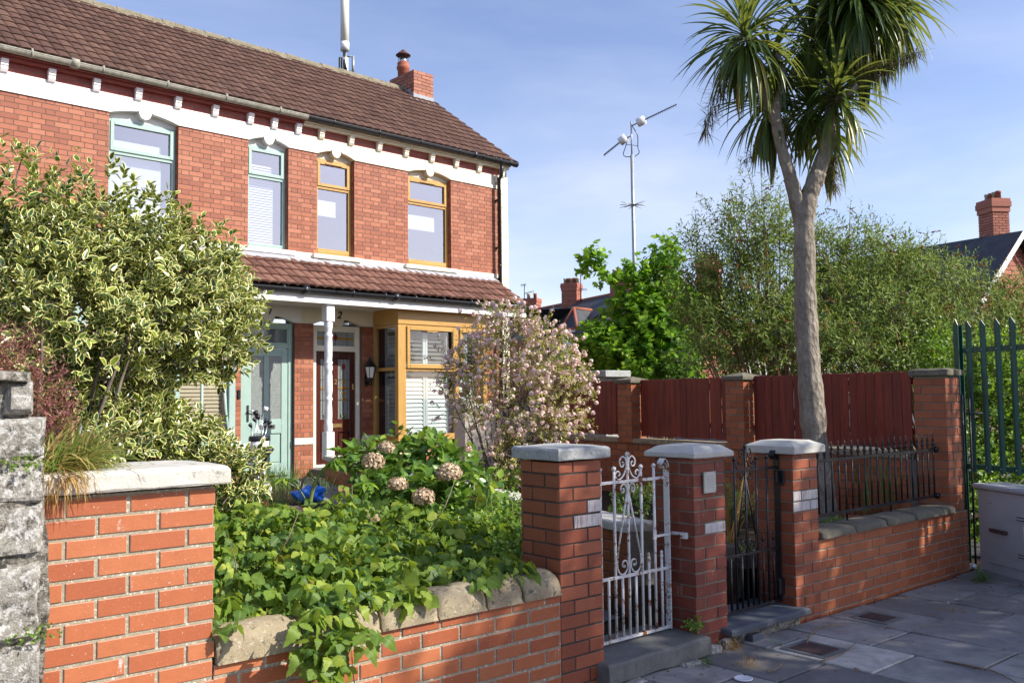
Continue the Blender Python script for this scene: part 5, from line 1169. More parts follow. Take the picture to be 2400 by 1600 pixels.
# grit and fallen leaves along the foot of the walls
rng0 = np.random.default_rng(200); n = 520; u_ = rng0.random(n); S0 = 3.9+5.0*rng0.random(n); P0_ = 3.70-.9*u_**3.2; k_ = rng0.random(n) < .3; S0[k_] = np.round((S0[k_]-5.1)/.53)*.53+5.1+rng0.normal(size=k_.sum())*.015; P0_[k_] = 1.2+2.4*rng0.random(k_.sum())
pos = np.stack([S0*cw-P0_*sw, S0*sw+P0_*cw, np.full(n, .016)], 1); t = tag(thing('leaf_litter', 'scattered dry leaf bits and grit on the paving along the walls', 'litter', tuple(l2w(6, 3.5, 0))), kind='stuff')
a_ = rng0.uniform(0, 6.28, n); ax = np.stack([np.cos(a_), np.sin(a_), rng0.normal(size=n)*.12], 1); nr = np.tile(np.array([0, 0, 1.]), (n, 1))+rng0.normal(size=(n, 3))*.3
leaves('bits', 'slim', pos, ax, nr, rng0.uniform(.008, .045, n), rng0.uniform(.006, .018, n), 'spike_brown', t, rng0.random(n), rng0)

# ============================================================ PLANTS
def A3(v): return np.array(v, float)
def B(lst): return [(A3(at(x, y, D)), r if isinstance(r, tuple) else (r, r, r)) for x, y, D, r in lst]
def basep(v, z=0.): return (v[0], v[1], z)
def straps(name, P, az, el, Ln, W, droop, mat, parent, rnd, seg=7, fold=.25, midx=None, mats=None, taper=1.0, twist=0.):
    n = len(P); e = el.copy(); d = np.stack([np.cos(az), np.sin(az)], 1); sdv = np.stack([-np.sin(az), np.cos(az), np.zeros(n)], 1); pts = [P.copy()]; E_ = [e.copy()]
    for i in range(seg):
        st = (Ln/seg)[:, None]; v = np.concatenate([d*np.cos(e)[:, None], np.sin(e)[:, None]], 1); pts.append(pts[-1]+v*st); e = e-droop/seg*np.clip(np.cos(e)+.15, 0, 1.2); E_.append(e.copy())
    rows = []
    for i, p in enumerate(pts):
        u = i/seg; w_ = W*np.clip(.35+1.6*u, 0, 1)*np.clip((1-u)*2.2*taper+.02, 0, 1); nrm = np.concatenate([-d*np.sin(E_[i])[:, None], np.cos(E_[i])[:, None]], 1)
        tw = twist*u; sv = sdv*math.cos(tw)+nrm*math.sin(tw)
        rows += [p-sv*(w_/2)[:, None]+nrm*(w_*fold)[:, None], p, p+sv*(w_/2)[:, None]+nrm*(w_*fold)[:, None]]
    k = len(rows); V = np.stack(rows, 1); F_ = []
    for i in range(seg):
        a = i*3; F_ += [(a, a+1, a+4, a+3), (a+1, a+2, a+5, a+4)]
    E0 = [.5]*k; TPL['_s'] = (np.zeros((k, 3)), F_, np.array(E0)); Vn = V
    V0, F0, E0 = TPL['_s']; off = A3(parent.location); Vn = (Vn.reshape(-1, 3)-off)
    tot = np.array([4]*len(F0)); fl = np.concatenate([np.array(f) for f in F0]); loops = (fl[None]+(np.arange(n)*k)[:, None]).ravel(); T_ = np.tile(tot, n)
    me = bpy.data.meshes.new(name); me.vertices.add(n*k); me.vertices.foreach_set('co', Vn.astype(np.float32).ravel()); me.loops.add(len(loops)); me.loops.foreach_set('vertex_index', loops.astype(np.int32))
    me.polygons.add(len(T_)); me.polygons.foreach_set('loop_start', (np.arange(len(T_))*4).astype(np.int32)); me.polygons.foreach_set('loop_total', T_.astype(np.int32)); me.polygons.foreach_set('use_smooth', np.ones(len(T_), bool))
    a_ = me.attributes.new('rnd', 'FLOAT', 'POINT'); a_.data.foreach_set('value', np.repeat(rnd, k).astype(np.float32)); a_ = me.attributes.new('edge', 'FLOAT', 'POINT'); a_.data.foreach_set('value', np.full(n*k, .5, np.float32))
    for m_ in (mats or [mat]): me.materials.append(MATS[m_])
    if midx is not None: me.polygons.foreach_set('material_index', np.repeat(midx, len(F0)).astype(np.int32))
    me.update(calc_edges=True); o = bpy.data.objects.new(name, me); COL.objects.link(o); o.parent = parent; return o
def bush(name, label, cat, blobs, base, seed, dens, k, Lsh, ll, lw, mat, T='leaf', spread=.9, up=.5, inner=.5, lum=.14, nst=14, stem=(.02, .004), smat='bark_grey', group=None, under=.3, rb=0., upn=.35, twigs=0, tipsmall=.3, rexp=1.0, part='foliage'):
    rng = np.random.default_rng(seed); t = thing(name, label, cat, tuple(base), group=group)
    P, N_ = shell(rng, blobs, dens, inner, lum, under); D = norm(N_+A3((0, 0, up))+rng.normal(size=P.shape)*.35)
    pos, ax, nr, l_, w_, tt = shoot_leaves(rng, P, D, k, Lsh, ll, lw, spread, upn, tipsmall=tipsmall)
    rnd = np.clip(rng.random(len(pos))**rexp*.75+np.repeat(rng.random(len(P)), k)*.3+rb+(tt > .8)*.18, 0, 1)
    leaves(part, T, pos, ax, nr, l_, w_, mat, t, rnd, rng)
    mb = MB().mat(smat); tg = [P[i] for i in rng.choice(len(P), nst)] if nst else []
    if nst: stems(mb, base, tg, stem[0], stem[1], sag=.12)
    if twigs:
        for i in rng.choice(len(P), twigs): p = Vector(P[i]); d = Vector(D[i]); mb.tube([p-d*Lsh*1.5+Vector((rs.gauss(0, .02), rs.gauss(0, .02), -.02)), p, p+d*Lsh*.9], [stem[1], stem[1]*.8, .001], 4, caps=False)
    if mb.V: mb.build('branches', parent=t)
    return t, P, D

# variegated holly
hb = B([(50, 715, 6.2, .68), (235, 670, 6.4, .56), (395, 715, 6.6, .49), (478, 772, 6.9, .34), (320, 800, 6.3, .42), (120, 800, 5.9, .50), (-170, 770, 6.0, .72), (30, 590, 6.7, .25), (150, 590, 6.6, .22), (345, 600, 6.7, .18), (500, 850, 6.9, .18), (455, 640, 6.9, .22), (540, 700, 7.0, .15),
        (350, 1035, 6.0, .20), (450, 1075, 6.2, .20), (530, 1140, 6.5, .21), (560, 1215, 6.7, .15), (250, 1040, 5.8, .20), (400, 1000, 6.3, .14)])
hbase = (1.7, 5.9, .34)
holly, P_, D_ = bush('holly_bush', 'large variegated holly bush with cream edged leaves in front of the green windows', 'bush', hb, hbase, 11, 190, 7, .12, .085, .040, 'holly_leaf', nst=26, stem=(.035, .006), spread=1.0, inner=.5, lum=.20, twigs=250, rexp=1.5, under=.5)
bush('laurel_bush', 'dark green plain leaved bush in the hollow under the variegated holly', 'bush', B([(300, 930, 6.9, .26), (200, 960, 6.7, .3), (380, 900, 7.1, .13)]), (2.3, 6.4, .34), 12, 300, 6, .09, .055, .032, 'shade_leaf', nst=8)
# holly saplings' pale stems
t = thing('plant_cane', 'two pale grey green stems under the holly in front of the tan window blind', 'stem', (3.6, 7.9, .34)); mb = MB().mat('sage_paint')
mb.tube([at(524, 880, 7.6), at(528, 960, 7.6), at(540, 1060, 7.6)], .016, 7); mb.tube([at(474, 860, 7.9), at(472, 990, 7.9), at(470, 1080, 7.9)], .014, 7); mb.build('stem', parent=t)

# raspberry thicket behind the front wall
rng = np.random.default_rng(21); t = thing('raspberry_bush', 'sprawling raspberry thicket of toothed green leaves spilling over the low front wall', 'bush', tuple(l2w(2.6, 4.5, .36)))
def trif(C, AX, sz, rng, up=1.0):
    n = len(C); AX = norm(AX); upv = np.tile(A3((0, 0, 1.)), (n, 1)); sd = norm(np.cross(AX, upv)); pos, ax, nr, l_ = [], [], [], []
    base_n = norm(upv*up+rng.normal(size=(n, 3))*.62+A3((.2, -.25, 0)))
    for q, (f, s, k) in enumerate(((1, 0, 1.0), (.15, .9, .85), (.15, -.9, .85))):
        a = norm(AX*f+sd*s+A3((0, 0, -.22))); pos.append(C+AX*(.022 if q == 0 else 0)); ax.append(a); nr.append(norm(base_n+rng.normal(size=(n, 3))*.15)); l_.append(sz*k)
    return np.concatenate(pos), np.concatenate(ax), np.concatenate(nr), np.concatenate(l_)
n = 3500; s_ = rng.uniform(1.50, 4.0, n); p_ = 3.95+2.3*rng.random(n)**1.1
keep = ~((s_ > 3.35) & (p_ < 4.1)); s_, p_ = s_[keep], p_[keep]; n = len(s_)
top = .58+.26*np.clip((p_-3.9)/1.1, 0, 1)+.06*np.sin(s_*5+1)+.05*np.sin(p_*7+s_*3)-.10*np.clip((s_-2.9)/.8, 0, 1)*np.clip((p_-4.2)/1, 0, 1)
z_ = top-.34*rng.random(n)**1.3+.05*np.abs(rng.normal(size=n))*(rng.random(n) < .35); C = np.stack([s_*cw-p_*sw, s_*sw+p_*cw, z_], 1); az = rng.uniform(0, 6.28, n); AX = np.stack([np.cos(az), np.sin(az)-.35, -.15+0*az], 1)
m_ = 170; s2 = rng.uniform(1.55, 3.4, m_); p2 = rng.uniform(3.70, 3.98, m_); okk = (np.sin(s2*6.1)+np.sin(s2*13+1)*.6 > -.25)|(p2 > 3.88); s2, p2 = s2[okk], p2[okk]; z2 = .705+.05*rng.random(len(s2))+(3.85-p2)*-.2
C = np.concatenate([C, np.stack([s2*cw-p2*sw, s2*sw+p2*cw, z2], 1)]); AX = np.concatenate([AX, np.stack([rng.normal(size=len(s2))*.6, -np.ones(len(s2)), -.2+0*s2], 1)])
for (x, y, D, sp, c_) in ((735, 1425, 4.15, .07, 26), (770, 1490, 3.98, .06, 30), (745, 1550, 3.93, .045, 22), (815, 1440, 4.12, .05, 14), (545, 1375, 4.2, .06, 14), (965, 1400, 4.5, .04, 8), (790, 1180, 6.2, .09, 26), (850, 1210, 6.0, .08, 22), (700, 1220, 5.8, .07, 18), (1065, 1240, 5.6, .07, 18), (1130, 1150, 6.4, .05, 8), (935, 1200, 6.0, .06, 14)):
    q = A3(at(x, y, D)); C = np.concatenate([C, q+rng.normal(size=(c_, 3))*sp]); AX = np.concatenate([AX, np.stack([rng.normal(size=c_), -np.ones(c_), -.5+0*np.ones(c_)], 1)])
sz = .038+.056*rng.random(len(C))**.8; pos, ax, nr, l_ = trif(C, AX, sz, rng); rnd = np.clip(np.tile(np.clip(rng.normal(.50, .27, len(C)), 0, 1), 3), 0, 1)
q_ = rng.random(len(pos)) < .45; leaves('foliage', 'toothed', pos[~q_], ax[~q_], nr[~q_], l_[~q_], l_[~q_]*.84, 'raspberry_leaf', t, rnd[~q_], rng); leaves('foliage', 'curled', pos[q_], ax[q_], nr[q_], l_[q_], l_[q_]*.80, 'raspberry_leaf', t, rnd[q_], rng)
mb = MB().mat('stem_green')
for i in rng.choice(len(C), 260): q = Vector(C[i]); mb.tube([q+Vector((rs.gauss(0, .05), rs.gauss(0, .05), -.28)), q+Vector((rs.gauss(0, .02), rs.gauss(0, .02), -.10)), q], [.004, .0035, .002], 5, caps=False)
mb.build('stems', parent=t)
for a, b in (((1010, 1240), (1065, 1130)), ((640, 1320), (700, 1200)), ((560, 1380), (530, 1240))): mb = MB().mat('twig'); mb.tube([at(*a, 5.0), at((a[0]+b[0])/2+6, (a[1]+b[1])/2, 5.0), at(*b, 5.05)], [.004, .003, .0015], 5); mb.build('cane', parent=t)
mb = MB().mat('twig'); mb.tube([at(735, 1400, 4.2), at(742, 1470, 4.0), at(735, 1560, 3.92)], [.004, .003, .002], 5); mb.build('cane', parent=t)

# hydrangea
yb = B([(955, 1115, 7.6, .30), (875, 1120, 7.4, .20), (1065, 1130, 7.6, .22), (1000, 1075, 7.8, .17), (1110, 1190, 7.2, .22), (920, 1180, 7.1, .22), (1030, 1200, 7.1, .24), (1060, 1060, 7.9, .10), (850, 1070, 7.6, .08)])
hyd, P_, D_ = bush('hydrangea_bush', 'hydrangea bush with broad glossy leaves and dried brown flower heads', 'bush', yb, (5.2, 6.6, .36), 31, 95, 5, .12, .115, .075, 'hydrangea_leaf', nst=20, stem=(.012, .006), smat='stem_green', spread=1.15, up=.9, under=.3, inner=.6)
for i, (x, y, D, r) in enumerate(((1052, 1110, 7.25, .092), (992, 1166, 7.0, .078), (932, 1136, 7.1, .068), (905, 1050, 7.5, .062), (875, 1083, 7.2, .080), (1145, 1225, 6.8, .066), (868, 1208, 6.6, .062), (1095, 1052, 7.7, .04))):
    c = A3(at(x, y, D-.22)); r *= 1.08; n = int(520*(r/.09)**2); d = rdir(rng, n); d = d[d[:, 2] > -.55]; n = len(d); pos = c+d*A3((r, r, r*.82))*rng.uniform(.8, 1.05, (n, 1)); ax = norm(np.cross(d, rng.normal(size=(n, 3)))); leaves('flower_head', 'petal', pos-ax*.009, ax, d+rng.normal(size=(n, 3))*.4, .019, .019, 'petal_dry', hyd, None, rng)

# weeds, grasses at the right of the raspberry
def grass(name, label, cat, P0, n, L0, W0, mat, seed, el=(.7, 1.5), droop=1.2, spread=.1, azb=None, rb=0., base=None, kind=None):
    rng = np.random.default_rng(seed); t = thing(name, label, cat, tuple(base if base is not None else P0[0])); P0 = A3(P0); i = rng.integers(0, len(P0), n); P = P0[i]+rng.normal(size=(n, 3))*A3((spread, spread, .006)); az = rng.uniform(0, 6.28, n) if azb is None else rng.normal(azb[0], azb[1], n)
    straps('blades', P, az, rng.uniform(*el, n), L0*rng.uniform(.5, 1.2, n), W0*rng.uniform(.6, 1.2, n), droop*rng.uniform(.5, 1.4, n), mat, t, np.clip(rng.random(n)+rb, 0, 1)); return t
pts = [l2w(rs.uniform(3.0, 4.1), rs.uniform(4.2, 6.4), .36) for _ in range(60)]
grass('sedge_clump', 'tall sunlit grasses and sedges between the raspberries and the grey capped pier', 'grass', pts, 900, .42, .010, 'lawn_blade', 41, droop=1.0)
wb = B([(1170, 1220, 6.8, .2), (1150, 1290, 6.2, .22), (1200, 1250, 6.6, .2), (1100, 1250, 6.4, .2), (1190, 1320, 5.9, .15)])
bush('weeds', 'bright green leafy weeds left of the grey capped pier', 'plant', wb, tuple(l2w(3.5, 5.2, .36)), 42, 240, 5, .09, .045, .028, 'hedge_leaf', nst=20, stem=(.004, .002), smat='stem_green', up=1.0)
t = thing('sedge_stalks', 'arching brown tipped sedge stalks above the low dividing wall', 'plant', tuple(l2w(3.9, 5.6, .36))); mb = MB().mat('stem_green')
for a in (((1145, 1300), (1140, 1180), (1152, 1112), (1162, 1118)), ((1212, 1320), (1205, 1230), (1200, 1185), (1202, 1175)), ((1222, 1300), (1215, 1220), (1225, 1195), (1232, 1198)), ((1160, 1250), (1148, 1150), (1147, 1110), (1140, 1165))): mb.tube(curve([tuple(at(x, y, 6.3)) for x, y in a], 5), .004, 5)
mb.build('stalks', parent=t)
# stout stalk with drooping leaves
t = thing('hellebore', 'tall stout green stalk with drooping fingered leaves beside the blue bag', 'plant', tuple(at(735, 1250, 6.9))); mb = MB().mat('stem_green'); K = [(722, 1250), (730, 1160), (750, 1110), (785, 1075), (792, 1060)]
mb.tube(curve([tuple(at(x, y, 6.9)) for x, y in K], 6), [.016]*10+[.013]*9+[.008]*6, 8)
mb.tube(curve([tuple(at(x, y, 6.9)) for x, y in ((728, 1190), (700, 1145), (670, 1120))], 6), .006, 6); mb.tube(curve([tuple(at(x, y, 6.8)) for x, y in ((845, 1260), (850, 1180), (860, 1130))], 6), .009, 6); mb.build('stalk', parent=t)
pos, ax, nr, ll_ = [], [], [], []
for x, y, D, k, L_, cr in ((792, 1056, 6.9, 14, .12, .3), (785, 1075, 6.9, 10, .15, -.8), (668, 1120, 6.9, 8, .14, -.3), (860, 1130, 6.8, 10, .14, -.2), (858, 1190, 6.6, 8, .13, -.5), (800, 1065, 6.9, 6, .10, .9)):
    q = A3(at(x, y, D))
    for i in range(k): a = 6.28*i/k+rs.random()*.4; pos.append(q); ax.append((math.cos(a), math.sin(a), cr+rs.uniform(-.2, .2))); nr.append((math.cos(a)*.5, math.sin(a)*.5, 1)); ll_.append(L_*rs.uniform(.7, 1.1))
leaves('foliage', 'leaf', A3(pos), A3(ax), A3(nr), A3(ll_), A3(ll_)*.33, 'hedge_leaf', t, None, rng)
# grass by the bags and round the garden
pts = [gp(x, y, .36) for x, y in ((600, 1150), (640, 1130), (660, 1150), (620, 1190), (560, 1200), (650, 1200), (700, 1130), (590, 1230), (740, 1160))]
grass('grass_tuft', 'dark green grass clump around the blue bag by the pale green door', 'grass', pts, 700, .34, .008, 'lawn_blade', 44, droop=.8, spread=.14)
# pink shrub
pb = B([(x, y, D*1.08, r*.97) for x, y, D, r in [(1185, 800, 10.0, .40), (1105, 850, 9.9, .30), (1270, 830, 10.1, .38), (1110, 950, 9.9, .27), (1220, 940, 10.0, .42), (1315, 930, 10.1, .30), (1190, 1060, 9.8, .24), (1345, 880, 10.2, .20), (1340, 990, 10.0, .16), (1060, 890, 9.8, .14), (1290, 1010, 9.9, .22), (1170, 1120, 9.7, .15), (1160, 740, 10, .13), (1240, 755, 10.1, .12)]])
pk, P_, D_ = bush('flowering_shrub', 'tall shrub covered in small pink flowers in front of the oak bay window', 'shrub', pb, (7.25, 8.0, .36), 51, 165, 8, .15, .050, .019, 'shrub_leaf', T='slim', nst=46, stem=(.022, .003), smat='bark_grey', spread=.9, up=.2, inner=.30, lum=.42, twigs=420, under=.7, rexp=.7)
rng = np.random.default_rng(52); i = rng.choice(len(P_), 2100); i = i[(P_[i][:, 2] > 1.1) | (rng.random(len(i)) < .5)]; c = P_[i]+D_[i]*.13; k = 11
d = rdir(rng, len(c)*k); pos = np.repeat(c, k, 0)+d*.024; ax = norm(np.cross(d, rng.normal(size=d.shape))); rn = np.clip(np.repeat(rng.random(len(c)), k)*.8+rng.random(len(d))*.3, 0, 1)
leaves('flowers', 'petal', pos-ax*.008, ax, d, .019, .019, 'petal_pink', pk, rn, rng)
gb = B([(1160, 1120, 9.6, .10), (1210, 1130, 9.5, .12), (1120, 1120, 9.7, .08), (1250, 1110, 9.6, .1)])
bush('ground_cover', 'low green ground cover at the foot of the pink flowering shrub', 'plant', gb, (6.6, 7.2, .36), 53, 500, 5, .05, .035, .025, 'hedge_leaf', nst=0)
# heather-like pink growth and grasses on the walls
hb2 = [(A3(l2w(s, p, z)), r) for s, p, z, r in ((.50, 3.98, 1.88, (.26, .16, .11)), (.20, 3.95, 1.90, (.3, .18, .12)), (.78, 4.02, 1.82, (.12, .12, .11)), (.94, 4.03, 1.68, (.08, .10, .12)), (.98, 4.05, 1.56, (.07, .1, .12)), (1.02, 4.1, 1.48, (.1, .1, .07)))]
bush('wall_plant', 'wiry pinkish red plant growing over the top of the rubble wall', 'plant', hb2, tuple(l2w(.6, 4.0, 1.7)), 61, 1500, 6, .06, .020, .006, 'heather_pink', T='slim', nst=60, stem=(.003, .001), smat='dead_leaf', spread=.7, inner=.3, twigs=500, under=.7)
q0 = [l2w(s, p, 1.39) for s, p in ((.92, 3.85), (.96, 3.95), (1.0, 3.8), (1.04, 3.9), (.93, 4.0), (1.1, 3.95), (.90, 3.75))]
grass('grass_tuft', 'tuft of long green and straw coloured grass on the weathered cap beside the rubble wall', 'grass', q0, 430, .25, .009, 'grass_blade', 62, el=(.2, 1.4), droop=1.6, spread=.03, azb=(.15, .85), rb=.22)
q0 = [l2w(s, p, 1.37) for s, p in ((.90, 3.72), (.93, 3.70), (.96, 3.72))]
grass('dry_grass', 'dry straw coloured grass hanging at the joint of the rubble wall and the brick pier', 'grass', q0, 160, .16, .003, 'cord_dead', 63, el=(-.6, .9), droop=2.4, spread=.02, azb=(-.9, .9))
for i, (s, p_, z, lab) in enumerate(((.50, 3.58, 1.52, 'small reddish creeper on the upper rubble wall'), (.82, 3.60, .82, 'small green creeper low on the rubble wall beside the brick pier'), (.72, 3.60, .52, 'reddish creeper near the bottom of the rubble wall'), (.80, 3.60, 1.42, 'trailing brown creeper on the rubble wall beside the grass tuft'))):
    bush('creeper', lab, 'plant', [(A3(l2w(s, p_, z)), (.09, .025, .03))], tuple(l2w(s, p_, z)), 64+i, 5200 if i % 2 == 0 else 3500, 3, .015, .012, .009, 'heather_pink' if i % 2 == 0 else 'hedge_leaf', nst=0, group='creepers on the rubble wall')
# little plants by the steps
bush('seedling', 'small bright green seedling at the left foot of the old worn pier', 'plant', [(A3(l2w(4.63, 3.70, .19)), (.055, .04, .035))], tuple(l2w(4.64, 3.72, .14)), 71, 1500, 4, .03, .026, .020, 'hedge_leaf', nst=8, stem=(.002, .001), smat='stem_green')
for i, (px, py, c_) in enumerate(((1597, 1545, 0), (1712, 1520, 0), (1760, 1560, 0), (2300, 1360, 1), (1650, 1555, 1), (2215, 1340, 1), (2225, 1430, 0), (2030, 1400, 1), (1820, 1510, 1))):
    q = gp(px, py); grass('dry_tuft' if not c_ else 'weed_tuft', ['dry brown weed below the concrete step, left of the old worn pier', 'dry straw tuft at the right foot of the old worn pier', 'dry straw tuft on the pavement below the slate step', 'green grass tuft at the foot of the grey cabinet', 'green weed in the gap below the concrete step', 'small weed in the corner under the tall corner pier', 'dry weed in a joint of the slabs, left of the cabinet', 'small green weed where the slabs meet the railings wall', 'small moss tuft beside the drain cover'][i], 'weed', [q], (70, 90, 60, 130, 50, 30, 40, 30, 24)[i], (.10, .11, .08, .20, .09, .08, .05, .07, .04)[i], .0035, 'lawn_blade' if c_ else 'cord_dead', 80+i, el=(.1, 1.4), spread=.04 if not c_ else .025, droop=1.2, base=q)

# cordyline palm
cb = l2w(7.92, 4.8, .36); D0 = 8.79
cord = thing('cordyline_palm', 'tall cordyline palm with a forked trunk and sword shaped leaves behind the railings', 'palm', tuple(cb))
def W(pts): return [tuple(at(x, y, D0+d)) for x, y, d in pts]
mb = MB().mat('palm_bark'); nz_ = lump(.010, 9, 4)
def trunk(pts, r, n=14):
    P = curve(W(pts), 7); N_ = len(P); rr = [r[0]+(r[1]-r[0])*i/(N_-1) for i in range(N_)]
    rr = [q*(1+.05*math.sin(i*1.9)+.04*math.sin(i*.7+1)) for i, q in enumerate(rr)]; mb.tube(P, rr, n)
trunk([(1932, 1232, 0), (1926, 1150, 0), (1912, 1050, 0), (1899, 900, 0), (1889, 750, 0), (1886, 620, 0), (1886, 520, 0), (1897, 460, 0), (1918, 405, 0)], (.135, .080), 18)
trunk([(1884, 560, 0), (1876, 500, 0), (1860, 435, 0), (1838, 370, 0), (1822, 300, -.03), (1817, 240, -.05)], (.072, .048))
trunk([(1876, 540, .05), (1852, 440, .10), (1836, 370, .12), (1826, 330, .12)], (.05, .03))
trunk([(1822, 300, -.03), (1800, 250, -.1), (1786, 200, -.15), (1758, 110, -.2), (1748, 70, -.2)], (.040, .03))
trunk([(1818, 260, -.05), (1832, 200, 0), (1834, 160, .05), (1815, 120, .1)], (.042, .028))
trunk([(1903, 445, 0), (1920, 400, 0), (1938, 340, .02), (1948, 260, .04), (1952, 190, .05), (1968, 110, .06), (1990, 60, .05), (2010, 0, 0)], (.075, .046))
trunk([(1953, 240, .06), (1972, 170, .12), (1988, 100, .2), (2040, 30, .3)], (.045, .036)); trunk([(1940, 330, 0), (1905, 290, .25), (1900, 240, .3)], (.035, .028)); trunk([(1952, 240, 0), (1990, 220, -.3), (2010, 200, -.35)], (.03, .024))
mb.build('trunk', parent=cord)
rng = np.random.default_rng(91)
heads = [(1748, 72, -.2, 190, .80, .0), (1810, 130, .1, 70, .62, -.5), (1800, 235, .25, 90, .72, -.8), (1900, 75, .45, 130, .62, -.1), (1898, 232, .3, 150, .66, 0), (1962, 205, -.1, 120, .62, .1), (2005, -25, 0, 330, .80, -.2), (2075, -10, .2, 230, .80, -.3), (1965, -30, .2, 170, .85, -.3), (2020, 60, .35, 140, .75, -.6), (1938, 300, .3, 70, .62, -.9)]
for x, y, d, n, L_, eb in heads:
    n = int(n*.98)
    c = A3(at(x, y, D0+d)); u = rng.random(n); el = 1.35-2.5*u**.9+eb+rng.normal(size=n)*.12; az = np.arange(n)*2.4+rng.normal(size=n)*.2
    P = c+np.stack([np.cos(az)*.02, np.sin(az)*.02, -.20*u], 1); dead = (u > .965) & (rng.random(n) < .5); el = np.clip(el, -1.45, 1.5)
    straps('leaf_head', P, az, el, L_*rng.uniform(.72, 1.05, n), .040*rng.uniform(.75, 1.15, n), (.55+rng.random(n)*.9)*(1+.5*(u > .7)), None, cord, np.clip(rng.random(n)*.85+(u > .8)*.2, 0, 1), seg=8, mats=['cord_leaf', 'cord_dead'], midx=dead.astype(int), taper=1.1)
def panicle(pts, n, L_, mat, droop, label):
    P0 = A3([at(x, y, D0+d) for x, y, d in curve([(a, b, c) for a, b, c in pts], 10)]); i = rng.integers(len(P0)//4, len(P0), n); P = P0[i]+rng.normal(size=(n, 3))*.01
    straps('flower_panicle', P, rng.uniform(0, 6.28, n), rng.uniform(-1.3, .7, n), L_*rng.uniform(.5, 1.2, n), np.full(n, .0065), rng.uniform(-.3, 1.0, n)*droop, 'panicle_dry', cord, rng.random(n), seg=5, fold=.1)
panicle([(1735, 140, -.2), (1700, 190, -.2), (1670, 250, -.2), (1650, 310, -.2)], 360, .20, 'shade_leaf', .9, '')
panicle([(2000, 60, 0), (2040, 160, -.2), (2100, 140, -.25), (2160, 120, -.3)], 420, .17, 'spike_brown', .8, '')
panicle([(1975, 180, 0), (2020, 170, -.2), (2080, 160, -.25)], 300, .17, 'spike_brown', .8, '')
panicle([(1955, 330, .1), (1950, 390, .1), (1955, 440, .1)], 330, .17, 'spike_brown', 1.4, '')
panicle([(1800, 300, .2), (1770, 350, .2), (1745, 380, .2)], 120, .14, 'shade_leaf', 1.2, '')
# garden of the end house: low growth
gb = B([(1700, 1180, 7.6, .16), (1480, 1180, 8.6, .16), (1530, 1170, 8.5, .14), (1450, 1210, 8.2, .10)])
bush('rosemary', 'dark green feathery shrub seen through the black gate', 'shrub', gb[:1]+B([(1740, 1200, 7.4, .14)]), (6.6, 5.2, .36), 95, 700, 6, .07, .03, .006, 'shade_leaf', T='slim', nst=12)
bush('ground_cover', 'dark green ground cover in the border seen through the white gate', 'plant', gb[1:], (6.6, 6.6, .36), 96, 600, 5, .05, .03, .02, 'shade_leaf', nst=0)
pts = [at(x, y, 7.6) for x, y in ((1710, 1330), (1725, 1345), (1740, 1340), (1760, 1345), (1705, 1300), (1730, 1310), (1750, 1320), (1715, 1360), (1745, 1365), (1765, 1370))]
grass('grass_patch', 'sunlit yellow green grass patch seen through the black gate', 'grass', pts, 1500, .15, .006, 'lawn_blade', 97, droop=.7, spread=.10, rb=.2)
q = gp(1722, 1200, .4); grass('flax_leaves', 'long yellowing strap leaves behind the left post of the black gate', 'plant', [at(1700, 1290, 7.2)], 14, .85, .022, 'cord_dead', 98, el=(.9, 1.5), droop=.6, spread=.06, base=at(1700, 1290, 7.2))
# terracotta pot behind the railings
q = at(2040, 1225, 8.6); t = thing('garden_pot', 'old terracotta pot with dark dry plants behind the black railings', 'pot', (q.x, q.y, q.z-.1)); mb = MB().mat('terracotta'); z = q.z-.1
mb.lathe(q.x, q.y, [(.14, z-.2), (.15, z), (.21, z+.12), (.235, z+.15), (.24, z+.18), (.215, z+.19), (.20, z+.15)], 26); mb.build('pot', parent=t)
n = 500; c = A3((q.x, q.y, z+.17)); pos = c+rng.normal(size=(n, 3))*A3((.09, .09, .02)); leaves('plants', 'slim', pos, rdir(rng, n, .8), rdir(rng, n), .045, .015, 'spike_brown', t, None, rng)
q2 = at(2030, 1200, 8.5); grass('weed_stalks', 'thin green weed stalks behind the black railings', 'plant', [q2, at(2090, 1190, 8.5)], 26, .45, .012, 'lawn_blade', 99, el=(1.2, 1.55), droop=.2, spread=.05, base=q2)
q2 = at(1955, 1235, 8.3); grass('weed_tuft', 'small green weeds at the foot of the palm trunk', 'plant', [q2], 120, .14, .010, 'lawn_blade', 100, el=(.6, 1.5), droop=.8, spread=.05, base=q2)

# ---- beyond the side fence
bl = [('tall buddleia bush with arching stems and brown seed spikes, left of the palm trunk', [(1790, 560, 13, .62), (1740, 560, 13, .34), (1690, 640, 13, .50), (1650, 720, 13.2, .45), (1790, 700, 12.8, .62), (1700, 800, 12.6, .50), (1830, 800, 12.4, .5), (1640, 570, 13.3, .14), (1815, 520, 13, .18), (1720, 500, 13.1, .10)], 101, (11.6, 6.9, 0)),
      ('wide buddleia bush with many brown seed spikes, right of the palm trunk', [(1905, 590, 13.6, .30), (1960, 630, 13.5, .48), (2050, 620, 13.5, .46), (2100, 660, 13.3, .62), (1990, 720, 13, .70), (2120, 780, 12.8, .55), (1950, 830, 12.4, .5), (2060, 850, 12.2, .35), (2130, 600, 13.6, .14), (2035, 550, 13.5, .14), (1930, 580, 13.4, .2)], 102, (12.9, 5.2, 0)),
      ('grey green buddleia bush in front of the pink brick gable at the right edge', [(2215, 690, 13.4, .46), (2315, 735, 13.4, .42), (2410, 750, 13.4, .46), (2200, 800, 12.8, .5), (2300, 810, 12.8, .5), (2395, 820, 12.8, .5), (2240, 640, 13.6, .12), (2370, 680, 13.6, .14)], 103, (13.4, 3.6, 0))]
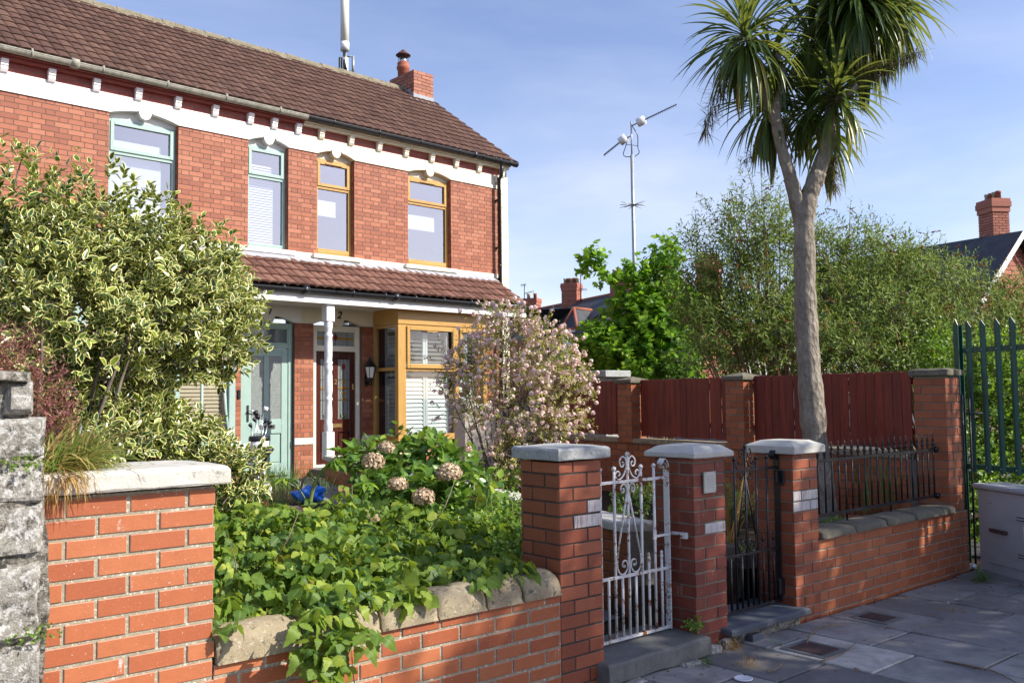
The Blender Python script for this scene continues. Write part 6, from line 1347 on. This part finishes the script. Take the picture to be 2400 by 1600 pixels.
for lab, lst, sd_, bs in bl:
    b_ = B(lst); t, P_, D_ = bush('buddleia_bush', lab, 'bush', b_, bs, sd_, 95, 10, .30, .110, .028, 'buddleia_leaf', T='slim', nst=60, stem=(.04, .005), smat='twig', spread=.95, up=.55, inner=.30, lum=.34, group='buddleia bushes beyond the side fence', twigs=260, under=.7, tipsmall=.45)
    rng = np.random.default_rng(sd_); i = rng.choice(len(P_), 150); tip = P_[i]+D_[i]*.27; k = 34; ax0 = norm(D_[i]+A3((0, 0, -.9))+rng.normal(size=(len(i), 3))*.5); u = rng.random((len(i), k)); pos = (tip[:, None]+ax0[:, None]*(u*.13)[..., None]).reshape(-1, 3); d = rdir(rng, len(pos)); leaves('seed_spikes', 'petal', pos, d, rdir(rng, len(pos)), .016, .012, 'spike_brown', t, None, rng)
sb = B([(x, y, D*1.27, tuple(q*1.27 for q in (r if isinstance(r, tuple) else (r, r, r)))) for x, y, D, r in [(1450, 830, 15, .42), (1400, 800, 15, .24), (1530, 780, 15, .46), (1600, 810, 15, .42), (1555, 640, 15.2, (.22, .22, .50)), (1490, 670, 15, (.15, .15, .38)), (1385, 615, 15, .15), (1425, 660, 15, .13), (1455, 730, 15, .17), (1625, 730, 15, .30), (1545, 710, 15.2, .32), (1500, 870, 14.8, .3), (1380, 850, 15.4, .2), (1590, 880, 14.6, .3)]])
bush('sycamore_tree', 'young sycamore tree with bright green lobed leaves beyond the red fence', 'tree', sb, (15.3, 11.8, 0), 111, 85, 6, .26, .125, .14, 'sycamore_leaf', T='maple', nst=26, stem=(.05, .008), spread=1.2, up=.8, inner=.35, lum=.34, under=.5, tipsmall=.2)
hg = B([(1370, 870, 21, .5), (1430, 890, 21, .45), (1320, 880, 21, .4), (1480, 890, 21, .5)])
bush('garden_hedge', 'loose green garden hedge between the pink shrub and the sycamore, beyond the fence', 'hedge', hg, (15, 15, 0), 112, 110, 6, .2, .07, .04, 'hedge_leaf', nst=10)
b3 = B([(2300, 880, 11, .42), (2380, 900, 11, .45), (2330, 1010, 10.8, .42), (2400, 1060, 10.8, .42), (2270, 1080, 10.5, .3), (2260, 960, 11, .3), (2250, 1180, 10.4, .3), (2320, 1180, 10.6, .4), (2420, 950, 10.8, .4), (2275, 1280, 10.2, .25), (2200, 850, 12, .35)])
bush('bramble_thicket', 'tangled bramble thicket of light green leaves behind the green palisade', 'bush', b3, (11.4, 4.2, 0), 113, 190, 6, .16, .060, .042, 'hedge_leaf', nst=40, stem=(.012, .004), smat='twig', inner=.35, lum=.22, under=.7, twigs=200)
b4 = B([(1650, 860, 16, .6), (1780, 860, 16, .6), (1900, 850, 16, .7), (2030, 850, 16, .7), (2160, 860, 16, .7), (2300, 850, 16, .7)])
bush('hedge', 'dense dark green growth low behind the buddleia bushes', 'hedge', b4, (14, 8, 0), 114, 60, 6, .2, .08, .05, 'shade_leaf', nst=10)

# ---- trees across the street that shade the pavement (out of the picture to the right)
def street_tree(lab, base, blobs, seed, dens):
    t, P_, D_ = bush('street_tree', lab, 'tree', blobs, base, seed, dens, 6, .35, .17, .14, 'sycamore_leaf', T='leaf', nst=50, stem=(.14, .02), spread=1.2, inner=.3, lum=.2, group='street trees opposite the gates')
    mb = MB().mat('bark_grey'); mb.tube([(base[0], base[1], -.1), (base[0]+.1, base[1], 2.0), (base[0]+.05, base[1]+.1, base[2])], [.26, .21, .15], 14); mb.build('trunk', parent=t)
TREES = [((10.5, -6.2, 3.6), [((9.3, -4.3, 6.2), (2.2, 2.0, 1.6)), ((11.6, -6.0, 6.1), (2.3, 2.0, 1.6)), ((8.2, -3.5, 6.2), (.9, .8, .6)), ((13.6, -5.6, 6.0), (1.9, 1.6, 1.4)), ((11.9, -3.3, 6.4), (1.2, .9, .9))], 121, 21)]
for i, (b_, bb, sd_, dn) in enumerate(TREES): street_tree('broad leafy street tree casting shade over the gates', b_, bb, sd_, dn)

# ============================================================ SMALL THINGS IN THE GARDEN
q = at(598, 1040, 11.6)
t = thing('golf_bag', 'white and black golf bag with clubs leaning by the pale green door', 'golf bag', (q.x, q.y, .37)); ax_ = Vector((.10, .05, 1)).normalized()
def ringset(mb, c0, prof, n=14, sx=1.0):
    mb.S = True; rg = []
    for r, h in prof: c = c0+ax_*h; rg.append([mb.v(c.x+r*math.cos(2*math.pi*j/n)*sx, c.y+r*math.sin(2*math.pi*j/n), c.z) for j in range(n)])
    for a, b in zip(rg, rg[1:]):
        for j in range(n): mb.f([a[j], a[(j+1) % n], b[(j+1) % n], b[j]])
    mb.S = False; mb.f(rg[0][::-1]); mb.f(rg[-1])
c0 = Vector((q.x, q.y, .37))
mb = MB().mat('bag_white'); ringset(mb, c0, [(.10, 0), (.12, .03), (.12, .22), (.105, .30), (.10, .52), (.115, .62), (.125, .70), (.125, .76)]); mb.build('bag', parent=t)
mb = MB().mat('bag_black'); ringset(mb, c0+Vector((-.03, -.06, 0)), [(.04, .10), (.09, .14), (.10, .30), (.07, .40), (.03, .44)]); mb.build('pocket', parent=t)
mb = MB().mat('bag_black'); ringset(mb, c0, [(.128, .755), (.135, .77), (.132, .81), (.12, .82), (.11, .80)]); mb.build('rim', parent=t)
mb = MB().mat('bag_white'); ringset(mb, c0+Vector((.10, -.08, 0)), [(.03, .02), (.07, .06), (.075, .16), (.04, .22)]); mb.build('pocket', parent=t)
for i, (dx, dy, h, k) in enumerate(((-.07, 0, 1.02, 0), (-.04, .03, 1.10, 1), (.02, -.02, 1.15, 2), (.06, .02, 1.00, 0), (.0, .05, 1.05, 1), (.09, -.02, .98, 0), (-.13, -.02, .95, 0))):
    a = c0+ax_*.6+Vector((dx*.5, dy*.5, 0)); b = c0+ax_*h+Vector((dx, dy, 0)); mb = MB().mat('silver'); mb.tube([a, b], .006, 6)
    mb.mat(['dark_metal', 'bag_black', 'bag_white'][k]); e = b+Vector((.05 if dx > 0 else -.05, -.02, .01)); mb.tube([b-Vector((0, 0, .02)), b+(e-b)*.5+Vector((0, 0, .012)), e], [.012, .028+.012*(k > 0), .010+.014*(k > 0)], 9); mb.build('golf_club', parent=t)
q = at(640, 1130, 11.3); t = thing('umbrella', 'folded black umbrella leaning in front of the golf bag', 'umbrella', (q.x, q.y, .37)); mb = MB().mat('bag_black'); mb.tube([at(607, 1115, 11.2), at(622, 1070, 11.2), at(634, 1048, 11.2)], [.012, .03, .055], 9); mb.mat('silver').tube([at(600, 1135, 11.2), at(607, 1115, 11.2)], .008, 6); mb.build('canopy', parent=t)
q = gp(725, 1175, .40); nb = blobby('shopping_bag', 'blue woven shopping bag slumped on the ground with its handle up', 'bag', (q.x, q.y, .36), (.19, .15, .13), 'bag_blue', 12, crumple=.28)
mb = MB().mat('bag_black')
for dx, dy in ((0, .05), (-.05, -.06)):
    P = curve([(q.x-.10+dx, q.y+dy, .56), (q.x-.04+dx, q.y+dy, .70), (q.x+.08+dx, q.y+dy-.02, .68), (q.x+.17+dx, q.y+dy, .56)], 6); 
    for a, b in zip(P, P[1:]): mb.quad((a[0], a[1]-.014, a[2]), (b[0], b[1]-.014, b[2]), (b[0], b[1]+.014, b[2]), (a[0], a[1]+.014, a[2])); mb.quad((a[0], a[1]-.014, a[2]-.003), (a[0], a[1]+.014, a[2]-.003), (b[0], b[1]+.014, b[2]-.003), (b[0], b[1]-.014, b[2]-.003))
o = mb.build('handles', base=(q.x, q.y, .36)); o.parent = nb; o.location = (0, 0, 0)
q = gp(665, 1212, .38); blobby('garden_sack', 'crumpled brown paper sack lying between the holly and the blue bag', 'sack', (q.x, q.y, .37), (.22, .13, .07), 'kraft', 15, crumple=.35)
q = gp(620, 1196, .40); blobby('orange_wrapper', 'orange torn wrapper at the left end of the brown paper sack', 'wrapper', (q.x, q.y, .38), (.05, .05, .06), 'kraft_orange', 16, crumple=.5)

# ============================================================ FAR HOUSES
def wv(px, py, D): return at(px, py, D)
def poly(mb, pts): mb.f([mb.v(*p) for p in pts])
def stack(root, c, w_, d_, z0, z1, a, pots, mat='brick_far', pr=.12, ph=.35):
    c_, s_ = math.cos(a), math.sin(a); T = lambda x, y, z: (c[0]+x*c_-y*s_, c[1]+x*s_+y*c_, z)
    mb = MB(); mb.T = T; H_ = z1-z0; mb.mat('mortar_house').box(-w_/2+.02, w_/2-.02, -d_/2+.02, d_/2-.02, z0, z1)
    def ringb(x0, x1, y0, y1, za, zb):
        for k_, (dd, u0, u1) in dict(front=(y0+.004, x0, x1), left=(x0+.004, y0+.02, y1), right=(x1-.004, y0+.02, y1), back=(y1-.004, x0, x1)).items():
            f_ = face(k_, 0, dd); mb.T = (lambda f_: lambda u, d, z: T(*f_(u, d, z)))(f_); Tm = mb.T; bricks(mb, Tm, u0, u1, za, zb, c=.09, Lb=.25, j=.014, mat=mat, proud=.008); mb.T = T
    ringb(-w_/2, w_/2, -d_/2, d_/2, z0, z1-.45); mb.mat(mat); mb.rnd = .7; mb.box(-w_/2-.03, w_/2+.03, -d_/2-.03, d_/2+.03, z1-.45, z1-.28); mb.rnd = .3; mb.box(-w_/2-.06, w_/2+.06, -d_/2-.06, d_/2+.06, z1-.28, z1-.10); mb.rnd = .5; mb.box(-w_/2-.04, w_/2+.04, -d_/2-.04, d_/2+.04, z1-.10, z1)
    ck = mb.build('chimney', parent=root)
    for i in range(pots):
        x = -w_/2+w_*(i+.5)/pots; X, Y, _ = T(x, 0, 0); m2 = MB().mat('pot_buff' if (i+pots) % 2 else 'terracotta').lathe(X, Y, [(pr, z1), (pr*.9, z1+ph*.7), (pr*1.1, z1+ph*.75), (pr, z1+ph)], 12); o = m2.build('chimney_pot', parent=root); sub(o, ck)
    return ck
# row of terraces seen past the sycamore; row frame: x runs back along the row
p0 = wv(1600, 690, 46); p1 = wv(1236, 740, 62); av = math.atan2(p1.y-p0.y, p1.x-p0.x); RL = (p1-p0).xy.length
ROW = ((p0.x, p0.y), math.degrees(av))
def rowp(x, y, z): return (p0.x+x*math.cos(av)-y*math.sin(av), p0.y+x*math.sin(av)+y*math.cos(av), z)
rowlab = ['brick terraced house with a dark slate roof mostly hidden by the buddleia', 'brick terraced house with a four pot chimney behind the sycamore', 'brick terraced house with a hipped bay roof and a tall chimney beyond the pink shrub', 'far brick terraced house with a skylight, right of the lead edged housefront corner']
L4 = RL/3.6
for i, lab in enumerate(rowlab):
    t = thing('terraced_house', lab, 'house', (L4*(i+.5), 0, 0), ROW, 'distant terraced houses'); a, b = L4*i, L4*(i+1)-.05; zr, ze, hw = 7.45, 5.0, 4.2
    mb = MB().mat('brick_far'); mb.rnd = .3+.15*i; mb.box(a, b, -hw+.3, hw-.3, -.1, ze); mb.build('wall', parent=t)
    mb = MB().mat('slate_roof'); mb.quad((a, hw, ze-.1), (b, hw, ze-.1), (b, 0, zr), (a, 0, zr)); mb.quad((a, -hw, ze-.1), (b, -hw, ze-.1), (b, 0, zr), (a, 0, zr)); mb.mat('terracotta')
    x = a
    while x < b: mb.box(x, min(x+.42, b), -.12, .12, zr-.06, zr+.07); x += .45
    rf = mb.build('roof', parent=t)
    for k in range(3): m2 = MB().mat('white_paint'); x = a+L4*(.2+.3*k); frame_ring(m2, x, x+.9, 2.9, 4.4, 0, .1, .1); m2.V = [(vx, hw-.3+.02-vy*.5+.05, vz) for vx, vy, vz in m2.V]; w_ = m2.build('window', parent=t)
CH = [(1661, 640, 47, 1.15, .7, 2, 5), (1458, 676, 51, 1.15, .9, 3, 4), (1340, 700, 56, 1.0, .9, 3, 5), (1247, 722, 61, .95, .8, 3, 2)]
roots = [o for o in bpy.data.objects if o.get('group') == 'distant terraced houses']
tops = [610, 645, 665, 700]
for (px, py, D, w_, d_, hh, pots), rt, ty in zip(CH, roots, tops):
    z1 = at(px, ty, D).z; c = at(px, py, D); bx = FR[rt.name]['base']; cx, cy = c.x-p0.x, c.y-p0.y; lx = cx*math.cos(av)+cy*math.sin(av); ly = -cx*math.sin(av)+cy*math.cos(av); stack(rt, (lx, ly), w_, d_, 5.2, z1, math.radians(40)-av*0, pots)
# hipped bay and gable block of the third house
t = roots[2]; c = wv(1350, 790, 50)
def pane_poly(mb, pts): mb.f([mb.v(*[a-b for a, b in zip(p, (0, 0, 0))]) for p in pts])
hb_ = thing('terraced_house', 'brick wing with small hipped slate roof and white framed window beyond the pink shrub', 'house', (c.x, c.y, 0), group='distant terraced houses')
def WP(px, py, D): q = at(px, py, D); return (q.x, q.y, q.z)
ap = WP(1345, 722, 49.5); e1 = WP(1318, 766, 49); e2 = WP(1352, 768, 48); e3 = WP(1372, 762, 49.5); e4 = WP(1290, 765, 53); rd = WP(1390, 727, 51); e5 = WP(1400, 770, 50)
mb = MB().mat('slate_roof'); poly(mb, [e4, e1, ap]); poly(mb, [e1, e2, ap]); poly(mb, [e2, e5, rd, ap]); poly(mb, [e4, ap, (ap[0]-3, ap[1]+6, ap[2]), (e4[0]-3, e4[1]+6, e4[2])]); rf = mb.build('roof', parent=hb_)
mb = MB().mat('terracotta')
for a, b in ((ap, e1), (ap, e2), (ap, rd)): mb.tube([a, b], .09, 6)
o = mb.build('ridge_tiles', parent=hb_); sub(o, rf)
mb = MB().mat('brick_far'); mb.rnd = .6
for a, b in ((e4, e1), (e1, e2), (e2, e5)): poly(mb, [(a[0], a[1], -.1), (b[0], b[1], -.1), (b[0], b[1], b[2]), (a[0], a[1], a[2])])
mb.build('wall', parent=hb_)
a, b = Vector(e1), Vector(e2); u = (b-a); n_ = Vector((u.y, -u.x, 0)).normalized(); n_ = n_ if n_.dot(Vector((-1, -.5, 0))) > 0 else -n_
mb = MB().mat('cream_paint'); A_ = a+u*.06+n_*.05; B_ = a+u*.94+n_*.05; poly(mb, [(A_.x, A_.y, 1.2), (B_.x, B_.y, 1.2), (B_.x, B_.y, a.z-.25), (A_.x, A_.y, a.z-.25)]); sr = mb.build('surround', parent=hb_)
for z0, z1 in ((3.05, 4.55), (1.4, 2.4)):
    mb = MB().mat('white_paint'); A_ = a+u*.24+n_*.1; B_ = a+u*.76+n_*.1; poly(mb, [(A_.x, A_.y, z0), (B_.x, B_.y, z0), (B_.x, B_.y, z1), (A_.x, A_.y, z1)]); wn = mb.build('window', parent=hb_)
    mb = MB().mat('glass_dark'); A_ = a+u*.32+n_*.13; B_ = a+u*.68+n_*.13; poly(mb, [(A_.x, A_.y, z0+.15), (B_.x, B_.y, z0+.15), (B_.x, B_.y, z1-.15), (A_.x, A_.y, z1-.15)]); o = mb.build('pane', parent=hb_); sub(o, wn)
g0 = WP(1385, 775, 48); g1 = WP(1383, 760, 48); g2 = WP(1462, 705, 45); g3 = WP(1540, 760, 42); g4 = WP(1540, 860, 42)
gw = thing('terraced_house', 'buff brick gable wall with a dark slate verge behind the sycamore', 'house', (g0[0], g0[1], 0), group='distant terraced houses')
mb = MB().mat('brick_buff'); poly(mb, [(g1[0], g1[1], -.1), (g3[0], g3[1], -.1), g3, g2, g1]); mb.build('wall', parent=gw)
mb = MB().mat('slate_roof'); bk = Vector((6, 9, 0)); up_ = Vector((-.15, -.1, .12))
poly(mb, [tuple(Vector(g1)+up_), tuple(Vector(g2)+up_), tuple(Vector(g2)+bk), tuple(Vector(g1)+bk)]); poly(mb, [tuple(Vector(g2)+up_), tuple(Vector(g3)+up_), tuple(Vector(g3)+bk), tuple(Vector(g2)+bk)]); mb.tube([tuple(Vector(g1)+up_), tuple(Vector(g2)+up_), tuple(Vector(g3)+up_)], .11, 6); mb.build('roof', parent=gw)
# lean-to with white fascia in front of the gable
w0, w1 = Vector(WP(1392, 812, 44)), Vector(WP(1450, 803, 42)); mb = MB().mat('white_paint'); poly(mb, [tuple(w0), tuple(w1), tuple(w1+Vector((0, 0, .45))), tuple(w0+Vector((0, 0, .45)))]); o = mb.build('fascia', parent=gw)
mb = MB().mat('slate_roof'); k = Vector((1.5, 1.8, 1.3)); poly(mb, [tuple(w0+Vector((-.1, -.1, .45))), tuple(w1+Vector((-.1, -.1, .45))), tuple(w1+k), tuple(w0+k)]); o = mb.build('lean_to_roof', parent=gw)
mb = MB().mat('white_paint'); poly(mb, [tuple(w0+Vector((0, 0, -2.6))), tuple(w0+(w1-w0)*.12+Vector((0, 0, -2.6))), tuple(w0+(w1-w0)*.12), tuple(w0)]); mb.build('frame', parent=gw)
# skylight on the farthest roof
q = at(1296, 738, 58); t = roots[3]; mb = MB().mat('skylight'); pts = [WP(1286, 748, 57.5), WP(1300, 750, 57), WP(1316, 732, 58.5), WP(1302, 730, 59)]
pts = [(rowx := ((p[0]-p0.x)*math.cos(av)+(p[1]-p0.y)*math.sin(av)), -(p[0]-p0.x)*math.sin(av)+(p[1]-p0.y)*math.cos(av), p[2]) for p in pts]
pts = [(x, y, 7.45-(7.45-4.9)*abs(y)/4.2+.08) for x, y, z in pts]; poly(mb, pts); mb.build('skylight', parent=t)
# house at the right with the tall chimney and gable
gp0 = at(2352, 552, 30); rt = thing('gable_house', 'pink brick house with white bargeboard gable and tall clustered chimney at the right edge', 'house', (gp0.x, gp0.y, 0))
ga = Vector(WP(2372, 548, 29)); gl = Vector(WP(2215, 690, 27.2)); grr = Vector(WP(2530, 700, 31)); dirg = (grr-gl); dirg.z = 0; dirg.normalize(); nb_ = Vector((-dirg.y, dirg.x, 0)); nb_ = nb_ if nb_.dot(Vector((1, 1, 0))) > 0 else -nb_
mb = MB().mat('mortar_house'); lw_ = (grr-gl).xy.length/2; mid = Vector((ga.x, ga.y, 0)); lz = ga.z-lw_*.95
poly(mb, [tuple(mid-dirg*lw_+Vector((0, 0, -.1))), tuple(mid+dirg*lw_+Vector((0, 0, -.1))), tuple(mid+dirg*lw_+Vector((0, 0, lz))), tuple(mid+Vector((0, 0, ga.z-.1))), tuple(mid-dirg*lw_+Vector((0, 0, lz)))])
Tg = lambda u, d, z: (mid.x+dirg.x*u+nb_.x*(d-.02), mid.y+dirg.y*u+nb_.y*(d-.02), z)
z = 1.0
while z < ga.z-.3:
    hw_ = lw_ if z < lz else lw_*(ga.z-z-.1)/(ga.z-lz)
    bricks(mb, Tg, -hw_+.02, hw_-.02, z, z+.14, c=.15, Lb=.45, j=.016, mat='brick_far', proud=.004, phase=int(z*7) % 2); z += .15
mb.build('wall', parent=rt)
mb = MB().mat('slate_roof')
for s in (-1, 1):
    a = mid+dirg*s*(lw_+.35)-nb_*.35+Vector((0, 0, lz-.35)); b = mid-nb_*.35+Vector((0, 0, ga.z+.05)); poly(mb, [tuple(a), tuple(b), tuple(b+nb_*9), tuple(a+nb_*9)])
mb.build('roof', parent=rt)
mb = MB().mat('white_paint')
for s in (-1, 1):
    a = mid+dirg*s*(lw_+.35)-nb_*.37+Vector((0, 0, lz-.35)); b = mid-nb_*.37+Vector((0, 0, ga.z+.05)); dz = Vector((0, 0, -.26)); poly(mb, [tuple(a), tuple(b), tuple(b+dz), tuple(a+dz)])
mb.build('bargeboard', parent=rt)
rr0 = Vector(WP(2190, 593, 34)); rr1 = Vector(WP(2330, 562, 30.5)); dn = Vector((-2.6, -1.2, -2.2)); mb = MB().mat('slate_roof'); poly(mb, [tuple(rr0), tuple(rr1), tuple(rr1+dn), tuple(rr0+dn)]); mb.mat('terracotta')
n_ = 22
for i in range(n_): a = rr0.lerp(rr1, i/n_); mb.box(a.x-.1, a.x+.1, a.y-.1, a.y+.1, a.z-.02, a.z+.10+.05*(i % 2))
mb.build('side_roof', parent=rt)
c = at(2331, 560, 30.3); stack(rt, (c.x, c.y), .74, .60, 4.6, at(2331, 470, 30.3).z, R(55), 4, 'brick_far', .09, .26)

# ============================================================ MASTS AND AERIALS
q0 = at(808, 200, 45); t = thing('phone_mast', 'tall slim pale mobile phone mast rising behind the roof ridge', 'mast', (q0.x, q0.y, 0))
def mz(py, D=45, px=808): return at(px, py, D).z
mb = MB().mat('soffit_cream'); mb.tube([(q0.x, q0.y, mz(120)), (q0.x, q0.y, mz(-60))], [.215, .215], 20); mb.build('shroud', parent=t)
mb = MB().mat('bag_white'); mb.tube([(q0.x, q0.y, mz(119)), (q0.x, q0.y, mz(100))], [.225, .225], 20); mb.build('collar', parent=t)
mb = MB().mat('galv'); mb.tube([(q0.x, q0.y, -.1), (q0.x, q0.y, mz(118))], [.2, .10], 12); mb.build('pole', parent=t)
for dx, w_, m_ in ((-.22, .07, 'dark_metal'), (.06, .09, 'galv')):
    c = q0+Vector((.73*dx, -.68*dx, 0)); mb = MB().mat(m_); mb.cbox(c.x-w_, c.x+w_, c.y-w_, c.y+w_, mz(178), mz(135), .01); mb.build('antenna_panel', parent=t)
c = q0+Vector((.73*.42, -.68*.42, 0)); mb = MB().mat('galv'); mb.tube([(c.x, c.y, mz(174)), (c.x, c.y, mz(132))], .07, 10); mb.tube([(q0.x, q0.y, mz(133)), (c.x, c.y, mz(133))], .04, 6); mb.tube([(q0.x, q0.y, mz(168)), (c.x, c.y, mz(168))], .04, 6); mb.build('side_antenna', parent=t)
mb = MB().mat('black_plastic')
for i in range(5): a = q0+Vector((-.16, -.16, 0)); mb.tube([(a.x+.03*i, a.y, mz(122)), (a.x+.02*i-.06, a.y-.05, mz(145)), (a.x+.05*i+.05, a.y-.03, mz(180))], .022, 5)
mb.build('cables', parent=t)
D_ = 30; t = thing('aerial_mast', 'galvanised mast with two yagi aerials and a spiked anti climb collar', 'mast', tuple(at(1488, 760, D_)))
V = lambda x, y, d=0: at(x, y, D_+d)
mb = MB().mat('galv'); bt = V(1489, 800); bt.z = 0; mb.tube([bt, V(1487, 640), V(1481, 363)], [.075, .065, .055], 12); mb.tube([V(1481, 366), V(1479, 285)], .026, 8); mb.build('pole', parent=t)
mb = MB().mat('galv')
for i in range(18): a = 6.28*i/18; c = V(1484, 480); mb.tube([c+Vector((.06*math.cos(a), .06*math.sin(a), 0)), c+Vector((.45*math.cos(a), .45*math.sin(a), .07*((i % 3)-1)))], [.016, .008], 5)
mb.build('spike_collar', parent=t)
for (a, b, c, dd) in (((1481, 295), (1502, 285), (1586, 245), -.6), ((1481, 318), (1461, 327), (1415, 364), .4)):
    mb = MB().mat('dark_metal'); A_, B_, C_2 = V(*a), V(*b), V(*c, dd); mb.tube([A_, B_, C_2], .020, 6); n_ = 18
    for i in range(n_): p_ = B_.lerp(C_2, (i+1.5)/(n_+1)); mb.tube([p_+Vector((0, 0, -.07)), p_+Vector((0, 0, .05))], .006, 4)
    y = mb.build('yagi_aerial', parent=t); dr_ = (C_2-B_).normalized(); mb = MB().mat('bag_white'); mb.tube([B_-dr_*.12, B_+dr_*.14], .145, 16); o = mb.build('reflector', parent=t); sub(o, y)
mb = MB().mat('black_plastic'); mb.tube(curve([V(1482, 296), V(1494, 318), V(1495, 345), V(1498, 358), V(1488, 367)], 6), .015, 5); mb.tube(curve([V(1472, 322), V(1466, 345), V(1461, 360), V(1465, 367), V(1478, 368)], 6), .015, 5); mb.tube([V(1467, 339), V(1494, 342)], .010, 5); mb.build('cables', parent=t)
def aerial(label, x, y0, y1, D, arms):
    t = thing('tv_aerial', label, 'aerial', tuple(at(x, y0, D)), group='television aerials on the distant chimneys'); mb = MB().mat('dark_metal'); mb.tube([at(x, y0, D), at(x, y1, D)], .03, 6); mb.build('pole', parent=t)
    for dx0, dx1, yy, sl in arms:
        mb = MB().mat('dark_metal'); a, b = at(x+dx0, yy, D), at(x+dx1, yy+sl, D); mb.tube([a, b], .022, 5)
        for i in range(6): p_ = a.lerp(b, i/5); mb.tube([p_+Vector((0, 0, -.12)), p_+Vector((0, 0, .06))], .012, 4)
        mb.build('arm', parent=t)
aerial('television aerial on the farthest chimney, left of the pink shrub top', 1229, 715, 667, 60, [(-8, 4, 668, -2), (0, 22, 688, -6)])
aerial('television aerial behind the tall chimney with a row of pots', 1361, 710, 633, 55, [(-12, 12, 635, -3), (-6, 14, 678, 0)])
aerial('television aerial on the chimney among the buddleia', 1650, 620, 590, 46, [(-24, 16, 592, -4), (-24, -2, 615, -4)])
aerial('thin aerial beside the four pot chimney', 1477, 660, 640, 51, [(-8, 8, 641, 0)])
